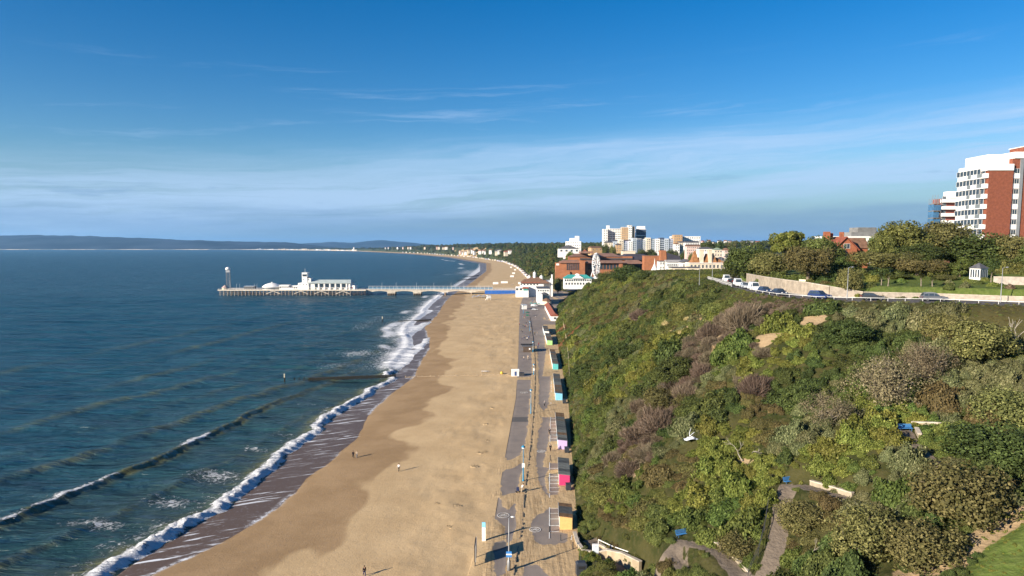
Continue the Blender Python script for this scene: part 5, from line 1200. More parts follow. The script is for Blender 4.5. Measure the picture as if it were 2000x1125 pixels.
MB().box(-4, 4, 0, 5, -1, 3.4).build('wall', WHITE, t); MB().gable(-4, 4, 0, 5, 3.4, 5.2, 'x', .3).build('roof', TILE_BROWN, t); window(t, -1.5, -.03, 1.8, 1.4, 1.2); window(t, 1.8, -.03, 1.8, 1.4, 1.2)
# ------------------------------------------------------------------ the town, the west cliff and the far shore
TREEPX = {}
def building(name, label, cat, px0, px1, ytop, ybot, Y, depth, wall, roof='flat', roofmat=None, win=None, rz=0.0, group=None, zroof=2.0, side=True, extra=None):
    """a block whose camera-facing front spans two photo columns at distance Y; win = (columns, storeys, w, h)"""
    xa, xb = (px0 - 1000) / F * Y, (px1 - 1000) / F * Y; zt, zb = at_y(px0, ytop, Y).z, at_y(px0, ybot, Y).z; w = xb - xa; h = zt - zb
    t = thing(name, label, cat, ((xa + xb) / 2, Y, zb), rz, group)
    MB().box(-w / 2, w / 2, 0, depth, -6, h).build('wall', wall, t)
    if roof == 'flat': MB().box(-w / 2 - .25, w / 2 + .25, -.25, depth + .25, h, h + .5).build('roof', roofmat or wall, t)
    elif roof == 'hip': MB().hip(-w / 2, w / 2, 0, depth, h, h + zroof, over=.5).build('roof', roofmat, t)
    elif roof in ('x', 'y'):
        MB().gable(-w / 2, w / 2, 0, depth, h, h + zroof, roof, .35).build('roof', roofmat, t)
    if win:
        nc, nr, ww, wh = win
        for r in range(nr):
            z = h * (r + .55) / nr
            for c in range(nc): window(t, -w / 2 + w * (c + .5) / nc, -.03, z, ww, wh, 0, 1)
            if side:
                nd = max(1, int(depth / (w / nc)))
                for c in range(nd): window(t, -w / 2 - .03, depth * (c + .5) / nd, z, ww, wh, R(-90), 1)
    if extra: extra(t, w, h, depth)
    return t
DWHITE = M('seafront_white', (.74, .72, .68), .7, .06, .2); DCREAM = M('seafront_cream', (.60, .52, .40), .8, .08, .2); DBUFF = M('buff_brick', (.42, .27, .14), .85, .12, .3)
DGREY = M('grey_blue_render', (.40, .45, .50), .8, .08, .2); DPINK = M('pink_render', (.60, .44, .38), .8, .08, .2); BICB = M('orange_brick_wall', (.31, .125, .058), .85, .15, .25); BICR = M('brown_metal_roof', (.20, .115, .085), .7, .18, .15); BICD = M('dark_slate_roof', (.045, .042, .055), .7, .15, .15)
BLUEG = M('blue_glass', (.05, .075, .13), .2, .1, .2); LILAC = M('lilac_render', (.45, .45, .55), .8, .08); YELL = M('pale_yellow_render', (.60, .52, .30), .8, .08)
# brick conference centre
Y0 = 800; u = Y0 / F
t = thing('conference_centre', 'wide orange brick conference centre with stepped dark brown roofs', 'conference centre', (at_y(1095, 535, Y0).x, Y0, 17.5))
def X(px): return (px - 1095) * u
def Zz(py): return CAMZ - (py - 480.6) * u - 17.5
b = MB(); b.box(X(1095), X(1136), 0, 30, -5, Zz(511)).box(X(1132), X(1142), -2.5, 2, -5, Zz(508.5)).box(X(1142), X(1220), 4, 30, -5, Zz(513)).box(X(1209), X(1216), 1, 4, -5, Zz(512)).box(X(1112), X(1240), 18, 60, -5, Zz(501)); b.build('wall', BICB, t)
b = MB(); b.box(X(1086), X(1097), 1, 20, -5, Zz(513)).box(X(1084), X(1113), -2, 0, -5, Zz(530)); b.build('side_wing', BICB, t)
MB().hip(X(1093), X(1138), -1, 26, Zz(513.5), Zz(508), 6, .6).build('roof', BICR, t); MB().hip(X(1142), X(1222), 0, 26, Zz(513.5), Zz(508.5), 5, .6).build('roof', BICR, t); MB().hip(X(1218), X(1258), 2, 30, Zz(515), Zz(508), 6, .6).build('roof', BICR, t)
MB().hip(X(1112), X(1160), 17, 60, Zz(501.5), Zz(496), 9, .6).build('roof', BICR, t); MB().hip(X(1160), X(1217), 17, 60, Zz(501.5), Zz(495), 9, .6).build('roof', BICR, t); MB().hip(X(1217), X(1280), 17, 62, Zz(508), Zz(496.5), 9, .5).build('roof', BICD, t)
MB().box(X(1135), X(1240), 16, 18.2, Zz(507.5), Zz(504.5)).build('clerestory', DARK, t); MB().box(X(1134), X(1158), -.5, 26, Zz(494.5), Zz(491)).build('roof_lantern', BICR, t); MB().hip(X(1137), X(1157), 20, 40, Zz(496), Zz(488), 6).build('roof', TILE_RED, t)
MB().box(X(1106), X(1131), -.25, -.02, Zz(527), Zz(515)).build('glazing', GLASS, t); MB().box(X(1150), X(1209), 3.6, 3.97, Zz(526), Zz(516)).build('glazing', GLASS, t)
for k in range(7): MB().box(X(1106.5 + 4 * k), X(1107.4 + 4 * k), -.6, -.26, Zz(527), Zz(515)).build('pier', BICB, t)
for k in range(9): MB().box(X(1152 + 6.5 * k), X(1153 + 6.5 * k), 3.2, 3.58, Zz(526), Zz(516)).build('pier', BICB, t)
MB().box(X(1086.5), X(1092), .9, .98, Zz(518), Zz(514.5)).build('window', WHITE, t)
b = MB(); b.add([(X(1290), 0, -5), (X(1303), 0, -5), (X(1303), 10, -5), (X(1290), 10, -5), (X(1289.5), 0, Zz(487.5)), (X(1299.5), 0, Zz(487.5)), (X(1299.5), 10, Zz(487.5)), (X(1289.5), 10, Zz(487.5))], [(0, 3, 2, 1), (4, 5, 6, 7), (0, 1, 5, 4), (1, 2, 6, 5), (2, 3, 7, 6), (3, 0, 4, 7)])
o_ = thing('brick_tower', 'plain orange brick tower standing right of the conference centre', 'tower', (at_y(1290, 540, 760).x, 760, 17)); bb_ = MB(); bb_.add([(x - X(1290), y, z) for x, y, z in b.v], b.f); bb_.build('wall', BICB, o_)
MB().add([(X(1303) - X(1290), .5, 0), (X(1330) - X(1290), .5, 0), (X(1330) - X(1290), 12, 0), (X(1303) - X(1290), 12, 0), (X(1301) - X(1290), .5, Zz(492)), (X(1326) - X(1290), .5, Zz(499)), (X(1326) - X(1290), 12, Zz(499)), (X(1301) - X(1290), 12, Zz(492))], [(4, 5, 6, 7), (0, 1, 5, 4), (1, 2, 6, 5), (3, 0, 4, 7)]).build('roof', BICD, o_)
building('annexe', 'low pale annexe on the roof line behind the conference centre', 'building', 1215, 1240, 491, 497, 850, 12, DCREAM)
building('shed_building', 'brick wing between the conference centre and the brick tower', 'building', 1258, 1292, 500, 535, 790, 14, BICB, 'flat', BICR)
# west cliff hotels
def stair(t, w, h, d): MB().box(-w * .25, w * .3, 2, d - 2, h, h + 5).build('upper_storey', DWHITE, t); MB().box(.1 * w, w * .38, 1, 6, h, h + 8).build('stair_tower', DWHITE, t)
building('hotel', 'white stepped hotel block alone on the west cliff', 'hotel', 1104, 1134, 472, 492, 980, 18, DWHITE, 'flat', None, (7, 4, 1.5, 1.5), R(-8), None, extra=stair)
t = building('hall', 'low hall with a long grey sloping roof and white gable', 'hall', 1091, 1131, 486, 494, 930, 22, DWHITE, 'y', SLATE, (4, 1, 3, 2.5), 0, zroof=5)
building('terrace', 'white terrace wall under the hall with the grey roof', 'terrace', 1100, 1128, 494, 497, 905, 3, DWHITE)
building('house', 'ochre house with plain gable behind the ferris wheel', 'house', 1154, 1176, 484, 492, 900, 14, DBUFF, 'x', TILE_BROWN, (3, 1, 1.4, 1.4), R(12))
building('hotel', 'long white slab hotel with a dark recess, on the skyline', 'hotel', 1186, 1214, 447, 473, 1180, 16, DWHITE, 'flat', None, (9, 6, 1.7, 1.8), 0, None)
building('tower_block', 'narrow striped white tower at the end of the skyline slab', 'tower block', 1177, 1186, 448, 475, 1170, 14, DWHITE, 'flat', None, (2, 8, 2.6, 1.2), 0)
building('lift_tower', 'bare white lift tower between the striped tower and the slab', 'tower', 1184, 1189, 441, 473, 1186, 8, DWHITE)
building('tower_block', 'tan brick tower block, tallest on the skyline', 'tower block', 1213, 1226, 444, 476, 1150, 20, DBUFF, 'flat', DWHITE, (4, 9, 1.3, 1.3), R(-3), extra=lambda t, w, h, d: [MB().box(w * .0 + k * 1.5, w * .0 + k * 1.5 + .15, 5, 5.15, h, h + 5 + k % 2 * 2).build('aerial', METAL, t) for k in range(4)])
building('tower_block', 'white balconied strip of flats joined to the tan tower', 'tower block', 1226, 1233, 440, 478, 1149, 16, DWHITE, 'flat', METAL, (2, 9, 2, 1.4), 0)
building('tower_block', 'tan brick end block right of the white balconied strip', 'tower block', 1233, 1238, 443, 478, 1152, 16, DBUFF, 'flat', DBUFF, None, 0)
building('office_tower', 'dark blue glass tower with white cap on the skyline', 'tower block', 1241, 1260, 448, 478, 1170, 18, BLUEG, 'flat', DWHITE, (5, 3, 2.4, 3), R(-4), extra=lambda t, w, h, d: [MB().box(-w * .35, w * .4, 1, d - 1, h, h + 5.5).build('cap', DWHITE, t), MB().box(-w / 2 - .2, w * .42, -.4, -.02, h * .58, h * .63).build('band', DWHITE, t)])
# grey-blue flats in bays
mats_ = [DCREAM, LILAC, DWHITE, DGREY, BLUEG, DWHITE, DCREAM, DGREY, DWHITE, BLUEG, DGREY, LILAC]
t = thing('apartment_row', 'long row of grey and blue flats with alternating projecting bays', 'apartment block', (at_y(1206, 492, 960).x, 960, 40)); u9 = 960 / F
for k in range(12):
    x0, x1 = (3 + k * 8.8) * u9, (3 + k * 8.8 + 8.8) * u9; top = CAMZ - ((467 if k % 3 else 465) - 480.6) * u9 - 40 + (0 if k > 2 else -3)
    q = 1.6 if k % 2 else 0
    MB().box(x0, x1 - .02, q, 14, -8, top).build('bay', mats_[k], t); MB().box(x0 + .3, x1 - .3, q - .2, 14, top, top + .5).build('roof', SLATE if k % 2 else DWHITE, t)
    for r in range(6):
        zz = top - 2.2 - r * 2.9
        if zz < -3: continue
        for xx in (.3, .7): window(t, x0 + (x1 - x0) * xx, q - .03, zz, 1.6, 1.5, 0, 1)
        if k % 2: MB().box(x0 + .4, x1 - .5, q - 1.2, q - .05, zz - 1.3, zz - .35).build('balcony', DGREY, t)
for a in [('house', 'cream house with brown roof at the left end of the grey flats', 'house', 1182, 1196, 474, 492, 930, 12, DCREAM, 'x', SLATE, (3, 3, 1.3, 1.4)), ('house', 'ochre brick house left of the grey flats', 'house', 1202, 1213, 478, 492, 925, 12, DBUFF, 'hip', SLATE, (2, 3, 1.3, 1.4)),
          ('house', 'slate roofed villa above the ochre house', 'house', 1196, 1232, 471, 480, 1040, 14, DGREY, 'x', SLATE, (6, 1, 1.6, 1.6)), ('office_block', 'tan brick block with white dome on the skyline', 'office block', 1315, 1331, 459, 480, 1320, 18, DBUFF, 'flat', DBUFF, (4, 4, 1.8, 1.6)),
          ('office_block', 'long low white block on the skyline right of the grey flats', 'office block', 1331, 1366, 462, 474, 1340, 14, DWHITE, 'flat', None, (8, 2, 2.2, 2)), ('office_block', 'short white block left of the tan one on the skyline', 'office block', 1309, 1315, 462, 474, 1345, 14, DWHITE, 'flat', None, (2, 2, 2, 2)),
          ('terrace', 'white gabled house at the end of the hotel terraces', 'house', 1317, 1326, 477, 492, 900, 12, DWHITE, 'y', TILE_BROWN, (2, 3, 1.3, 1.5)), ('terrace', 'cream terrace with dormers in front of the skyline blocks', 'terrace', 1326, 1345, 474, 492, 905, 12, DCREAM, 'x', SLATE, (6, 3, 1.2, 1.5)),
          ('terrace', 'white hotel terrace with slate roof, middle of the hillside', 'terrace', 1338, 1364, 474, 490, 840, 12, DWHITE, 'x', SLATE, (8, 3, 1.2, 1.5)), ('terrace', 'pink and white terrace stepping down the hillside', 'terrace', 1340, 1366, 481, 497, 780, 10, DPINK, 'x', TILE_BROWN, (7, 3, 1.1, 1.4)),
          ('terrace', 'white terrace with bay fronts below the pink one', 'terrace', 1364, 1392, 486, 502, 720, 10, DWHITE, 'hip', SLATE, (8, 2, 1.1, 1.6)), ('house', 'pale house with greenish roof at the foot of the terraces', 'house', 1394, 1409, 488, 502, 640, 10, DCREAM, 'hip', M('copper_green', (.22, .27, .20), .8, .2), (3, 2, 1.2, 1.4)),
          ('house', 'small pink house with white chimney under the trees', 'house', 1414, 1422, 489, 500, 600, 8, DPINK, 'y', TILE_BROWN, (2, 2, 1.1, 1.3))]:
    building(*a[:10], roof=a[10], roofmat=a[11], win=a[12])
# cream hotel with orange turrets
Yh = 420; uh = Yh / F; zb = CAMZ - (540 - 480.6) * uh; TOR = M('orange_tile', (.27, .125, .05), .85, .25, .8, .3)
t = thing('hotel', 'cream seaside hotel with two tall chimneys and orange tiled turrets', 'hotel', ((1348 - 1000) * uh, Yh, zb))
def XH(px): return (px - 1348) * uh
def ZH(py): return CAMZ - (py - 480.6) * uh - zb
MB().box(XH(1346), XH(1416), 0, 14, -6, ZH(514)).build('wall', DCREAM, t); MB().box(XH(1346) - .2, XH(1416) + .2, -.3, 14.3, ZH(514), ZH(512.8)).build('cornice', DWHITE, t)
MB().hip(XH(1350), XH(1416), 1, 13, ZH(512.8), ZH(503), 4, 0).build('roof', TOR, t)
for a, b, top, in ((1351, 1366, 490), (1374, 1388, 495), (1389, 1400, 494)): MB().hip(XH(a), XH(b), .6, 6.5, ZH(512.8), ZH(top), 2.1).build('turret_roof', TOR, t)
for a, b, top in ((1366.5, 1373.5, 489), (1383, 1389.5, 489)): MB().box(XH(a), XH(b), .4, 3, ZH(513), ZH(top)).build('chimney', CREAM, t); MB().box(XH(a) - .2, XH(b) + .2, .2, 3.2, ZH(top), ZH(top) + .5).build('chimney_cap', CREAM, t)
for k in range(9): window(t, XH(1350) + 2.3 * k, -.03, ZH(520), 1.2, 2.0, 0, 1); window(t, XH(1350) + 2.3 * k, -.03, ZH(529), 1.2, 2.0, 0, 1)
building('restaurant', 'low cream building with flat dark roof on the crest', 'restaurant', 1312, 1362, 523.5, 548, 350, 9, DCREAM, 'flat', SLATE, (7, 1, 1.1, 2.4), R(-3))
building('restaurant', 'cream wing with glazed blue front on the crest by the road', 'restaurant', 1343, 1366, 523.5, 546, 345, 7, DCREAM, 'flat', SLATE, (3, 1, 1.6, 3), R(-3))
building('shop', 'white gabled shop left of the cream turreted hotel', 'shop', 1332, 1350, 513, 535, 430, 10, DWHITE, 'y', SLATE, (3, 2, 1.0, 1.6), zroof=2.2)
building('shop', 'long white shop row with pale roofs before the brick tower', 'shop', 1302, 1334, 512.5, 535, 450, 10, DWHITE, 'x', M('pale_roof', (.35, .33, .31), .8, .2), (8, 2, .9, 1.5), zroof=1.6)
building('house', 'narrow white house beside the conical roof', 'house', 1288, 1297, 511, 535, 455, 9, DWHITE, 'flat', SLATE, (2, 3, .9, 1.6)); building('house', 'brown fronted house squeezed between two white ones', 'house', 1297, 1302.5, 512, 535, 456, 9, DBUFF, 'flat', SLATE, (1, 3, .9, 1.5))
building('house', 'stone lantern house with glazed top at the side of the road', 'house', 1423, 1441, 502, 545, 400, 9, M('grey_ashlar', (.36, .35, .32), .85, .12), 'hip', SLATE, (3, 3, 1, 1.6), zroof=3.4)
building('house', 'dark fronted building behind the road trees', 'building', 1398, 1424, 508, 545, 440, 10, M('grey_ashlar', (.36, .35, .32)), 'hip', SLATE, (4, 3, 1, 1.6))
# conical tent roof
Yc = 470; xc = (1278 - 1000) / F * Yc; zc0 = at_y(1278, 543, Yc).z; zt0 = at_y(1278, 504, Yc).z; Hc = zt0 - zc0
t = thing('bandstand', 'conical grey roof with white ribbed lantern and spire on the crest', 'bandstand', (xc, Yc, zc0))
MB().lathe([(7.0, 0), (5.2, 1.6), (3.6, 3.6), (2.5, 5.2)], n=24).build('roof', M('grey_canvas', (.34, .33, .31), .8, .1), t); MB().lathe([(2.5, 5.2), (1.5, 7.2), (.75, 8.8), (.35, 10), (.25, 11.4), (.03, Hc)], n=16).build('lantern', DWHITE, t); MB().lathe([(6.2, -4), (6.2, .2)], n=24).build('wall', DCREAM, t)
for k in range(12):
    a = k * math.pi / 6; MB().bar((7.02 * math.cos(a), 7.02 * math.sin(a), .03), (2.52 * math.cos(a), 2.52 * math.sin(a), 5.23), .12, .12).build('rib', DWHITE, t)
# ferris wheel
Yf = 655; uf = Yf / F; xf = 164 * uf; zf = CAMZ - (516 - 480.6) * uf; RW = 21 * uf
t = thing('ferris_wheel', 'white ferris wheel seen nearly edge on before the conference centre', 'ferris wheel', (xf, Yf, zf), R(68))
def ringmb(r, y, w): 
    m = MB(); m.tube([(r * math.cos(a), y, r * math.sin(a)) for a in np.linspace(0, 2 * math.pi, 37)], w, 6, False); return m
for y in (-1.1, 1.1): ringmb(RW, y, .22).build('rim', WHITE, t); ringmb(RW * .86, y, .14).build('rim', WHITE, t)
for k in range(18):
    a = k * math.pi / 9
    MB().bar((0, -1.1, 0), (RW * math.cos(a), -1.1, RW * math.sin(a)), .16).build('spoke', WHITE, t); MB().bar((0, 1.1, 0), (RW * math.cos(a), 1.1, RW * math.sin(a)), .16).build('spoke', WHITE, t)
gm = MB().lathe([(.3, -1.9), (.95, -1.7), (1.0, -.9), (.9, -.5), (.95, .1), (.2, .6)], n=10); g1 = gm.mesh('gondola', WHITE); 
gd = MB().lathe([(1.03, -.9), (1.03, -.35)], n=10).mesh('opening', DARK)
for k in range(18):
    a = k * math.pi / 9 + .1; o = mesh_obj('gondola', g1, t); o.location = (RW * 1.03 * math.cos(a), 0, RW * 1.03 * math.sin(a)); mesh_obj('opening', gd, o)
b = MB()
for y in (-2.3, 2.3):
    for sx in (-6.5, 6.5): b.bar((0, y * .6, 0), (sx, y * 1.5, -RW - 2.2), .5)
b.build('frame', WHITE, t); MB().box(-7.5, 7.5, -4, 4, -RW - 3.2, -RW - 2.1).build('platform', WHITE, t); MB().tube([(0, -2, 0), (0, 2, 0)], .6, 10).build('hub', WHITE, t)
# pavilion with teal roof
Yv = 640; uv = Yv / F; zb = CAMZ - (556 - 480.6) * uv
t = thing('pavilion', 'white pavilion with teal hipped roof and central pediment', 'pavilion', ((1127 - 1000) * uv, Yv, zb)); TEAL = M('teal_roof', (.045, .27, .245), .6, .12, .3)
MB().box(-12, 13.5, 0, 12, -4, 6).build('wall', DWHITE, t); MB().hip(-12, 13.5, 0, 12, 6, 9.4, 5, .7).build('roof', TEAL, t); MB().extr([(-5, 6.02), (6.5, 6.02), (.8, 9.6)], -1.4, 4).build('pediment', DWHITE, t); MB().hip(-2, 3, 3, 7, 9, 10.4, 1.6).build('lantern', DWHITE, t)
for k in range(12): window(t, -10.8 + 2.1 * k, -.03, 4.3, 1.5, 1.8, 0, 0)
for k in range(9): window(t, -10 + 2.7 * k, -.03, 1.1, 1.6, 2.0, 0, 0)
# pier approach buildings
Ya = 655; ua = Ya / F; zb = 3.0
t = thing('entrance_hall', 'white pier entrance hall with tiered brown hipped roof and corner turrets', 'hall', ((1044 - 1000) * ua, Ya, zb)); 
def XA(px): return (px - 1044) * ua
def ZA_(py): return CAMZ - (py - 480.6) * ua - zb
MB().box(XA(1016), XA(1062), 0, 26, -2, ZA_(552.5)).box(XA(1007), XA(1032), -5, 0, -2, ZA_(559)).box(XA(1060), XA(1079), 6, 26, -2, ZA_(549)).build('wall', DWHITE, t)
MB().hip(XA(1018), XA(1072), -.5, 24, ZA_(553), ZA_(547), 4, .8).build('roof', TILE_BROWN, t); MB().hip(XA(1024), XA(1064), 2, 22, ZA_(548.5), ZA_(540.5), 7, .2).build('roof', TILE_BROWN, t)
MB().box(XA(1020), XA(1055), -.55, -.42, ZA_(553.6), ZA_(550.6)).build('fascia', TILE_RED, t)
for px, top, r_ in ((1034, 537, 1.6), (1044.5, 530, 1.5), (1058, 537, 1.7)): MB().lathe([(r_, -3), (r_, 1.5), (r_ * .9, 2.3), (r_ * .55, 2.9), (.12, 3.2), (.08, 4.6)], (XA(px), 8, ZA_(top + 7.5)), 12).build('turret', DWHITE, t)
b = MB(); b.box(XA(1076.5), XA(1080), 2, 22, -2, ZA_(545)).box(XA(1077), XA(1079.5), 2, 5, ZA_(545), ZA_(536)); b.build('gable_wall', DWHITE, t)
for k in range(6): window(t, XA(1018) + 3.1 * k, -.03, ZA_(555.5), 1.6, 1.4, 0, 1)
for k in range(3): window(t, XA(1010) + 3.5 * k, -5.03, ZA_(564), 2.4, 2.2, 0, 1)
MB().box(XA(1020), XA(1032), -7, -5, -1, ZA_(566)).build('kiosk_front', DWHITE, t); MB().hip(XA(1019), XA(1033), -7.4, -4.8, ZA_(562.5), ZA_(559.5), 1.2).build('roof', TILE_RED, t); MB().box(XA(1022), XA(1031), -7.06, -7.01, ZA_(566.5), ZA_(563.2)).build('sign_board', TEAL, t)
Yb = 565; ub = Yb / F
t = thing('cafe_building', 'white seafront cafe block with two pointed dark roof pavilions', 'cafe', ((1052 - 1000) * ub, Yb, 2.6))
def XB(px): return (px - 1052) * ub
def ZB(py): return CAMZ - (py - 480.6) * ub - 2.6
MB().box(XB(1051), XB(1076), 18, 44, -1, ZB(566)).box(XB(1051), XB(1060), 2, 18, -1, ZB(575)).build('wall', DWHITE, t); MB().box(XB(1051) - .3, XB(1077), 17.6, 44.3, ZB(566), ZB(565)).build('roof', SLATE, t)
for (px, y0, top, eav, w) in ((1064.5, 12, 572, 577, 7.4), (1068, 3, 582, 588, 8)):
    MB().prism([(w * .5 * math.cos(a), w * .5 * math.sin(a)) for a in np.linspace(0, 2 * math.pi, 9)[:-1]], -1, ZB(eav), o=(XB(px), y0, 0)).build('pavilion_wall', DCREAM, t); MB().lathe([(w * .56, ZB(eav)), (w * .3, ZB(eav - (eav - top) * .6)), (.1, ZB(top))], (XB(px), y0, 0), 8).build('pavilion_roof', SLATE if top < 575 else TILE_BROWN, t)
for k in range(5): window(t, XB(1053.5) + 2 * k, 17.97, ZB(570), 1.3, 1.5, 0, 1); window(t, XB(1051) - .03, 20 + 4.5 * k, ZB(571), 2.0, 1.8, R(-90), 1)
for k in range(4): window(t, XB(1051) - .03, 4 + 3.6 * k, ZB(580), 2.0, 1.8, R(-90), 1)
for i, dx in enumerate((-4.5, -1.5, 1.2)):
    q = thing('parasol', ['teal parasol beside the white cafe tables', 'teal parasol at the corner of the cafe terrace', 'teal parasol under the white cafe front'][i], 'parasol', ((1048 - 1000) * ub + dx, Yb - 12 - 3 * i, 2.6), 0, 'cafe parasols'); MB().lathe([(.06, 0), (.06, 2.4)], n=6).build('pole', METAL, q); MB().lathe([(1.7, 2.1), (.9, 2.45), (.05, 2.8)], n=8).build('canopy', TEAL, q)
p1, p2 = at_z(1064, 603, 2.5), at_z(1076, 627, 2.5)
t = thing('long_hut', 'long white hut with red brown pitched roof below the cliff path', 'hut', (p2.x, p2.y, 2.5), math.atan2(p1.y - p2.y, p1.x - p2.x) - math.pi / 2); L_ = (p1 - p2).length
MB().box(0, 5.2, 0, L_, -.3, 3.2).build('wall', DWHITE, t); MB().gable(0, 5.2, 0, L_, 3.2, 5.2, 'y', .4).build('roof', TILE_RED, t)
for k in range(7): MB().box(-.05, -.01, 2 + k * L_ / 8, 4.4 + k * L_ / 8, 0, 2.2).build('door', DCREAM, t)
window(t, 2.6, -.03, 1.8, 1.6, 1.4)
# ------------------------------------------------------------------ far trees, houses and huts
far_src = {}
for i, (k, hh) in enumerate((('dark green', 9), ('olive', 8), ('rust brown', 8))):
    for j in range(2):
        cm, tm_ = tree_meshes(200 + 10 * i + j, LEAF[k], BARK, hh, 4.2, n=1500, clumps=22, leaf=.62); far_src[i * 3 + j] = bpy.data.objects.new('tree_source', cm)
rng = np.random.default_rng(5); rows = []
def wood(n, yr, xr, hmin, hmax, cond=None):
    y = yr[0] * (yr[1] / yr[0]) ** rng.random(n); x = X_B(y) + xr[0] + (xr[1] - xr[0]) * y / yr[1] * rng.random(n) ** 1.3; z = land_z(x, y)
    for a, b, c in zip(x, y, z):
        px, py, fw = project(a, b, c)
        if not (450 < px < 2150): continue
        if cond and not cond(px, py, a, b, c): continue
        s = hmin + (hmax - hmin) * rng.random(); rows.append((a, b, c - 1.0, rng.random() * 6.3, s / 8.5, s / 8.5 * (.75 + .35 * rng.random()), int(rng.choice([0, 0, 0, 0, 0, 1, 1, 1, 2])), int(rng.integers(2))))
OCC = [(1000, 1440, 560, 830)]
wood(900, (880, 2400), (3, 330), 6, 12, lambda px, py, x, y, z: not (1090 < px < 1400 and y < 1400 and py > 478))
wood(1500, (1500, 5200), (4, 1400), 9, 16)
wood(1400, (4200, 9300), (10, 2600), 12, 22)
wood(900, (1400, 4200), (300, 3300), 10, 18)
wood(120, (700, 880), (60, 300), 6, 10, lambda px, py, x, y, z: px < 1098 or px > 1300)
wood(260, (330, 640), (55, 260), 5, 9, lambda px, py, x, y, z: (px > 1300 and py < 545 and y > 480 and not 1345 < px < 1420) or px > 1440)
scatter('woodland', rows, far_src)
# individual mid-distance trees
for i, (px, Y, ytop, wpx, key, lab) in enumerate([(1180, 905, 472, 22, 'dark', 'dark tree left of the cream house on the west cliff'), (1196, 900, 478, 16, 'olive', 'olive tree before the cream house on the west cliff'), (1250, 880, 484, 30, 'dark', 'dark tree in front of the grey flats, left one'), (1272, 880, 486, 26, 'dark2', 'dark tree in front of the grey flats, middle one'), (1312, 860, 484, 28, 'dark', 'dark tree right of the brick tower'),
     (1335, 800, 488, 26, 'dark2', 'dark tree below the pink terrace'), (1350, 700, 492, 24, 'olive', 'olive tree above the white shop row'), (1378, 900, 466, 30, 'dark', 'dark tree on the skyline right of the long white block'), (1405, 800, 470, 30, 'dark2', 'dark tree behind the pale house with greenish roof'), (1425, 700, 474, 30, 'dark', 'dark tree left of the clifftop wood'), (1445, 520, 482, 30, 'olive', 'olive tree over the lantern house'),
     (1352, 425, 533, 20, 'dark2', 'dark bush in front of the turreted hotel'), (1380, 400, 528, 26, 'dark', 'dark shrubbery under the turreted hotel'), (1398, 390, 532, 24, 'dark2', 'dark shrubbery by the distant lamp post'), (1300, 440, 535, 22, 'olive', 'olive bush between the conical roof and the cream restaurant'), (1090, 690, 541, 18, 'olive', 'olive bush beside the teal pavilion'), (1115, 830, 489, 24, 'bright', 'bright lawn bush below the hall with the grey roof')]):
    x = (px - 1000) / F * Y; z = ground(x, Y); m = TP[key]; bb = np.array([v.co for v in m[0].vertices]); zt = at_y(px, ytop, Y).z; s = wpx / F * Y / (bb[:, 0].max() - bb[:, 0].min())
    hh = max(zt - z, 3); make_tree('tree', lab, 'trees among the town buildings', (x, Y, zt - hh), m, i, (s, s, hh / bb[:, 2].max()))
HS = []
for i in range(46):
    if i < 16: px, Y = 895 + i * 6.5 + 5 * rng.random(), 2900 - 75 * i + 400 * rng.random()
    elif i < 30: px, Y = 690 + 205 * rng.random(), 0; Y = 6200 - (px - 690) * 14
    else: px, Y = 1320 + (i - 30) * 10.5, 1900 + 500 * rng.random()
    HS.append((px, Y))
wallc = [DWHITE, DWHITE, DCREAM, DPINK]; roofc = [TILE_BROWN, SLATE, TILE_RED]
for i, (px, Y) in enumerate(HS):
    x = (px - 1000) / F * Y; z = ground(x, Y); w = (6 + 5 * rng.random()) * (1 if i >= 16 else 1.0); k, q = int(rng.integers(4)), int(rng.integers(3)); h = 4 + 3 * rng.random(); z = max(z + 3, 51 - ((490 + 4 * rng.random() if i < 16 else 484 if i < 30 else 473 + 3 * rng.random()) - 480.6) * Y / F - 2)
    where = 'above the curving beach' if i < 16 else 'on the wooded point' if i < 30 else 'on the skyline past the grey flats'
    t = thing('house', f"{['white', 'white', 'cream', 'pink'][k]} house with {['brown', 'slate', 'red'][q]} roof among the trees {where}", 'house', (x, Y, z), rng.random() - .5, 'houses among the trees')
    MB().box(-w / 2, w / 2, 0, 9, -8, h).build('wall', wallc[k], t); MB().gable(-w / 2, w / 2, 0, 9, h, h + 3.5, 'x', .3).build('roof', roofc[q], t)
    if i < 16 or i >= 30:
        for c in range(3): window(t, -w / 2 + w * (c + .5) / 3, -.03, h * .6, 1.6, 1.7)
for i in range(46):                                               # low white buildings on the far sand spit
    px = 502 + 190 * (i / 45) ** .9; Y = 9600 - (px - 500) * 14 + 60; x = (px - 1000) / F * Y + rng.random() * 20; w = 14 + 26 * rng.random(); h = 6 + 11 * rng.random() ** 2; k = int(rng.integers(3))
    t = thing('building', f"{['white', 'pale grey', 'cream'][k]} {'flats' if h > 10 else 'house'} on the far sand spit across the water", 'building', (x, Y, 3.5), 0, 'buildings on the far sand spit')
    MB().box(-w / 2, w / 2, 0, 14, -4, h).build('wall', [DWHITE, DGREY, DCREAM][k], t); MB().box(-w / 2 - .5, w / 2 + .5, -.5, 14.5, h, h + 1.2).build('roof', SLATE if i % 3 else DWHITE, t)
sp = MB()
for k in range(40):
    px = 500 + 230 * k / 40; Y = 9700 - (px - 500) * 14; x = (px - 1000) / F * Y; sp.box(x - 35, x + 35, Y - 30, Y + 60, -2, 2.2 + (k % 3) * .4)
tag(sp.build('far_beach', M('pale_sand', (.5, .42, .32))), kind='structure')
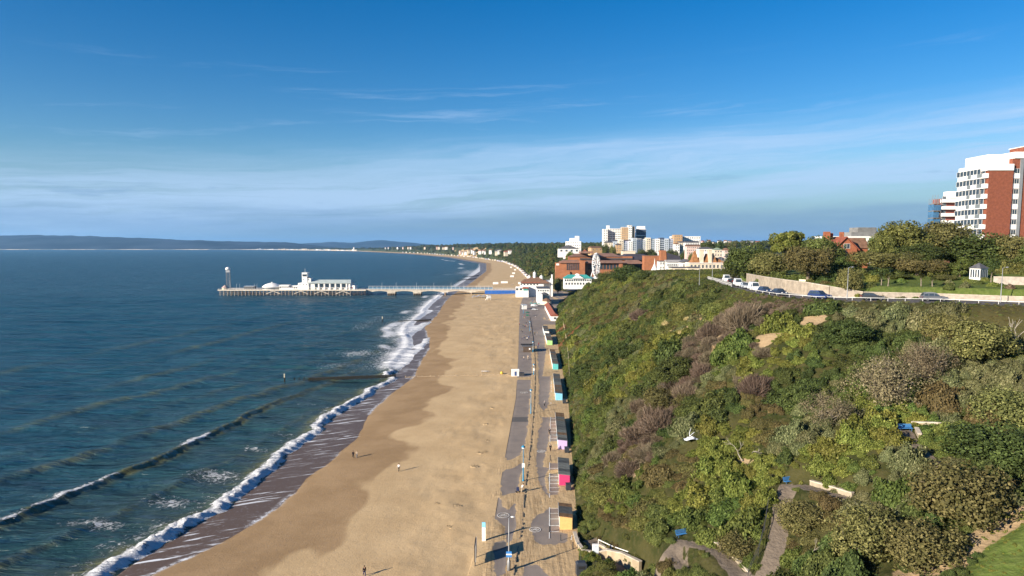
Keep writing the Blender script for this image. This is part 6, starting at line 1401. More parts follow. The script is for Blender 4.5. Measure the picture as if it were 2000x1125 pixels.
for i in range(70):                                               # huts and kiosks along the curving promenade
    Y = 960 * (5200 / 960) ** (i / 69); x = float(X_B(Y)) - 2 - 3 * rng.random(); L_ = 5 + 9 * rng.random() + Y / 400
    k = int(rng.integers(3)); t = thing('seafront_hut', f"{['white', 'cream', 'pale blue'][k]} hut row on the curving promenade below the west cliff", 'hut', (x, Y, 2.4), math.atan2(float(X_B(Y + 10) - X_B(Y)), 10) * -1, 'huts along the curving promenade')
    hh = 2.6 + Y / 2200; MB().box(-2, 2, 0, L_, -1, hh).build('wall', [DWHITE, DCREAM, LILAC][k], t); MB().gable(-2, 2, 0, L_, hh, hh + 1.3, 'y', .2).build('roof', [SLATE, TILE_BROWN, DWHITE][i % 3], t)
# approach road up the west cliff
ra = [(62, 700), (72, 740), (82, 790), (86, 850)]; rb = MB()
for a, b in zip(ra[:-1], ra[1:]): rb.bar((a[0], a[1], ground(*a) + 1.0), (b[0], b[1], ground(*b) + 1.0), 13, .5)
tag(rb.build('approach_road', TARMAC), kind='structure')
# ------------------------------------------------------------------ pier
Yp0 = 704.0; up = Yp0 / F
def PX(px): return (px - 1000) * up
def PZ(py): return CAMZ - (py - 480.6) * up
CONC = M('pale_concrete', (.50, .44, .36), .85, .15, .3); PILE = M('weathered_timber', (.13, .10, .075), .9, .3, .6); PGREEN = M('pale_green_roof', (.40, .45, .43), .7, .1, .3)
DZ = 6.0
t = thing('pier', 'long seaside pier with timber piled head and concrete arched neck', 'pier', (PX(425), Yp0, 0)); X0 = PX(425)
def LX(px): return PX(px) - X0
MB().box(LX(425), LX(714), 0, 34, DZ - .55, DZ).build('deck', CONC, t); MB().box(LX(425) - .3, LX(714) + .3, -.4, -.02, DZ - 1.0, DZ + .25).build('fascia', CONC, t)
MB().box(LX(714), LX(1010), 4, 15, DZ - .9, DZ + .02).build('deck', CONC, t)
for k in range(41):
    x = LX(428) + k * (LX(712) - LX(428)) / 40
    for y in (.8, 11, 22, 33): MB().tube([(x, y, -1.5), (x, y, DZ - .5)], .28 if y < 1 else .24, 6).build('pile', CONC if y < 1 and x < LX(684) else PILE, t)
    MB().bar((x, .8, DZ - 1.2), (x, 33, DZ - 1.2), .35, .4).build('cross_beam', PILE, t)
    if k < 40 and k % 1 == 0: MB().bar((x, .55, .6 if k % 2 else DZ - 1.4), (x + (LX(712) - LX(428)) / 40, .55, DZ - 1.4 if k % 2 else .6), .22).build('brace', PILE, t)
for z in (1.2, 3.2): MB().bar((LX(426), .45, z), (LX(684), .45, z), .3).build('waling', PILE, t)
for pxm in (533, 587, 627, 669):
    for s in (-1, 1): MB().bar((LX(pxm), -.2, 4.7), (LX(pxm + s * 14), -.2, 1.8), .35, .6).build('stair_flight', CONC, t)
for px in (762, 813):                                            # arches of the neck
    MB().box(LX(px) - 4.2, LX(px) + 4.2, 4.5, 14.5, 2.0, 4.4).build('pier_cap', CONC, t)
    for dx in (-3.4, -1.2, 1.2, 3.4):
        for y in (5.2, 9.5, 13.8): MB().tube([(LX(px) + dx, y, -2), (LX(px) + dx, y, 2.4)], .55, 8).build('column', PILE, t)
sup = [717, 762, 813, 868, 920, 965]
for a, b in zip(sup[:-1], sup[1:]):
    n = 12; xa, xb = LX(a), LX(b); top = DZ - .9
    low = [(xa + (xb - xa) * k / n, top - .55 - 1.9 * (2 * k / n - 1) ** 2) for k in range(n + 1)]
    for y in (4.3, 14.3): MB().extr([(xb, top), (xa, top)] + low, y, y + .5).build('arch', CONC, t)
for px in (868, 920, 965): MB().box(LX(px) - .7, LX(px) + .7, 4.6, 14.4, -1, DZ - .9).build('support', M('brown_concrete', (.26, .18, .12), .9, .2), t)
rl = MB().box(0, LX(1010) - LX(714), 0, .08, 1.0, 1.1).mesh('handrail', WHITE)
for y in (4.1, 14.8): o = mesh_obj('handrail', rl, t); o.location = (LX(714), y, DZ)
MB().box(LX(425), LX(712), -.1, -.02, DZ + 1.0, DZ + 1.1).build('handrail', WHITE, t)
pm = MB().box(-.06, .06, -.06, .06, 0, 1.0).mesh('rail_post', WHITE)
for k in range(60): o = mesh_obj('rail_post', pm, t); o.location = (LX(426) + k * (LX(711) - LX(426)) / 59, -.06, DZ)
for k in range(44): o = mesh_obj('rail_post', pm, t); o.location = (LX(716) + k * (LX(1008) - LX(716)) / 43, 4.14, DZ)
t = thing('windbreak', 'white roofed glass windbreak running along the middle of the pier neck', 'windbreak', (PX(716), Yp0 + 9.5, DZ)); Lw = PX(962) - PX(716)
MB().box(0, Lw, -.9, .9, 3.2, 3.32).build('roof', WHITE, t)
for k in range(31):
    MB().box(k * Lw / 30 - .08, k * Lw / 30 + .08, -.08, .08, 0, 3.2).build('post', WHITE, t)
    if k < 30: MB().box(k * Lw / 30 + .12, (k + 1) * Lw / 30 - .12, -.03, .03, .3, 2.0).build('pane', M('tinted_glass', (.10, .19, .28), .2, 0), t)
for i, px in enumerate((744, 772, 812, 846, 880, 905, 935)):
    lamp_post('street_lamp', 'slim white lamp standard on the pier neck', (PX(px), Yp0 + 4.8, DZ), 7.0, WHITE, .5, 'lamp standards along the pier neck')
t = thing('theatre', 'white pier theatre with pale green roof and tall dark window bays', 'theatre', (PX(600), Yp0 + 5, DZ)); x1 = PX(681) - PX(600)
MB().box(0, x1, .8, 20, -.2, PZ(553) - DZ).build('wall', DWHITE, t); MB().add([(-1, -.6, PZ(553) - DZ), (x1 + 1.2, -.6, PZ(553) - DZ), (x1 + 1.2, 20.5, PZ(553) - DZ + .5), (-1, 20.5, PZ(553) - DZ + .5), (3, 9, PZ(547.2) - DZ), (x1 - 1, 9, PZ(547.2) - DZ), (-1, -.6, PZ(553) - DZ - .4), (x1 + 1.2, -.6, PZ(553) - DZ - .4), (x1 + 1.2, 20.5, PZ(553) - DZ), (-1, 20.5, PZ(553) - DZ)],
    [(0, 1, 5, 4), (2, 3, 4, 5), (1, 2, 5), (3, 0, 4), (6, 7, 1, 0), (7, 8, 2, 1), (8, 9, 3, 2), (9, 6, 0, 3), (9, 8, 7, 6)]).build('roof', PGREEN, t)
for k in range(6):
    xx = x1 * (.14 + .135 * k); MB().box(xx, xx + x1 * .075, .62, .78, 2.2, PZ(554.5) - DZ).build('window', GLASS, t); MB().box(xx + x1 * .085, xx + x1 * .115, -.1, .6, -.1, PZ(553.5) - DZ).build('column', DWHITE, t)
    MB().box(xx, xx + x1 * .04, .70, .79, 0, 1.9).build('door', M('grey_door', (.12, .14, .15), .6), t)
MB().box(0, x1, -.3, .5, 1.9, 2.2).build('canopy', DWHITE, t); MB().box(x1 + .02, x1 + 4.5, 2, 14, -.1, 4.2).build('porch', DWHITE, t); MB().box(x1 + .9, x1 + 2.3, 1.9, 1.98, 1, 2.6).build('sign_board', M('dull_red', (.3, .06, .05)), t)
t = thing('look_out_tower', 'white square tower with dark windowed lantern at the theatre end', 'tower', (PX(579), Yp0 + 4.5, DZ)); q = lambda p: PX(p) - PX(579)
MB().box(q(579), q(600) - .1, 0, 16, -.1, PZ(553) - DZ).box(q(586), q(602.5), 3.4, 13, PZ(553) - DZ, PZ(543) - DZ).box(q(585.5), q(596), 2.8, 11, PZ(553) - DZ, PZ(533) - DZ).build('wall', DWHITE, t)
MB().box(q(586.8), q(594.8), 2.55, 2.78, PZ(540) - DZ, PZ(536) - DZ).build('window', GLASS, t); MB().box(q(585), q(596.5), 2.4, 11.4, PZ(533) - DZ, PZ(532.5) - DZ).build('roof', DWHITE, t); MB().box(q(590), q(590.3), 6, 6.15, PZ(532.5) - DZ, PZ(525) - DZ).build('mast', WHITE, t)
for px, py in ((588, 546.5), (598, 546.5), (583, 556), (590, 556), (596, 556)): window(t, q(px), 3.36 if py < 550 and px > 596.5 else 2.75 if py < 550 else -.03, PZ(py) - DZ, 1.0, 1.2)
MB().box(q(595.5), q(602), 2.6, 3.3, PZ(543) - DZ, PZ(541.6) - DZ).build('balustrade', DARK, t)
t = thing('rotunda', 'low white domed rotunda with arcade on the pier head', 'rotunda', (PX(521.5), Yp0 + 14, DZ))
MB().lathe([(9.4, -.1), (9.4, 2.2)], n=32).build('wall', DWHITE, t); MB().lathe([(10.2, 2.2), (9.6, 2.9), (7.4, 4.6), (4.2, 5.9), (1.0, 6.5), (.8, 7.3), (.1, 7.5)], n=32).build('dome', DWHITE, t)
for k in range(26):
    a = -math.pi + k * math.pi / 25 * 1.0; a = math.pi + math.pi * k / 25
    o = MB().box(-.42, .42, -.06, .05, .3, 1.8).build('window', GLASS, t); o.location = (9.42 * math.cos(a), 9.42 * math.sin(a), 0); o.rotation_euler = (0, 0, a + math.pi / 2)
for i, (a, b, top, lab, y) in enumerate([(541, 560, 557.5, 'low white pavilion with stepped parapet right of the rotunda', 6), (560, 580, 559, 'low white cafe block against the tower', 8), (470, 489, 560, 'dark glazed shelter between the lattice tower and the rotunda', 8), (548, 572, 562.3, 'long white screen in front of the low pavilions', 2)]):
    t = thing('pier_kiosk', lab, 'kiosk', (PX(a), Yp0 + y, DZ)); w = PX(b) - PX(a); h = PZ(top) - DZ
    MB().box(0, w, 0, 7 if i < 3 else .6, -.1, h).build('wall', DWHITE if i != 2 else M('dark_timber', (.09, .08, .075), .8, .2), t); MB().box(-.3, w + .3, -.3, 7.3 if i < 3 else .9, h, h + .3).build('roof', DWHITE if i != 2 else DGREY, t)
    if i < 3:
        for k in range(5): window(t, w * (k + .5) / 5, -.03, h * .5, w / 7, h * .5)
t = thing('lattice_tower', 'tall zip wire lattice tower with white domed cap at the pier end', 'tower', (PX(439.5), Yp0 + 8, DZ), R(14)); hw, ht = 1.7, PZ(526) - DZ
for sx in (-1, 1):
    for sy_ in (-1, 1): MB().bar((sx * hw * 1.15, sy_ * hw * 1.15, 0), (sx * hw * .95, sy_ * hw * .95, ht), .3).build('leg', METAL, t)
nb = 9
for k in range(nb):
    z0, z1 = ht * k / nb, ht * (k + 1) / nb
    for (ax, ay, bx, by) in ((-1, -1, 1, -1), (1, -1, 1, 1), (1, 1, -1, 1), (-1, 1, -1, -1)):
        m = MB(); m.bar((ax * hw, ay * hw, z0), (bx * hw, by * hw, z1), .10).bar((bx * hw, by * hw, z0), (ax * hw, ay * hw, z1), .10).bar((ax * hw, ay * hw, z1), (bx * hw, by * hw, z1), .14); m.build('brace', METAL, t)
    MB().box(-hw + .2, -.2, -hw + .2, hw - .2, z1 - .1, z1).build('landing', M('dark_grating', (.09, .09, .1), .7), t)
MB().box(-1.9, 1.9, -1.9, 1.9, ht - 3.2, ht - 1).build('cabin', M('pale_panel', (.5, .5, .5), .6), t); MB().lathe([(2.5, -.4), (2.6, .4), (2.2, 1.3), (1.3, 2.0), (.1, 2.3)], (0, 0, ht), 16).build('cap', DWHITE, t)
t = thing('pier_hut', 'pale conical roofed hut at the foot of the lattice tower', 'hut', (PX(434.5), Yp0 + 5, DZ)); MB().lathe([(3.0, -.1), (3.0, 1.9)], n=8).build('wall', CREAM, t); MB().lathe([(3.8, 1.9), (2.0, 3.2), (.1, 4.8)], n=8).build('roof', M('pinkish_roof', (.46, .34, .30), .8, .1), t)
for i, px in enumerate((447, 460, 466, 495, 500)): lamp_post('street_lamp', 'white lamp standard on the open end of the pier head', (PX(px), Yp0 + 2, DZ), 6 if i else 9, WHITE, .4, 'lamp standards on the pier head')
# blue hoarding and kiosks at the pier root
t = thing('hoarding', 'long blue hoarding screening the root of the pier', 'hoarding', (PX(947), Yp0 - 2, 2.3)); HB = M('hoarding_blue', (.02, .10, .36), .6, .1, .3)
for k in range(10):
    xa = (PX(1012) - PX(947)) * k / 10; MB().box(xa + .03, xa + (PX(1012) - PX(947)) / 10 - .03, 0, .12, -.5, 3.4).build('panel', HB, t)
t = thing('hoarding', 'shorter bright blue hoarding before the pier entrance hall', 'hoarding', (PX(1011), Yp0 - 46, 2.3)); 
for k in range(5): MB().box(k * 2.6 + .03, k * 2.6 + 2.57, 0, .12, -.5, 2.9).build('panel', M('hoarding_bright', (.025, .15, .42), .6, .1, .3), t)
# ------------------------------------------------------------------ promenade furniture, beach huts, groynes, benches
PAL = {'orange': (.70, .40, .15), 'pink': (.50, .04, .14), 'lilac': (.50, .38, .62), 'blue': (.19, .48, .70), 'teal': (.10, .42, .42), 'green': (.33, .62, .22), 'yellow': (.72, .58, .18), 'white': (.72, .70, .66), 'red': (.45, .05, .04), 'navy': (.05, .09, .22)}
HP = {k: M('hut_' + k, v, .6, .06, 2.0) for k, v in PAL.items()}
FELT = [M('felt_a', (.075, .08, .078), .95, .25, 1.2), M('felt_b', (.12, .098, .07), .95, .3, 1.2), M('felt_c', (.155, .165, .15), .95, .2, 1.2), M('felt_d', (.10, .108, .10), .95, .25, 1.2), M('felt_rust', (.17, .10, .05), .95, .3, 1.0)]
def hut_meshes(w, d, h):
    b = MB(); b.add([(0, 0, 0), (d, 0, 0), (d, w, 0), (0, w, 0), (0, 0, h), (d, 0, h - .22), (d, w, h - .22), (0, w, h)], [(0, 3, 2, 1), (4, 5, 6, 7), (0, 1, 5, 4), (1, 2, 6, 5), (2, 3, 7, 6), (3, 0, 4, 7)])
    r = MB(); r.add([(-.16, .015, h + .012), (d + .1, .015, h - .21), (d + .1, w - .015, h - .21), (-.16, w - .015, h + .012), (-.16, .015, h + .10), (d + .1, .015, h - .13), (d + .1, w - .015, h - .13), (-.16, w - .015, h + .10)], [(0, 3, 2, 1), (4, 5, 6, 7), (0, 1, 5, 4), (1, 2, 6, 5), (2, 3, 7, 6), (3, 0, 4, 7)])
    g = MB().box(-.2, -.165, .01, w - .01, h - .06, h + .13)
    dr = MB().box(-.05, -.01, w * .16, w * .5, .05, 2.0); dr2 = MB().box(-.05, -.01, w * .51, w * .86, .05, 2.0)
    return b, r, g, dr, dr2
groups = [('orange', (1093, 1035), (1092, 1007), 4, 'first'), ('pink', (1092, 948.5), (1091, 914), 6, 'second'), ('lilac', (1090, 878), (1085.5, 822), 12, 'third'), ('blue', (1085, 782), (1081, 742), 13, 'fourth'), ('teal', (1079.5, 722), (1074, 692), 13, 'fifth'), ('green', (1068.5, 674), (1064.5, 659), 9, 'sixth'), ('white', (1063, 655), (1060, 644), 9, 'seventh')]
hm_cache = {}; hr = np.random.default_rng(3)
FN = ['black', 'brown', 'pale grey', 'dark grey', 'rusty']; GAPS = {'orange': 'the row nearest the ramp', 'pink': 'the row before the orange hut', 'lilac': 'the row before the pink hut', 'blue': 'the row before the lilac hut', 'teal': 'the row before the blue hut', 'green': 'the row before the teal hut', 'white': 'the row before the green hut'}
HUTX = []; ORD = ['', 'first', 'second', 'third', 'fourth', 'fifth', 'sixth', 'seventh', 'eighth', 'ninth', 'tenth', 'eleventh', 'twelfth']
for col, p0, p1, n, _ in groups:
    a, b = at_z(p0[0], p0[1], 2.5), at_z(p1[0], p1[1], 2.5); v = (b - a); L_ = v.length; w = L_ / n; ang = math.atan2(v.y, v.x) - math.pi / 2; HUTX.append((a, b))
    d_ = 2.15 if a.y < 300 else 2.6
    bm, rm_, gm_, d1, d2 = hut_meshes(w, d_, 2.35); ms = {}
    for k in range(n):
        p = a + v * (k / n); c = col if k == 0 else str(hr.choice(['white', 'blue', 'yellow', 'lilac', 'white', 'red', 'green', 'navy'])); f = int(hr.integers(5))
        lab = f'{col} ended beach hut closing {GAPS[col]}' if k == 0 else f'{ORD[k]} beach hut behind the {col} one, with {FN[f]} felt roof'
        t = thing('beach_hut', lab, 'beach hut', (p.x, p.y, 2.52), ang, 'beach huts along the promenade')
        for nm, mb, mt in (('wall', bm, HP[c]), ('roof', rm_, FELT[f]), ('gutter', gm_, WHITE), ('door', d1, HP['white'] if c != 'white' else HP['blue']), ('door', d2, HP['white'] if c != 'white' else HP['blue'])):
            key = (nm, mt.name, id(mb))
            if key not in ms: ms[key] = mb.mesh(nm, mt)
            mesh_obj(nm, ms[key], t)
BIN = M('bin_dark', (.035, .04, .05), .5, .1, 2)
for i, (px, py, lab) in enumerate([(1110, 957, 'dark wheeled bin behind the pink beach hut'), (1107, 884, 'dark wheeled bin behind the lilac beach hut'), (1102, 788, 'dark store box behind the blue beach hut')]):
    p = at_z(px, py, 2.5); t = thing('bin', lab, 'bin', p, .05, 'dark bins behind the huts'); MB().box(-.5, .5, -.55, .55, .12, 1.25).build('body', BIN, t); MB().box(-.54, .54, -.6, .6, 1.25, 1.36).build('lid', BIN, t)
    for s in (-.4, .4): MB().tube([(s - .06, -.5, .12), (s + .06, -.5, .12)], .12, 8).build('wheel', BLACK, t)
p = at_z(1135, 1122, 2.5); t = thing('bin', 'large dark litter bin at the foot of the ramp', 'bin', p, .08)
MB().box(-.75, .75, -.6, .6, 0, 1.7).build('body', BIN, t); MB().hip(-.75, .75, -.6, .6, 1.7, 2.0, .25, .06).build('lid', BIN, t); MB().box(-.5, .5, -.62, -.595, 1.1, 1.5).build('slot', BLACK, t); MB().box(-.03, .03, .5, .56, 1.9, 3.0).build('post', BIN, t)
# parking bay lines and roundels painted on the asphalt
LINE = M('road_paint', (.66, .64, .60), .8, .18, 1.5); MK = MB()
def pl(px, py): q = at_z(px, py, PROM_Z); return Vector((q.x, q.y, PROM_Z + .05))
for a, b in (((1077, 745), (1075.5, 820)), ((1075, 815), (1073.5, 905)), ((1073.5, 905), (1073, 1052)), ((1118, 1040), (1114, 1063))): MK.bar(pl(*a), pl(*b), .16, .02)
for y in [818, 824, 830, 836.5, 843, 850, 857, 864, 915, 931, 938, 945, 953, 961, 993, 1003, 1014, 1027, 1039]:
    if y < 830: MK.bar(pl(1075, y), pl(1089, y), .13, .02)
    else: MK.bar(pl(1073.6, y), pl(1092, y), .13, .02)
for y in (650, 664, 680, 697, 715, 735, 755, 775): MK.bar(pl(1070 - (735 - y) * .04 + 4, y), pl(1080 + (y - 735) * .05, y), .15, .02)
tag(MK.build('bay_markings', LINE), kind='structure')
for px, py, r in ((983, 1007, 1.05), (1045, 1035, .95), (1057, 882, .95), (1023, 767, 1.2)):
    c = pl(px, py); m = MB(); pts_ = [c + Vector((r * math.cos(a), r * 1.05 * math.sin(a), .02)) for a in np.linspace(0, 2 * math.pi, 33)]
    for a, b in zip(pts_[:-1], pts_[1:]): m.bar(a, b, .11, .015)
    for s in (-.38, .38):
        w_ = [c + Vector((s * r + .26 * r * math.cos(a), -.12 * r + .3 * r * math.sin(a), .02)) for a in np.linspace(0, 2 * math.pi, 13)]
        for a, b in zip(w_[:-1], w_[1:]): m.bar(a, b, .07, .015)
    for q in (((-.38, -.12), (-.1, .3)), ((-.1, .3), (.25, .3)), ((.25, .3), (.38, -.12)), ((-.1, .3), (0, -.12)), ((0, -.12), (.25, .3)), ((.25, .3), (.18, .48))):
        m.bar(c + Vector((q[0][0] * r, q[0][1] * r, .02)), c + Vector((q[1][0] * r, q[1][1] * r, .02)), .07, .015)
    tag(m.build('cycle_marking', LINE), kind='structure')
# low kerb wall half buried in sand
kw = MB(); kr = np.random.default_rng(9); K3 = []
for (ax, ay), (bx, by) in zip(KERB[:-1], KERB[1:]):
    L_ = math.hypot(bx - ax, by - ay); n = max(1, int(L_ / .8))
    for k in range(n):
        f0, f1 = k / n, (k + .97) / n
        if kr.random() < .22 and ay < 240: continue
        z = PROM_Z + (.12 + .16 * kr.random() if ay < 200 else .22); j = (kr.random() - .5) * .10
        kw.bar((ax + (bx - ax) * f0 + j, ay + (by - ay) * f0, z - .2), (ax + (bx - ax) * f1 + j, ay + (by - ay) * f1, z - .2), .15, .36)
tag(kw.build('low_kerb_wall', M('dark_kerb', (.20, .16, .12), .9, .3, 1.5)), kind='structure')
BLUEP = M('blue_post', (.02, .20, .36), .45, .05); BLUEL = M('light_blue', (.05, .22, .55), .5, .05)
def top_z(px, py, p): return at_y(px, py, p.y).z
def prom_lamp(px, py, tx, ty, lab, sign=False):
    p = at_z(px, py, PROM_Z); h = top_z(tx, ty, p) - PROM_Z; t = thing('street_lamp', lab, 'street lamp', p, 0, 'blue lamp posts on the promenade')
    MB().lathe([(.24, -.1), (.22, .3), (.15, .4), (.13, h * .42), (.075, h * .45), (.055, h)], n=10).build('post', BLUEP, t, True)
    MB().lathe([(.03, -.1), (.42, -.05), (.36, .12), (.12, .3), (.02, .42)], (0, 0, h), 12).build('lamp_head', BLUEP, t, True); MB().lathe([(.3, -.3), (.34, -.08), (.05, -.06)], (0, 0, h), 10).build('lamp_glass', WHITE, t)
    if sign: MB().box(-.28, .28, -.1, -.05, h * .40, h * .40 + .95).build('sign_plate', WHITE, t)
    return t
prom_lamp(1022, 940, 1022, 873, 'blue lamp post with white notice plate by the low kerb wall', True); prom_lamp(1037, 808, 1038, 762, 'tall blue lamp post beside the dark strip across the promenade')
prom_lamp(1042.5, 732, 1042, 712, 'blue lamp post with white top before the sand drift across the asphalt', True); prom_lamp(1041, 688, 1041, 668, 'blue lamp post beside the dark kiosk'); prom_lamp(1035, 646, 1035, 629, 'far blue lamp post among the walkers'); prom_lamp(1022, 612, 1022, 598, 'distant blue lamp post near the pier root')
p = at_z(994, 1115, PROM_Z); h = top_z(993, 1012, p) - PROM_Z; t = thing('street_lamp', 'tall grey lamp post with a blue banner sign, closest to the ramp', 'street lamp', p)
MB().lathe([(.26, -.1), (.25, 1.6), (.13, 1.75), (.10, h * .5), (.06, h)], n=10).build('post', METAL, t, True); MB().box(-.42, .42, -.18, -.12, 2.2, 3.1).build('sign_plate', BLUEL, t); MB().box(-.42, .42, -.185, -.181, 2.55, 2.75).build('sign_print', WHITE, t)
MB().tube([(0, 0, h), (.5, .3, h + .1)], .04, 6).build('arm', METAL, t); MB().lathe([(.05, .1), (.22, .03), (.2, -.06)], (.55, .3, h + .08), 8, 1.5).build('lamp_head', WHITE, t)
p = at_z(945, 1056, PROM_Z); h = top_z(944, 1020, p) - PROM_Z; t = thing('totem_sign', 'slim pale blue and white information totem at the edge of the sand', 'totem sign', p, -.1)
MB().box(-.30, .30, -.08, .08, -.2, h * .72).build('panel', WHITE, t); MB().box(-.30, .30, -.08, .08, h * .72, h).build('header', M('totem_blue', (.22, .52, .72), .4, .05), t)
for k in range(4): MB().box(-.24, .24, -.086, -.081, h * (.12 + .14 * k), h * (.2 + .14 * k)).build('print', M('totem_print', (.45, .68, .72), .5), t)
p = at_z(929, 1097, 2.4); h = top_z(929, 1057, p) - 2.4; t = thing('sign_board', 'large dark sign board on posts seen edge on beside the sand', 'sign board', p, 0)
for y in (-1.5, 1.5): MB().box(-.07, .07, y - .07, y + .07, -.3, h * .98).build('post', DARK, t)
MB().box(-.11, -.07, -1.75, 1.75, .75, h).build('board', M('board_back', (.16, .13, .11), .8, .2), t); MB().box(.07, .10, -1.75, 1.75, .75, h).build('panel', WHITE, t)
for i, (px, py, ty, lab) in enumerate([(1073, 1040, 1028, 'short dark bollard between the bay lines and the orange hut'), (1095, 1056, 1044, 'short dark bollard in front of the orange hut'), (1119, 1073, 1059, 'dark post by the curved beige wall'), (1075, 900, 889, 'dark bollard beside the lilac hut bays'), (1131, 1062, 1050, 'dark post where the curved wall starts')]):
    p = at_z(px, py, PROM_Z); h = min(top_z(px, ty, p) - PROM_Z, 1.4); t = thing('bollard', lab, 'bollard', p, 0, 'dark bollards by the huts'); MB().lathe([(.09, -.1), (.08, h * .85), (.10, h * .88), (.09, h)], n=8).build('post', DARK, t); MB().lathe([(.02, 0), (.095, .0), (.02, .07)], (0, 0, h), 8).build('cap', DARK, t)
# kiosk with canopy, seafront signs
p = at_z(1030, 688, PROM_Z); t = thing('kiosk', 'small dark brown kiosk with black canopy on the promenade', 'kiosk', p, 0)
MB().box(-1.9, 2.1, 0, 4.0, 0, 2.6).build('wall', M('kiosk_brown', (.085, .06, .045), .8, .2), t); MB().box(-2.6, 2.4, -.2, 5.2, 2.6, 2.85).build('roof', M('kiosk_grey', (.10, .10, .105), .8, .1), t); MB().box(-3.0, 2.6, 3.4, 5.8, 2.9, 3.15).build('canopy', BLACK, t); MB().box(.7, 1.4, -.05, -.01, 1.2, 1.9).build('poster', WHITE, t)
MB().box(-2.4, -1.92, .4, 3.6, .9, 1.0).build('counter', METAL, t)
p = at_z(1025, 604, PROM_Z); t = thing('kiosk', 'square white kiosk on the promenade by the pier approach', 'kiosk', p, .2); MB().box(-1.7, 1.7, 0, 3, 0, 3.0).build('wall', DWHITE, t); MB().box(-2, 2, -.3, 6, 3.0, 3.25).build('roof', DGREY, t); MB().box(-1.72, -1.69, .6, 2.4, 1.1, 2.2).build('hatch', DARK, t)
p = at_z(1043, 599, PROM_Z); make_car('white van standing by the teal cafe parasols', paint('white_d', (.76, .76, .77)), 'van', (p.x, p.y, PROM_Z + .05), .15, 'parked_van', 'van', None)
p = at_z(1044, 606, PROM_Z); make_car('pale car parked in front of the white van on the promenade', paint('pale', (.6, .62, .63)), 'hatch', (p.x, p.y, PROM_Z + .05), .1, 'parked_car', 'car', None)
p = at_z(1030, 617, PROM_Z); t = thing('stall', 'dark green stall under a parasol on the promenade', 'stall', p, 0); MB().box(-.9, .9, -.6, .6, 0, 1.1).build('counter', M('stall_green', (.03, .12, .08), .7), t); MB().lathe([(.05, 0), (.05, 2.6)], n=6).build('pole', METAL, t); MB().lathe([(1.8, 2.3), (1.0, 2.75), (.05, 3.1)], n=8).build('canopy', M('stall_green', (.03, .12, .08)), t)
# ---- beach furniture
p = at_sand(1007, 734); t = thing('beach_hut', 'small white hut with dark side at the landward end of the groyne', 'hut', p, .1); MB().box(-1.5, 1.2, -.9, .9, -.2, 2.1).build('wall', DWHITE, t); MB().gable(-1.5, 1.2, -.9, .9, 2.1, 2.6, 'x', .12).build('roof', DWHITE, t); MB().box(1.22, 3.2, -.8, .8, -.1, 1.2).build('store_box', DARK, t); MB().box(-.5, .3, -.94, -.905, .2, 1.8).build('door', HP['navy'], t)
p = at_sand(947, 728); t = thing('rescue_board', 'white rescue board lying on a low stand on the dry sand', 'rescue board', p, 0); MB().lathe([(.05, 0), (.35, .1), (.4, .2), (.05, .28)], (0, 0, .5), 14, 4.2, 1).build('board', WHITE, t); 
for s in (-.9, .9): MB().box(s - .06, s + .06, -.2, .2, -.2, .52).build('leg', DARK, t)
p = at_sand(955, 586); t = thing('lifeguard_tower', 'white lifeguard tower on legs on the sand before the pier', 'lifeguard tower', p, .3)
for sx in (-1.2, 1.2):
    for sy_ in (-1, 1): MB().bar((sx * 1.2, sy_ * 1.2, -.3), (sx, sy_, 1.7), .18).build('leg', WHITE, t)
MB().box(-1.9, 1.6, -1.3, 1.3, 1.7, 4.4).build('cabin', DWHITE, t); MB().box(-2.1, 1.8, -1.5, 1.5, 4.4, 4.6).build('roof', DGREY, t); MB().box(-1.94, -1.905, -.8, .8, 2.7, 3.8).build('window', GLASS, t); MB().bar((-3.6, 0, 0), (-1.9, 0, 1.8), .9, .12).build('ramp', WHITE, t)
p = at_sand(936, 582); t = thing('tent', 'long low grey blue canopy tent pitched on the sand before the pier', 'tent', p, .08); MB().extr([(-7, .6), (-5, 2.4), (-2, 1.6), (0, 2.9), (3, 1.7), (5, 2.5), (7.5, .6), (5, 2.2), (3, 1.4), (0, 2.6), (-2, 1.3), (-5, 2.1)], -2, 3).build('canopy', M('tent_blue', (.22, .28, .38), .7, .15), t)
for s in (-5, -2, 0, 3, 5): MB().box(s - .06, s + .06, -2, -1.88, -.3, 2.2).build('pole', METAL, t)
for i, (px, py, w) in enumerate([(968, 555, 7), (985, 553, 9), (1015, 555, 4), (1000, 541, 6), (1003, 535, 5), (1006, 528, 4), (998, 523, 4), (1019, 563, 3.4)]):
    p = at_sand(px, py); t = thing('beach_kiosk', ['low white beach kiosk beyond the pier, by the long white screen', 'long low white screen on the sand beyond the pier', 'white box kiosk just behind the blue hoarding', 'pale kiosk at the far promenade bend', 'small white stand on the far promenade', 'white stand where the far beach narrows', 'tiny white stand on the curving beach', 'white cabin at the end of the blue hoarding'][i], 'kiosk', p, 0)
    MB().box(-w / 2, w / 2, 0, 2.5, -.3, 2.4).build('wall', DWHITE, t); MB().box(-w / 2 - .2, w / 2 + .2, -.2, 2.7, 2.4, 2.6).build('roof', [DWHITE, DGREY][i % 2], t)
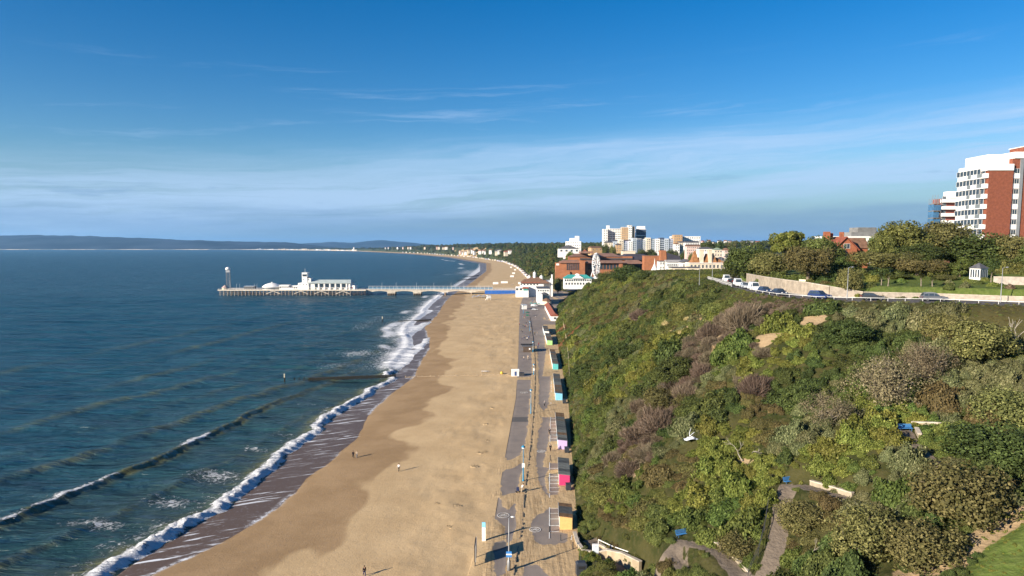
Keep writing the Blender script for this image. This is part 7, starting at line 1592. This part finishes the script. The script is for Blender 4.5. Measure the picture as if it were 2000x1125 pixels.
# ---- groynes
TIM = M('groyne_timber', (.022, .018, .014), .85, .3, 1.5, .3, 5); TIMP = M('dry_timber', (.36, .28, .19), .9, .25, 1.5); WEED = M('weedy_timber', (.013, .013, .009), .7, .3, 1.5)
def groyne(label, pxs, n_posts, zt, plank=True, cat='groyne'):
    a = at_z(*pxs[0], 0); b = at_sand(*pxs[1]); t = thing('groyne', label, cat, (a.x, a.y, 0)); v = b - a; v.z = 0; L_ = v.length; d = v / L_; ang = math.atan2(d.y, d.x)
    for k in range(n_posts):
        q = d * (L_ * k / (n_posts - 1)); top = zt[0] + (zt[1] - zt[0]) * k / (n_posts - 1)
        if k % 7 == 3: top -= .15
        o = MB().box(-.16, .16, -.16, .16, -2.0, top).build('post', TIM, t); o.location = q; o.rotation_euler = (0, 0, ang)
    if plank:
        n = 4
        for r in range(n):
            for k in range(n_posts - 1):
                z = zt[0] + (zt[1] - zt[0]) * (k + .5) / (n_posts - 1) - .25 - r * .30; f0, f1 = k / (n_posts - 1), (k + 1) / (n_posts - 1)
                if f0 < .10 and plank != 'all' : continue
                p0, p1 = d * (L_ * f0) + Vector((0, -.22, z)), d * (L_ * f1 - .04) + Vector((0, -.22, z)); MB().bar(p0, p1, .10, .27).build('plank', WEED if r else TIM, t)
    return t
groyne('dark timber groyne running from the sand out into the breakers', [(575, 744), (772, 739)], 22, (1.2, 1.75))
groyne('farther dark timber groyne crossing the white surf', [(778, 628), (842, 626)], 12, (.7, 1.3), 'all')
for px0, py0, px1, py1, lab in ((893, 548, 930, 545, 'dark groyne beyond the pier near the white surf'), (905, 541, 935, 539, 'second dark groyne beyond the pier')): groyne(lab, [(px0, py0), (px1, py1)], 6, (.8, 1.6), 'all')
for px, py, ty, lab in ((556, 746, 730, 'tall pale topped marker post standing in the sea at the groyne end'), (747, 629, 618, 'marker post in the sea off the farther groyne')):
    p = at_z(px, py, 0); h = at_y(px, ty, p.y).z; t = thing('marker_post', lab, 'marker post', p); MB().lathe([(.28, -2), (.25, h * .55)], n=8).build('pile', TIM, t); MB().lathe([(.25, h * .55), (.22, h)], n=8).build('top_mark', M('faded_paint', (.6, .52, .38), .7, .2), t)
a, b = at_sand(792, 737), at_sand(1000, 732)
t = thing('groyne', 'row of buried timber stumps carrying the groyne line across the dry sand', 'groyne', a); pm = MB().box(-.13, .13, -.13, .13, -.5, .45).mesh('post', TIMP); pk = MB().box(-.6, .6, -.08, .08, -.3, .16).mesh('plank', TIMP)
for k in range(26):
    f = k / 25; q = a.lerp(b, f); o = mesh_obj('post', pm, t); o.location = (q.x - a.x, q.y - a.y, sand_z(q.x, q.y) - a.z + .15 * (k % 3 == 0) - .12 * (k % 2))
    if k % 5 != 2: o = mesh_obj('plank', pk, t); o.location = (q.x - a.x + .9, q.y - a.y, sand_z(q.x, q.y) - a.z + .02)
p = at_sand(980, 731); t = thing('buoy', 'yellow buoy left on the dry sand by the stumps', 'buoy', p); MB().lathe([(.1, -.1), (.6, .3), (.65, .6), (.4, 1.0), (.1, 1.2)], n=12).build('float', M('buoy_yellow', (.62, .42, .06), .5), t, True); MB().lathe([(.06, 1.2), (.06, 1.5)], n=6).build('eye', DARK, t)
# ---- little wind heaps of sand with dead marram
sr = np.random.default_rng(21)
for i, (px, py, r, lab) in enumerate([(893, 990, 1.6, 'big sand heap with dark dead grass near the asphalt'), (880, 1030, 1.2, 'sand heap closest to the pale blue totem'), (928, 912, 1.3, 'sand heap with tufts left of the kerb wall lamp'), (938, 886, 1.5, 'twin sand heap with tufts, farther one'), (948, 884, 1.0, 'small tuft heap beside the twin sand heap'), (953, 861, .9, 'single small sand heap half way along the beach'), (950, 829, 1.2, 'farther low sand heap'), (962, 797, 1.0, 'faint sand heap close to the farther asphalt edge'), (855, 985, 1.2, 'low sand heap seaward of the biggest one')]):
    p = at_sand(px, py); t = thing('sand_heap', lab, 'sand heap', (p.x, p.y, p.z - .12)); me = bush_mesh('mound', 300 + i, M('heap_sand', (.47, .335, .185), .95, .2, 2.5, .5, 5), n=4, leaf=.01, lobes=14, zs=.26, lean=.0); o = mesh_obj('mound', me, t); o.scale = (r, r * .8, r * .9)
    g = MB()
    for k in range(int(22 * r)):
        a = sr.random() * 6.28; q = r * .55 * sr.random() ** .5; e = Vector((sr.normal() * .25, sr.normal() * .2, .22 + .2 * sr.random())); b0 = Vector((q * math.cos(a), q * .8 * math.sin(a), r * .22)); w = Vector((.02, .012, 0)); g.add([b0 - w, b0 + w, b0 + e], [(0, 1, 2)])
    g.build('dead_grass', M('dead_grass', (.11, .085, .05), .9, .3), t)
# ---- ramp foot: wall, handrail, boards
P3 = [tuple(at_z(px, py, 2.5)) for px, py in ((1122, 1045), (1128, 1066), (1140, 1085), (1160, 1093), (1186, 1095), (1215, 1110), (1250, 1140))]
zz_ = [2.6, 2.7, 2.8, 3.0, 3.3, 3.9, 4.8]
P3 = [(x, y, z) for (x, y, _), z in zip(P3, zz_)]
wall_run('path_wall', P3, .45, [2.2] * 7, [3.0, 3.1, 3.3, 3.7, 4.2, 4.9, 5.8], M('beige_wall', (.36, .285, .19), .9, .15, 1), 'curved beige wall at the foot of the scrub beside the ramp')
P4 = [(14.0, 106.6, 2.6), (15.6, 103.2, 3.1), (18.0, 99.0, 3.9), (20.5, 95.5, 4.6)]
rail_run('handrail', P4, 'white handrail on the seaward side of the ramp', 1.05, 2.5, WHITE, 1)
wall_run('path_wall', [(14.2, 106.2), (15.8, 102.8), (18.2, 98.6), (20.7, 95.1)], .3, [2.2, 2.4, 3, 3.8], [2.95, 3.4, 4.2, 4.9], M('beige_wall', (.36, .285, .19)), 'low beige wall carrying the white handrail')
p = at_z(1163, 1092, 2.7); t = thing('notice_board', 'white notice cabinet on the curved beige wall', 'notice board', p); MB().box(-.5, .5, -.2, .2, 1.0, 2.4).build('cabinet', WHITE, t); MB().box(-.44, .44, -.215, -.205, 1.08, 2.3).build('panel', M('notice_print', (.55, .62, .66), .5, .2, 4), t)
for s in (-.4, .4): MB().box(s - .05, s + .05, -.05, .05, -.3, 1.0).build('leg', METAL, t)
PB = [Vector(q) for q in path_low]
# beige walls and blue benches at the zigzag bends
WB = M('bend_wall', (.33, .275, .20), .9, .18, 1.2, .4, 4)
def path_side(pts, d):
    out = []
    for i in range(len(pts)):
        a, b = Vector(pts[max(i - 1, 0)]), Vector(pts[min(i + 1, len(pts) - 1)]); v = (b - a); n = Vector((v.y, -v.x, 0)).normalized(); p = Vector(pts[i]) + n * d; out.append((p.x, p.y, pts[i][2]))
    return out
def wall_side(name, pts, i0, i1, d, h, lab):
    s = path_side(pts, d)[i0:i1]; return wall_run(name, s, .4, [p[2] - 1.5 for p in s], [p[2] + h for p in s], WB, lab)
wall_side('path_wall', path_bench, 0, 4, 1.35, .5, 'beige wall sweeping round the lowest bench bend'); wall_side('path_wall', path_ramp, 5, 8, -1.35, .6, 'cream wall beside the hairpin bench running off to the right'.replace(' to the right', ' into the scrub'))
def bench(px, py, rz, lab, dz=0.0):
    p = hit(px, py); t = thing('bench', lab, 'bench', (p.x, p.y, p.z + dz), rz, 'blue benches on the zigzag path'); BL = M('bench_blue', (.065, .24, .52), .5, .06)
    for k in range(3): MB().box(-1.0, 1.0, -.22 + .16 * k, -.09 + .16 * k, .43, .47).build('slat', BL, t)
    for k in range(3): MB().bar((-1.0, .27 + .045 * k, .58 + .16 * k), (1.0, .27 + .045 * k, .58 + .16 * k), .035, .11).build('slat', BL, t)
    for s in (-.8, .8):
        m = MB(); m.bar((s, -.2, -.15), (s, -.2, .43), .07).bar((s, .22, -.15), (s, .42, .98), .07).bar((s, -.22, .40), (s, .28, .40), .07); m.build('leg', M('bench_iron', (.05, .10, .18), .5), t)
bench(1333, 1049, R(22), 'blue slatted bench at the lowest bend of the zigzag path', .05); bench(1543, 945, R(20), 'blue slatted bench by the cream wall at the hairpin'); bench(1768, 842, R(0), 'blue slatted bench at the top bend below the bare trees')
wall_side('path_wall', path_top, 3, 5, 1.5, .6, 'short stone wall end beside the top blue bench')
a_, b_ = hit(1780, 832), hit(1880, 838)
wall_run('path_wall', [(a_.x, a_.y), ((a_.x + b_.x) / 2, (a_.y + b_.y) / 2 + .6), (b_.x, b_.y)], .35, [a_.z - 1, (a_.z + b_.z) / 2 - 1, b_.z - 1], [a_.z + .55, (a_.z + b_.z) / 2 + .5, b_.z + .5], WB, 'broken pale wall right of the top blue bench'.replace(' right of', ' running on past'))
rail_run('handrail', [path_side(path_ramp, 1.7)[i] for i in (0, 1, 2, 3)] if False else [path_side(path_ramp, -1.75)[i] for i in range(0, 4)], 'thin dark handrail down the steep path', 1.0, 2.2, DARK, 2, r=.03)
cp = [tuple(hit(px, py)) for px, py in ((1092, 600), (1100, 632), (1106, 665), (1110, 700), (1112, 738))]
rail_run('fence', cp, 'long pale fence along the foot of the cliff behind the far huts', 1.4, 4.0, M('fence_pale', (.52, .43, .28), .8), 2, 'fence', .06)
p = hit(1352, 868); t = thing('torn_sheet', 'torn white plastic sheet snagged on the scrub half way down the slope', 'plastic sheet', (p.x, p.y, p.z + .6)); g = np.random.default_rng(4)
n = 11; gx, gy = np.meshgrid(np.linspace(-1.3, 1.3, n), np.linspace(-.7, .7, n)); V = np.stack([gx + .15 * g.normal(size=gx.shape), gy + .15 * g.normal(size=gx.shape), .3 * g.random(gx.shape) + .35 * np.cos(gx * 1.2)], -1).reshape(-1, 3); mesh_obj('sheet', np_mesh('sheet', V, grid_faces(n, n), M('plastic_white', (.72, .76, .82), .5, .05)), t)
MB().tube([(-.3, 0, .2), (-.5, .2, 1.3), (-.2, .3, 2.2)], [.06, .04, .02], 5).build('strip', M('plastic_white', (.72, .76, .82)), t); MB().tube([(-.4, 0, .9), (.3, .1, 1.5), (.5, .2, 1.4)], [.05, .04, .02], 5).build('strip', M('plastic_white', (.72, .76, .82)), t)
for i, (px, py, lab, sz) in enumerate([(1955, 705, 'long bleached dead branch below the dark hollow near the picture edge', 3.4), (1900, 690, 'short bleached dead branch in the dark hollow', 2.2), (1450, 905, 'bare bleached roots among the yellow green scrub', 2.0), (1700, 1090, 'thin dead branch over the grey green crown', 1.6), (1470, 890, 'pale fallen branch under the yellow green scrub', 1.8), (1575, 1090, 'broken pale twig beside the steep path', 1.3)]):
    p = hit(px, py); t = thing('dead_branch', lab, 'dead branch', (p.x, p.y, p.z + 1.2 + .2 * sz), i); g = np.random.default_rng(60 + i); mb = MB(); tips = []
    limb(mb, g, (0, 0, -1.2), Vector((.8, .2, .5)).normalized(), sz, .09 * sz / 2, 2, tips, .6); mb.build('branch', M('bleached_wood', (.27, .24, .19), .85, .15), t)
# straw tussocks on the cliff
for i, (px, py) in enumerate([(1355, 640), (1330, 655), (1375, 645), (1310, 650), (1340, 628), (1300, 640), (1345, 660), (1365, 632), (1400, 690), (1420, 700)]):
    p = hit(px, py); o = mesh_obj('grass_tussock', bush_mesh('tussock', 400 + i, LEAF['straw'], n=900, leaf=.14, spiky=True, zs=1.0, lean=.25)); o.location = (p.x, p.y, p.z - .2); s = .8 + .4 * (i % 3); o.scale = (s * .8, s * .8, s * 1.2); tag(o, 'straw coloured dry grass tussock on the upper cliff face', 'grass tussock', 'dry tussocks on the cliff face')
# ------------------------------------------------------------------ people
def skin_mesh(name, pts, edges, rad, root=0, sub=1):
    me = bpy.data.meshes.new(name + '_cage'); me.from_pydata(pts, edges, []); ob = bpy.data.objects.new(name, me); COL.objects.link(ob)
    sk = ob.modifiers.new('skin', 'SKIN'); sv = me.skin_vertices[0].data
    for i, r in enumerate(rad): sv[i].radius = r if isinstance(r, tuple) else (r, r); sv[i].use_root = (i == root)
    sk.use_smooth_shade = True
    if sub: ob.modifiers.new('sub', 'SUBSURF').levels = sub
    bpy.context.view_layer.update(); out = bpy.data.meshes.new_from_object(ob.evaluated_get(bpy.context.evaluated_depsgraph_get())); out.name = name
    bpy.data.objects.remove(ob); bpy.data.meshes.remove(me); return out
def pose(stride, arm=.25, lean=.03):
    """joints of a 1.72 m figure facing -y; stride opens the legs, arm swings the arms"""
    hip = .90; J = {'pelvis': (0, 0, hip), 'waist': (0, -lean, 1.10), 'chest': (0, -lean * 1.6, 1.32), 'neck': (0, -lean * 2, 1.47), 'skull': (0, -lean * 2.3, 1.56), 'crown': (0, -lean * 2.3, 1.68)}
    for s, n in ((-1, 'l'), (1, 'r')):
        f = stride * s
        J['hip' + n] = (s * .09, 0, .86); J['knee' + n] = (s * .10, -.22 * f - .03, .48); J['ankle' + n] = (s * .10, -.42 * f + (.08 if f < 0 else 0), .09); J['toe' + n] = (s * .115, -.42 * f - .14 + (.08 if f < 0 else 0), .04)
        J['sh' + n] = (s * .17, -lean * 1.8, 1.40); J['elb' + n] = (s * .235, arm * f * .7 + .02, 1.13); J['wr' + n] = (s * .25, arm * f * 1.2 - .10, .90); J['hand' + n] = (s * .245, arm * f * 1.3 - .14, .81)
    return J
def figure(J, key):
    names = list(J); ix = {n: i for i, n in enumerate(names)}; E = [('pelvis', 'waist'), ('waist', 'chest'), ('chest', 'neck'), ('neck', 'skull'), ('skull', 'crown')]
    for n in 'lr': E += [('pelvis', 'hip' + n), ('hip' + n, 'knee' + n), ('knee' + n, 'ankle' + n), ('ankle' + n, 'toe' + n), ('chest', 'sh' + n), ('sh' + n, 'elb' + n), ('elb' + n, 'wr' + n), ('wr' + n, 'hand' + n)]
    rd = {'pelvis': (.14, .10), 'waist': (.125, .09), 'chest': (.15, .10), 'neck': .055, 'skull': .085, 'crown': .075, 'hip': .085, 'knee': .058, 'ankle': .042, 'toe': .038, 'sh': .06, 'elb': .043, 'wr': .03, 'hand': .036}
    R_ = lambda n, k=1.0, a=0.0: tuple((v * k + a) for v in (rd[n] if n in rd else rd[n[:-1]] if isinstance(rd[n[:-1]], tuple) else (rd[n[:-1]],) * 2)) if isinstance(rd.get(n, rd.get(n[:-1])), tuple) else ((rd.get(n, rd.get(n[:-1])) * k + a),) * 2
    body = skin_mesh('body', [J[n] for n in names], [(ix[a], ix[b]) for a, b in E], [R_(n) for n in names], 0)
    def sub(keep, k, a, nm):
        nn = [n for n in names if n in keep]; jx = {n: i for i, n in enumerate(nn)}; return skin_mesh(nm, [J[n] for n in nn], [(jx[p], jx[q]) for p, q in E if p in jx and q in jx], [R_(n, k, a) for n in nn], 0)
    jacket = sub({'pelvis', 'waist', 'chest', 'shl', 'shr', 'elbl', 'elbr', 'wrl', 'wrr'}, 1.08, .018, 'jacket'); trousers = sub({'pelvis', 'hipl', 'hipr', 'kneel', 'kneer', 'anklel', 'ankler'}, 1.06, .016, 'trousers')
    h = MB(); c = J['crown']; h.lathe([(.02, .075), (.07, .06), (.098, .0), (.10, -.06), (.085, -.12), (.03, -.13)], (c[0], c[1] + .022, c[2] + .015), 10); hair = h.mesh('hair', None, True)
    f = MB(); fy = c[1] - .088
    f.box(-.012, .012, fy - .02, fy + .01, c[2] - .085, c[2] - .045); nose = f.mesh('nose')
    return body, jacket, trousers, hair, nose
POSES = [figure(pose(.0, .0, .01), 'stand'), figure(pose(.75, .3, .05), 'walk'), figure(pose(-.6, .3, .04), 'walk2'), figure(pose(.12, .1, .16), 'push')]
SKIN = M('skin', (.45, .27, .19), .6, .05); HAIRM = [M('hair_dark', (.03, .02, .015), .7, 0), M('hair_fair', (.25, .17, .09), .7, 0), M('hair_grey', (.35, .33, .31), .7, 0)]
CLO = {'black': (.018, .018, .02), 'white': (.70, .68, .66), 'red': (.45, .04, .035), 'navy': (.025, .035, .09), 'grey': (.2, .2, .21), 'beige': (.42, .34, .25), 'blue': (.06, .16, .38), 'olive': (.10, .10, .05)}
CM = {k: M('cloth_' + k, v, .85, .1, 8) for k, v in CLO.items()}
PC = {}
def person(label, p, rz, top, bot, ps=1, s=1.0, hair=0, group=None):
    t = thing('person', label, 'person', p, rz, group); t.scale = (s, s, s)
    for i, (nm, mt) in enumerate((('body', SKIN), ('jacket', CM[top]), ('trousers', CM[bot]), ('hair', HAIRM[hair]), ('nose', SKIN))):
        k = (ps, nm, mt.name)
        if k not in PC: m = POSES[ps][i].copy(); m.materials.clear(); m.materials.append(mt); PC[k] = m
        mesh_obj(nm, PC[k], t)
    return t
def on_sand(px, py): return at_sand(px, py)
def on_prom(px, py): return at_z(px, py, PROM_Z + .01)
G1 = 'people on the beach'; G2 = 'people on the promenade'
person('person in black walking on the damp sand by the swash, beside a pale companion', on_sand(690, 895), R(200), 'black', 'black', 1, 1.05, 0, G1)
person('person in a beige coat walking beside the one in black on the damp sand', on_sand(697, 894), R(200), 'beige', 'grey', 2, 1.0, 1, G1)
person('lone person in white top and dark shorts striding over the open sand', on_sand(779, 921), R(160), 'white', 'black', 1, 1.05, 0, G1)
person('person in dark clothes at the lower end of the beach', on_sand(712, 1126), R(20), 'black', 'navy', 1, 1.0, 0, G1)
person('person in red standing at the water edge before the pier', on_sand(905, 597), R(90), 'red', 'black', 0, 1.1, 0, G1); person('person in dark coat standing beside the one in red near the pier', on_sand(902, 598), R(70), 'black', 'black', 0, 1.1, 0, G1)
person('person in black walking past the lilac beach hut', on_prom(1075, 882), R(10), 'black', 'black', 2, 1.08, 0, G2); person('person in black walking along the bay line before the third hut row', on_prom(1073.5, 850), R(180), 'black', 'black', 1, 1.08, 0, G2)
person('person in grey walking past the blue beach huts', on_prom(1063.5, 794), R(170), 'grey', 'black', 1, 1.05, 2, G2)
p = on_prom(1019, 962); person('person in white pushing a pushchair across the sand drift', p, R(105), 'white', 'beige', 3, 1.05, 0, G2)
t = thing('pushchair', 'dark pushchair being pushed over the blown sand', 'pushchair', (p.x - .75, p.y + .05, PROM_Z + .03), R(105)); MB().extr([(-.25, .35), (.25, .35), (.32, .95), (.12, 1.02), (-.2, .55)], -.24, .24).build('seat', CM['navy'], t); MB().bar((0, .0, .35), (0, .75, 1.0), .05).build('handle', DARK, t)
for sx in (-.25, .25):
    for sy_ in (-.3, .3): MB().tube([(sx - .03, sy_, .14), (sx + .03, sy_, .14)], .14, 10).build('wheel', BLACK, t)
pr = np.random.default_rng(8); cols = list(CLO)
for i, (px, py) in enumerate([(1023, 704), (1031, 702), (1020, 664), (1024, 662), (1030, 665), (1033, 662), (1026, 657), (1021, 650), (1019, 648), (1036, 652), (1018, 637), (1022, 638), (1024, 640), (1027, 640), (1029, 639), (1031, 638), (1036, 643), (1037, 645), (1044, 655), (1049, 655), (1051, 680), (1052, 676), (1021, 622), (1024, 622), (1033, 629), (1035, 631), (1015, 636), (1030, 605), (1020, 596), (1040, 590), (1034, 585), (1046, 622), (1028, 633), (1012, 565), (1022, 566), (1000, 558), (1003, 556), (995, 548), (1001, 545), (1005, 543), (997, 538), (1003, 532)]):
    a, b = cols[int(pr.integers(8))], cols[int(pr.choice([0, 3, 4, 5]))]; ps = int(pr.integers(3)); where = 'beyond the dark kiosk' if py > 690 else 'between the kiosk and the white cafe' if py > 612 else 'by the white seafront cafe' if py > 570 else 'on the far promenade past the pier'
    person(f'person in {a} top and {b} trousers {["standing", "walking", "striding"][ps]} {where}', on_prom(px, py), pr.random() * 6.28, a, b, ps, 1.08, int(pr.integers(3)), G2)
for i, (px, py, lab) in enumerate([(700, 609, 'surfer in black sitting in the water before the pier, left one of two'), (706, 608, 'surfer in black in the water before the pier, farther out one'.replace('farther out one', 'the one nearer the beach'))]):
    p = at_z(px, py, -.55); person(lab, p, R(200), 'black', 'black', 0, 1.05, 0, 'surfers in the sea')
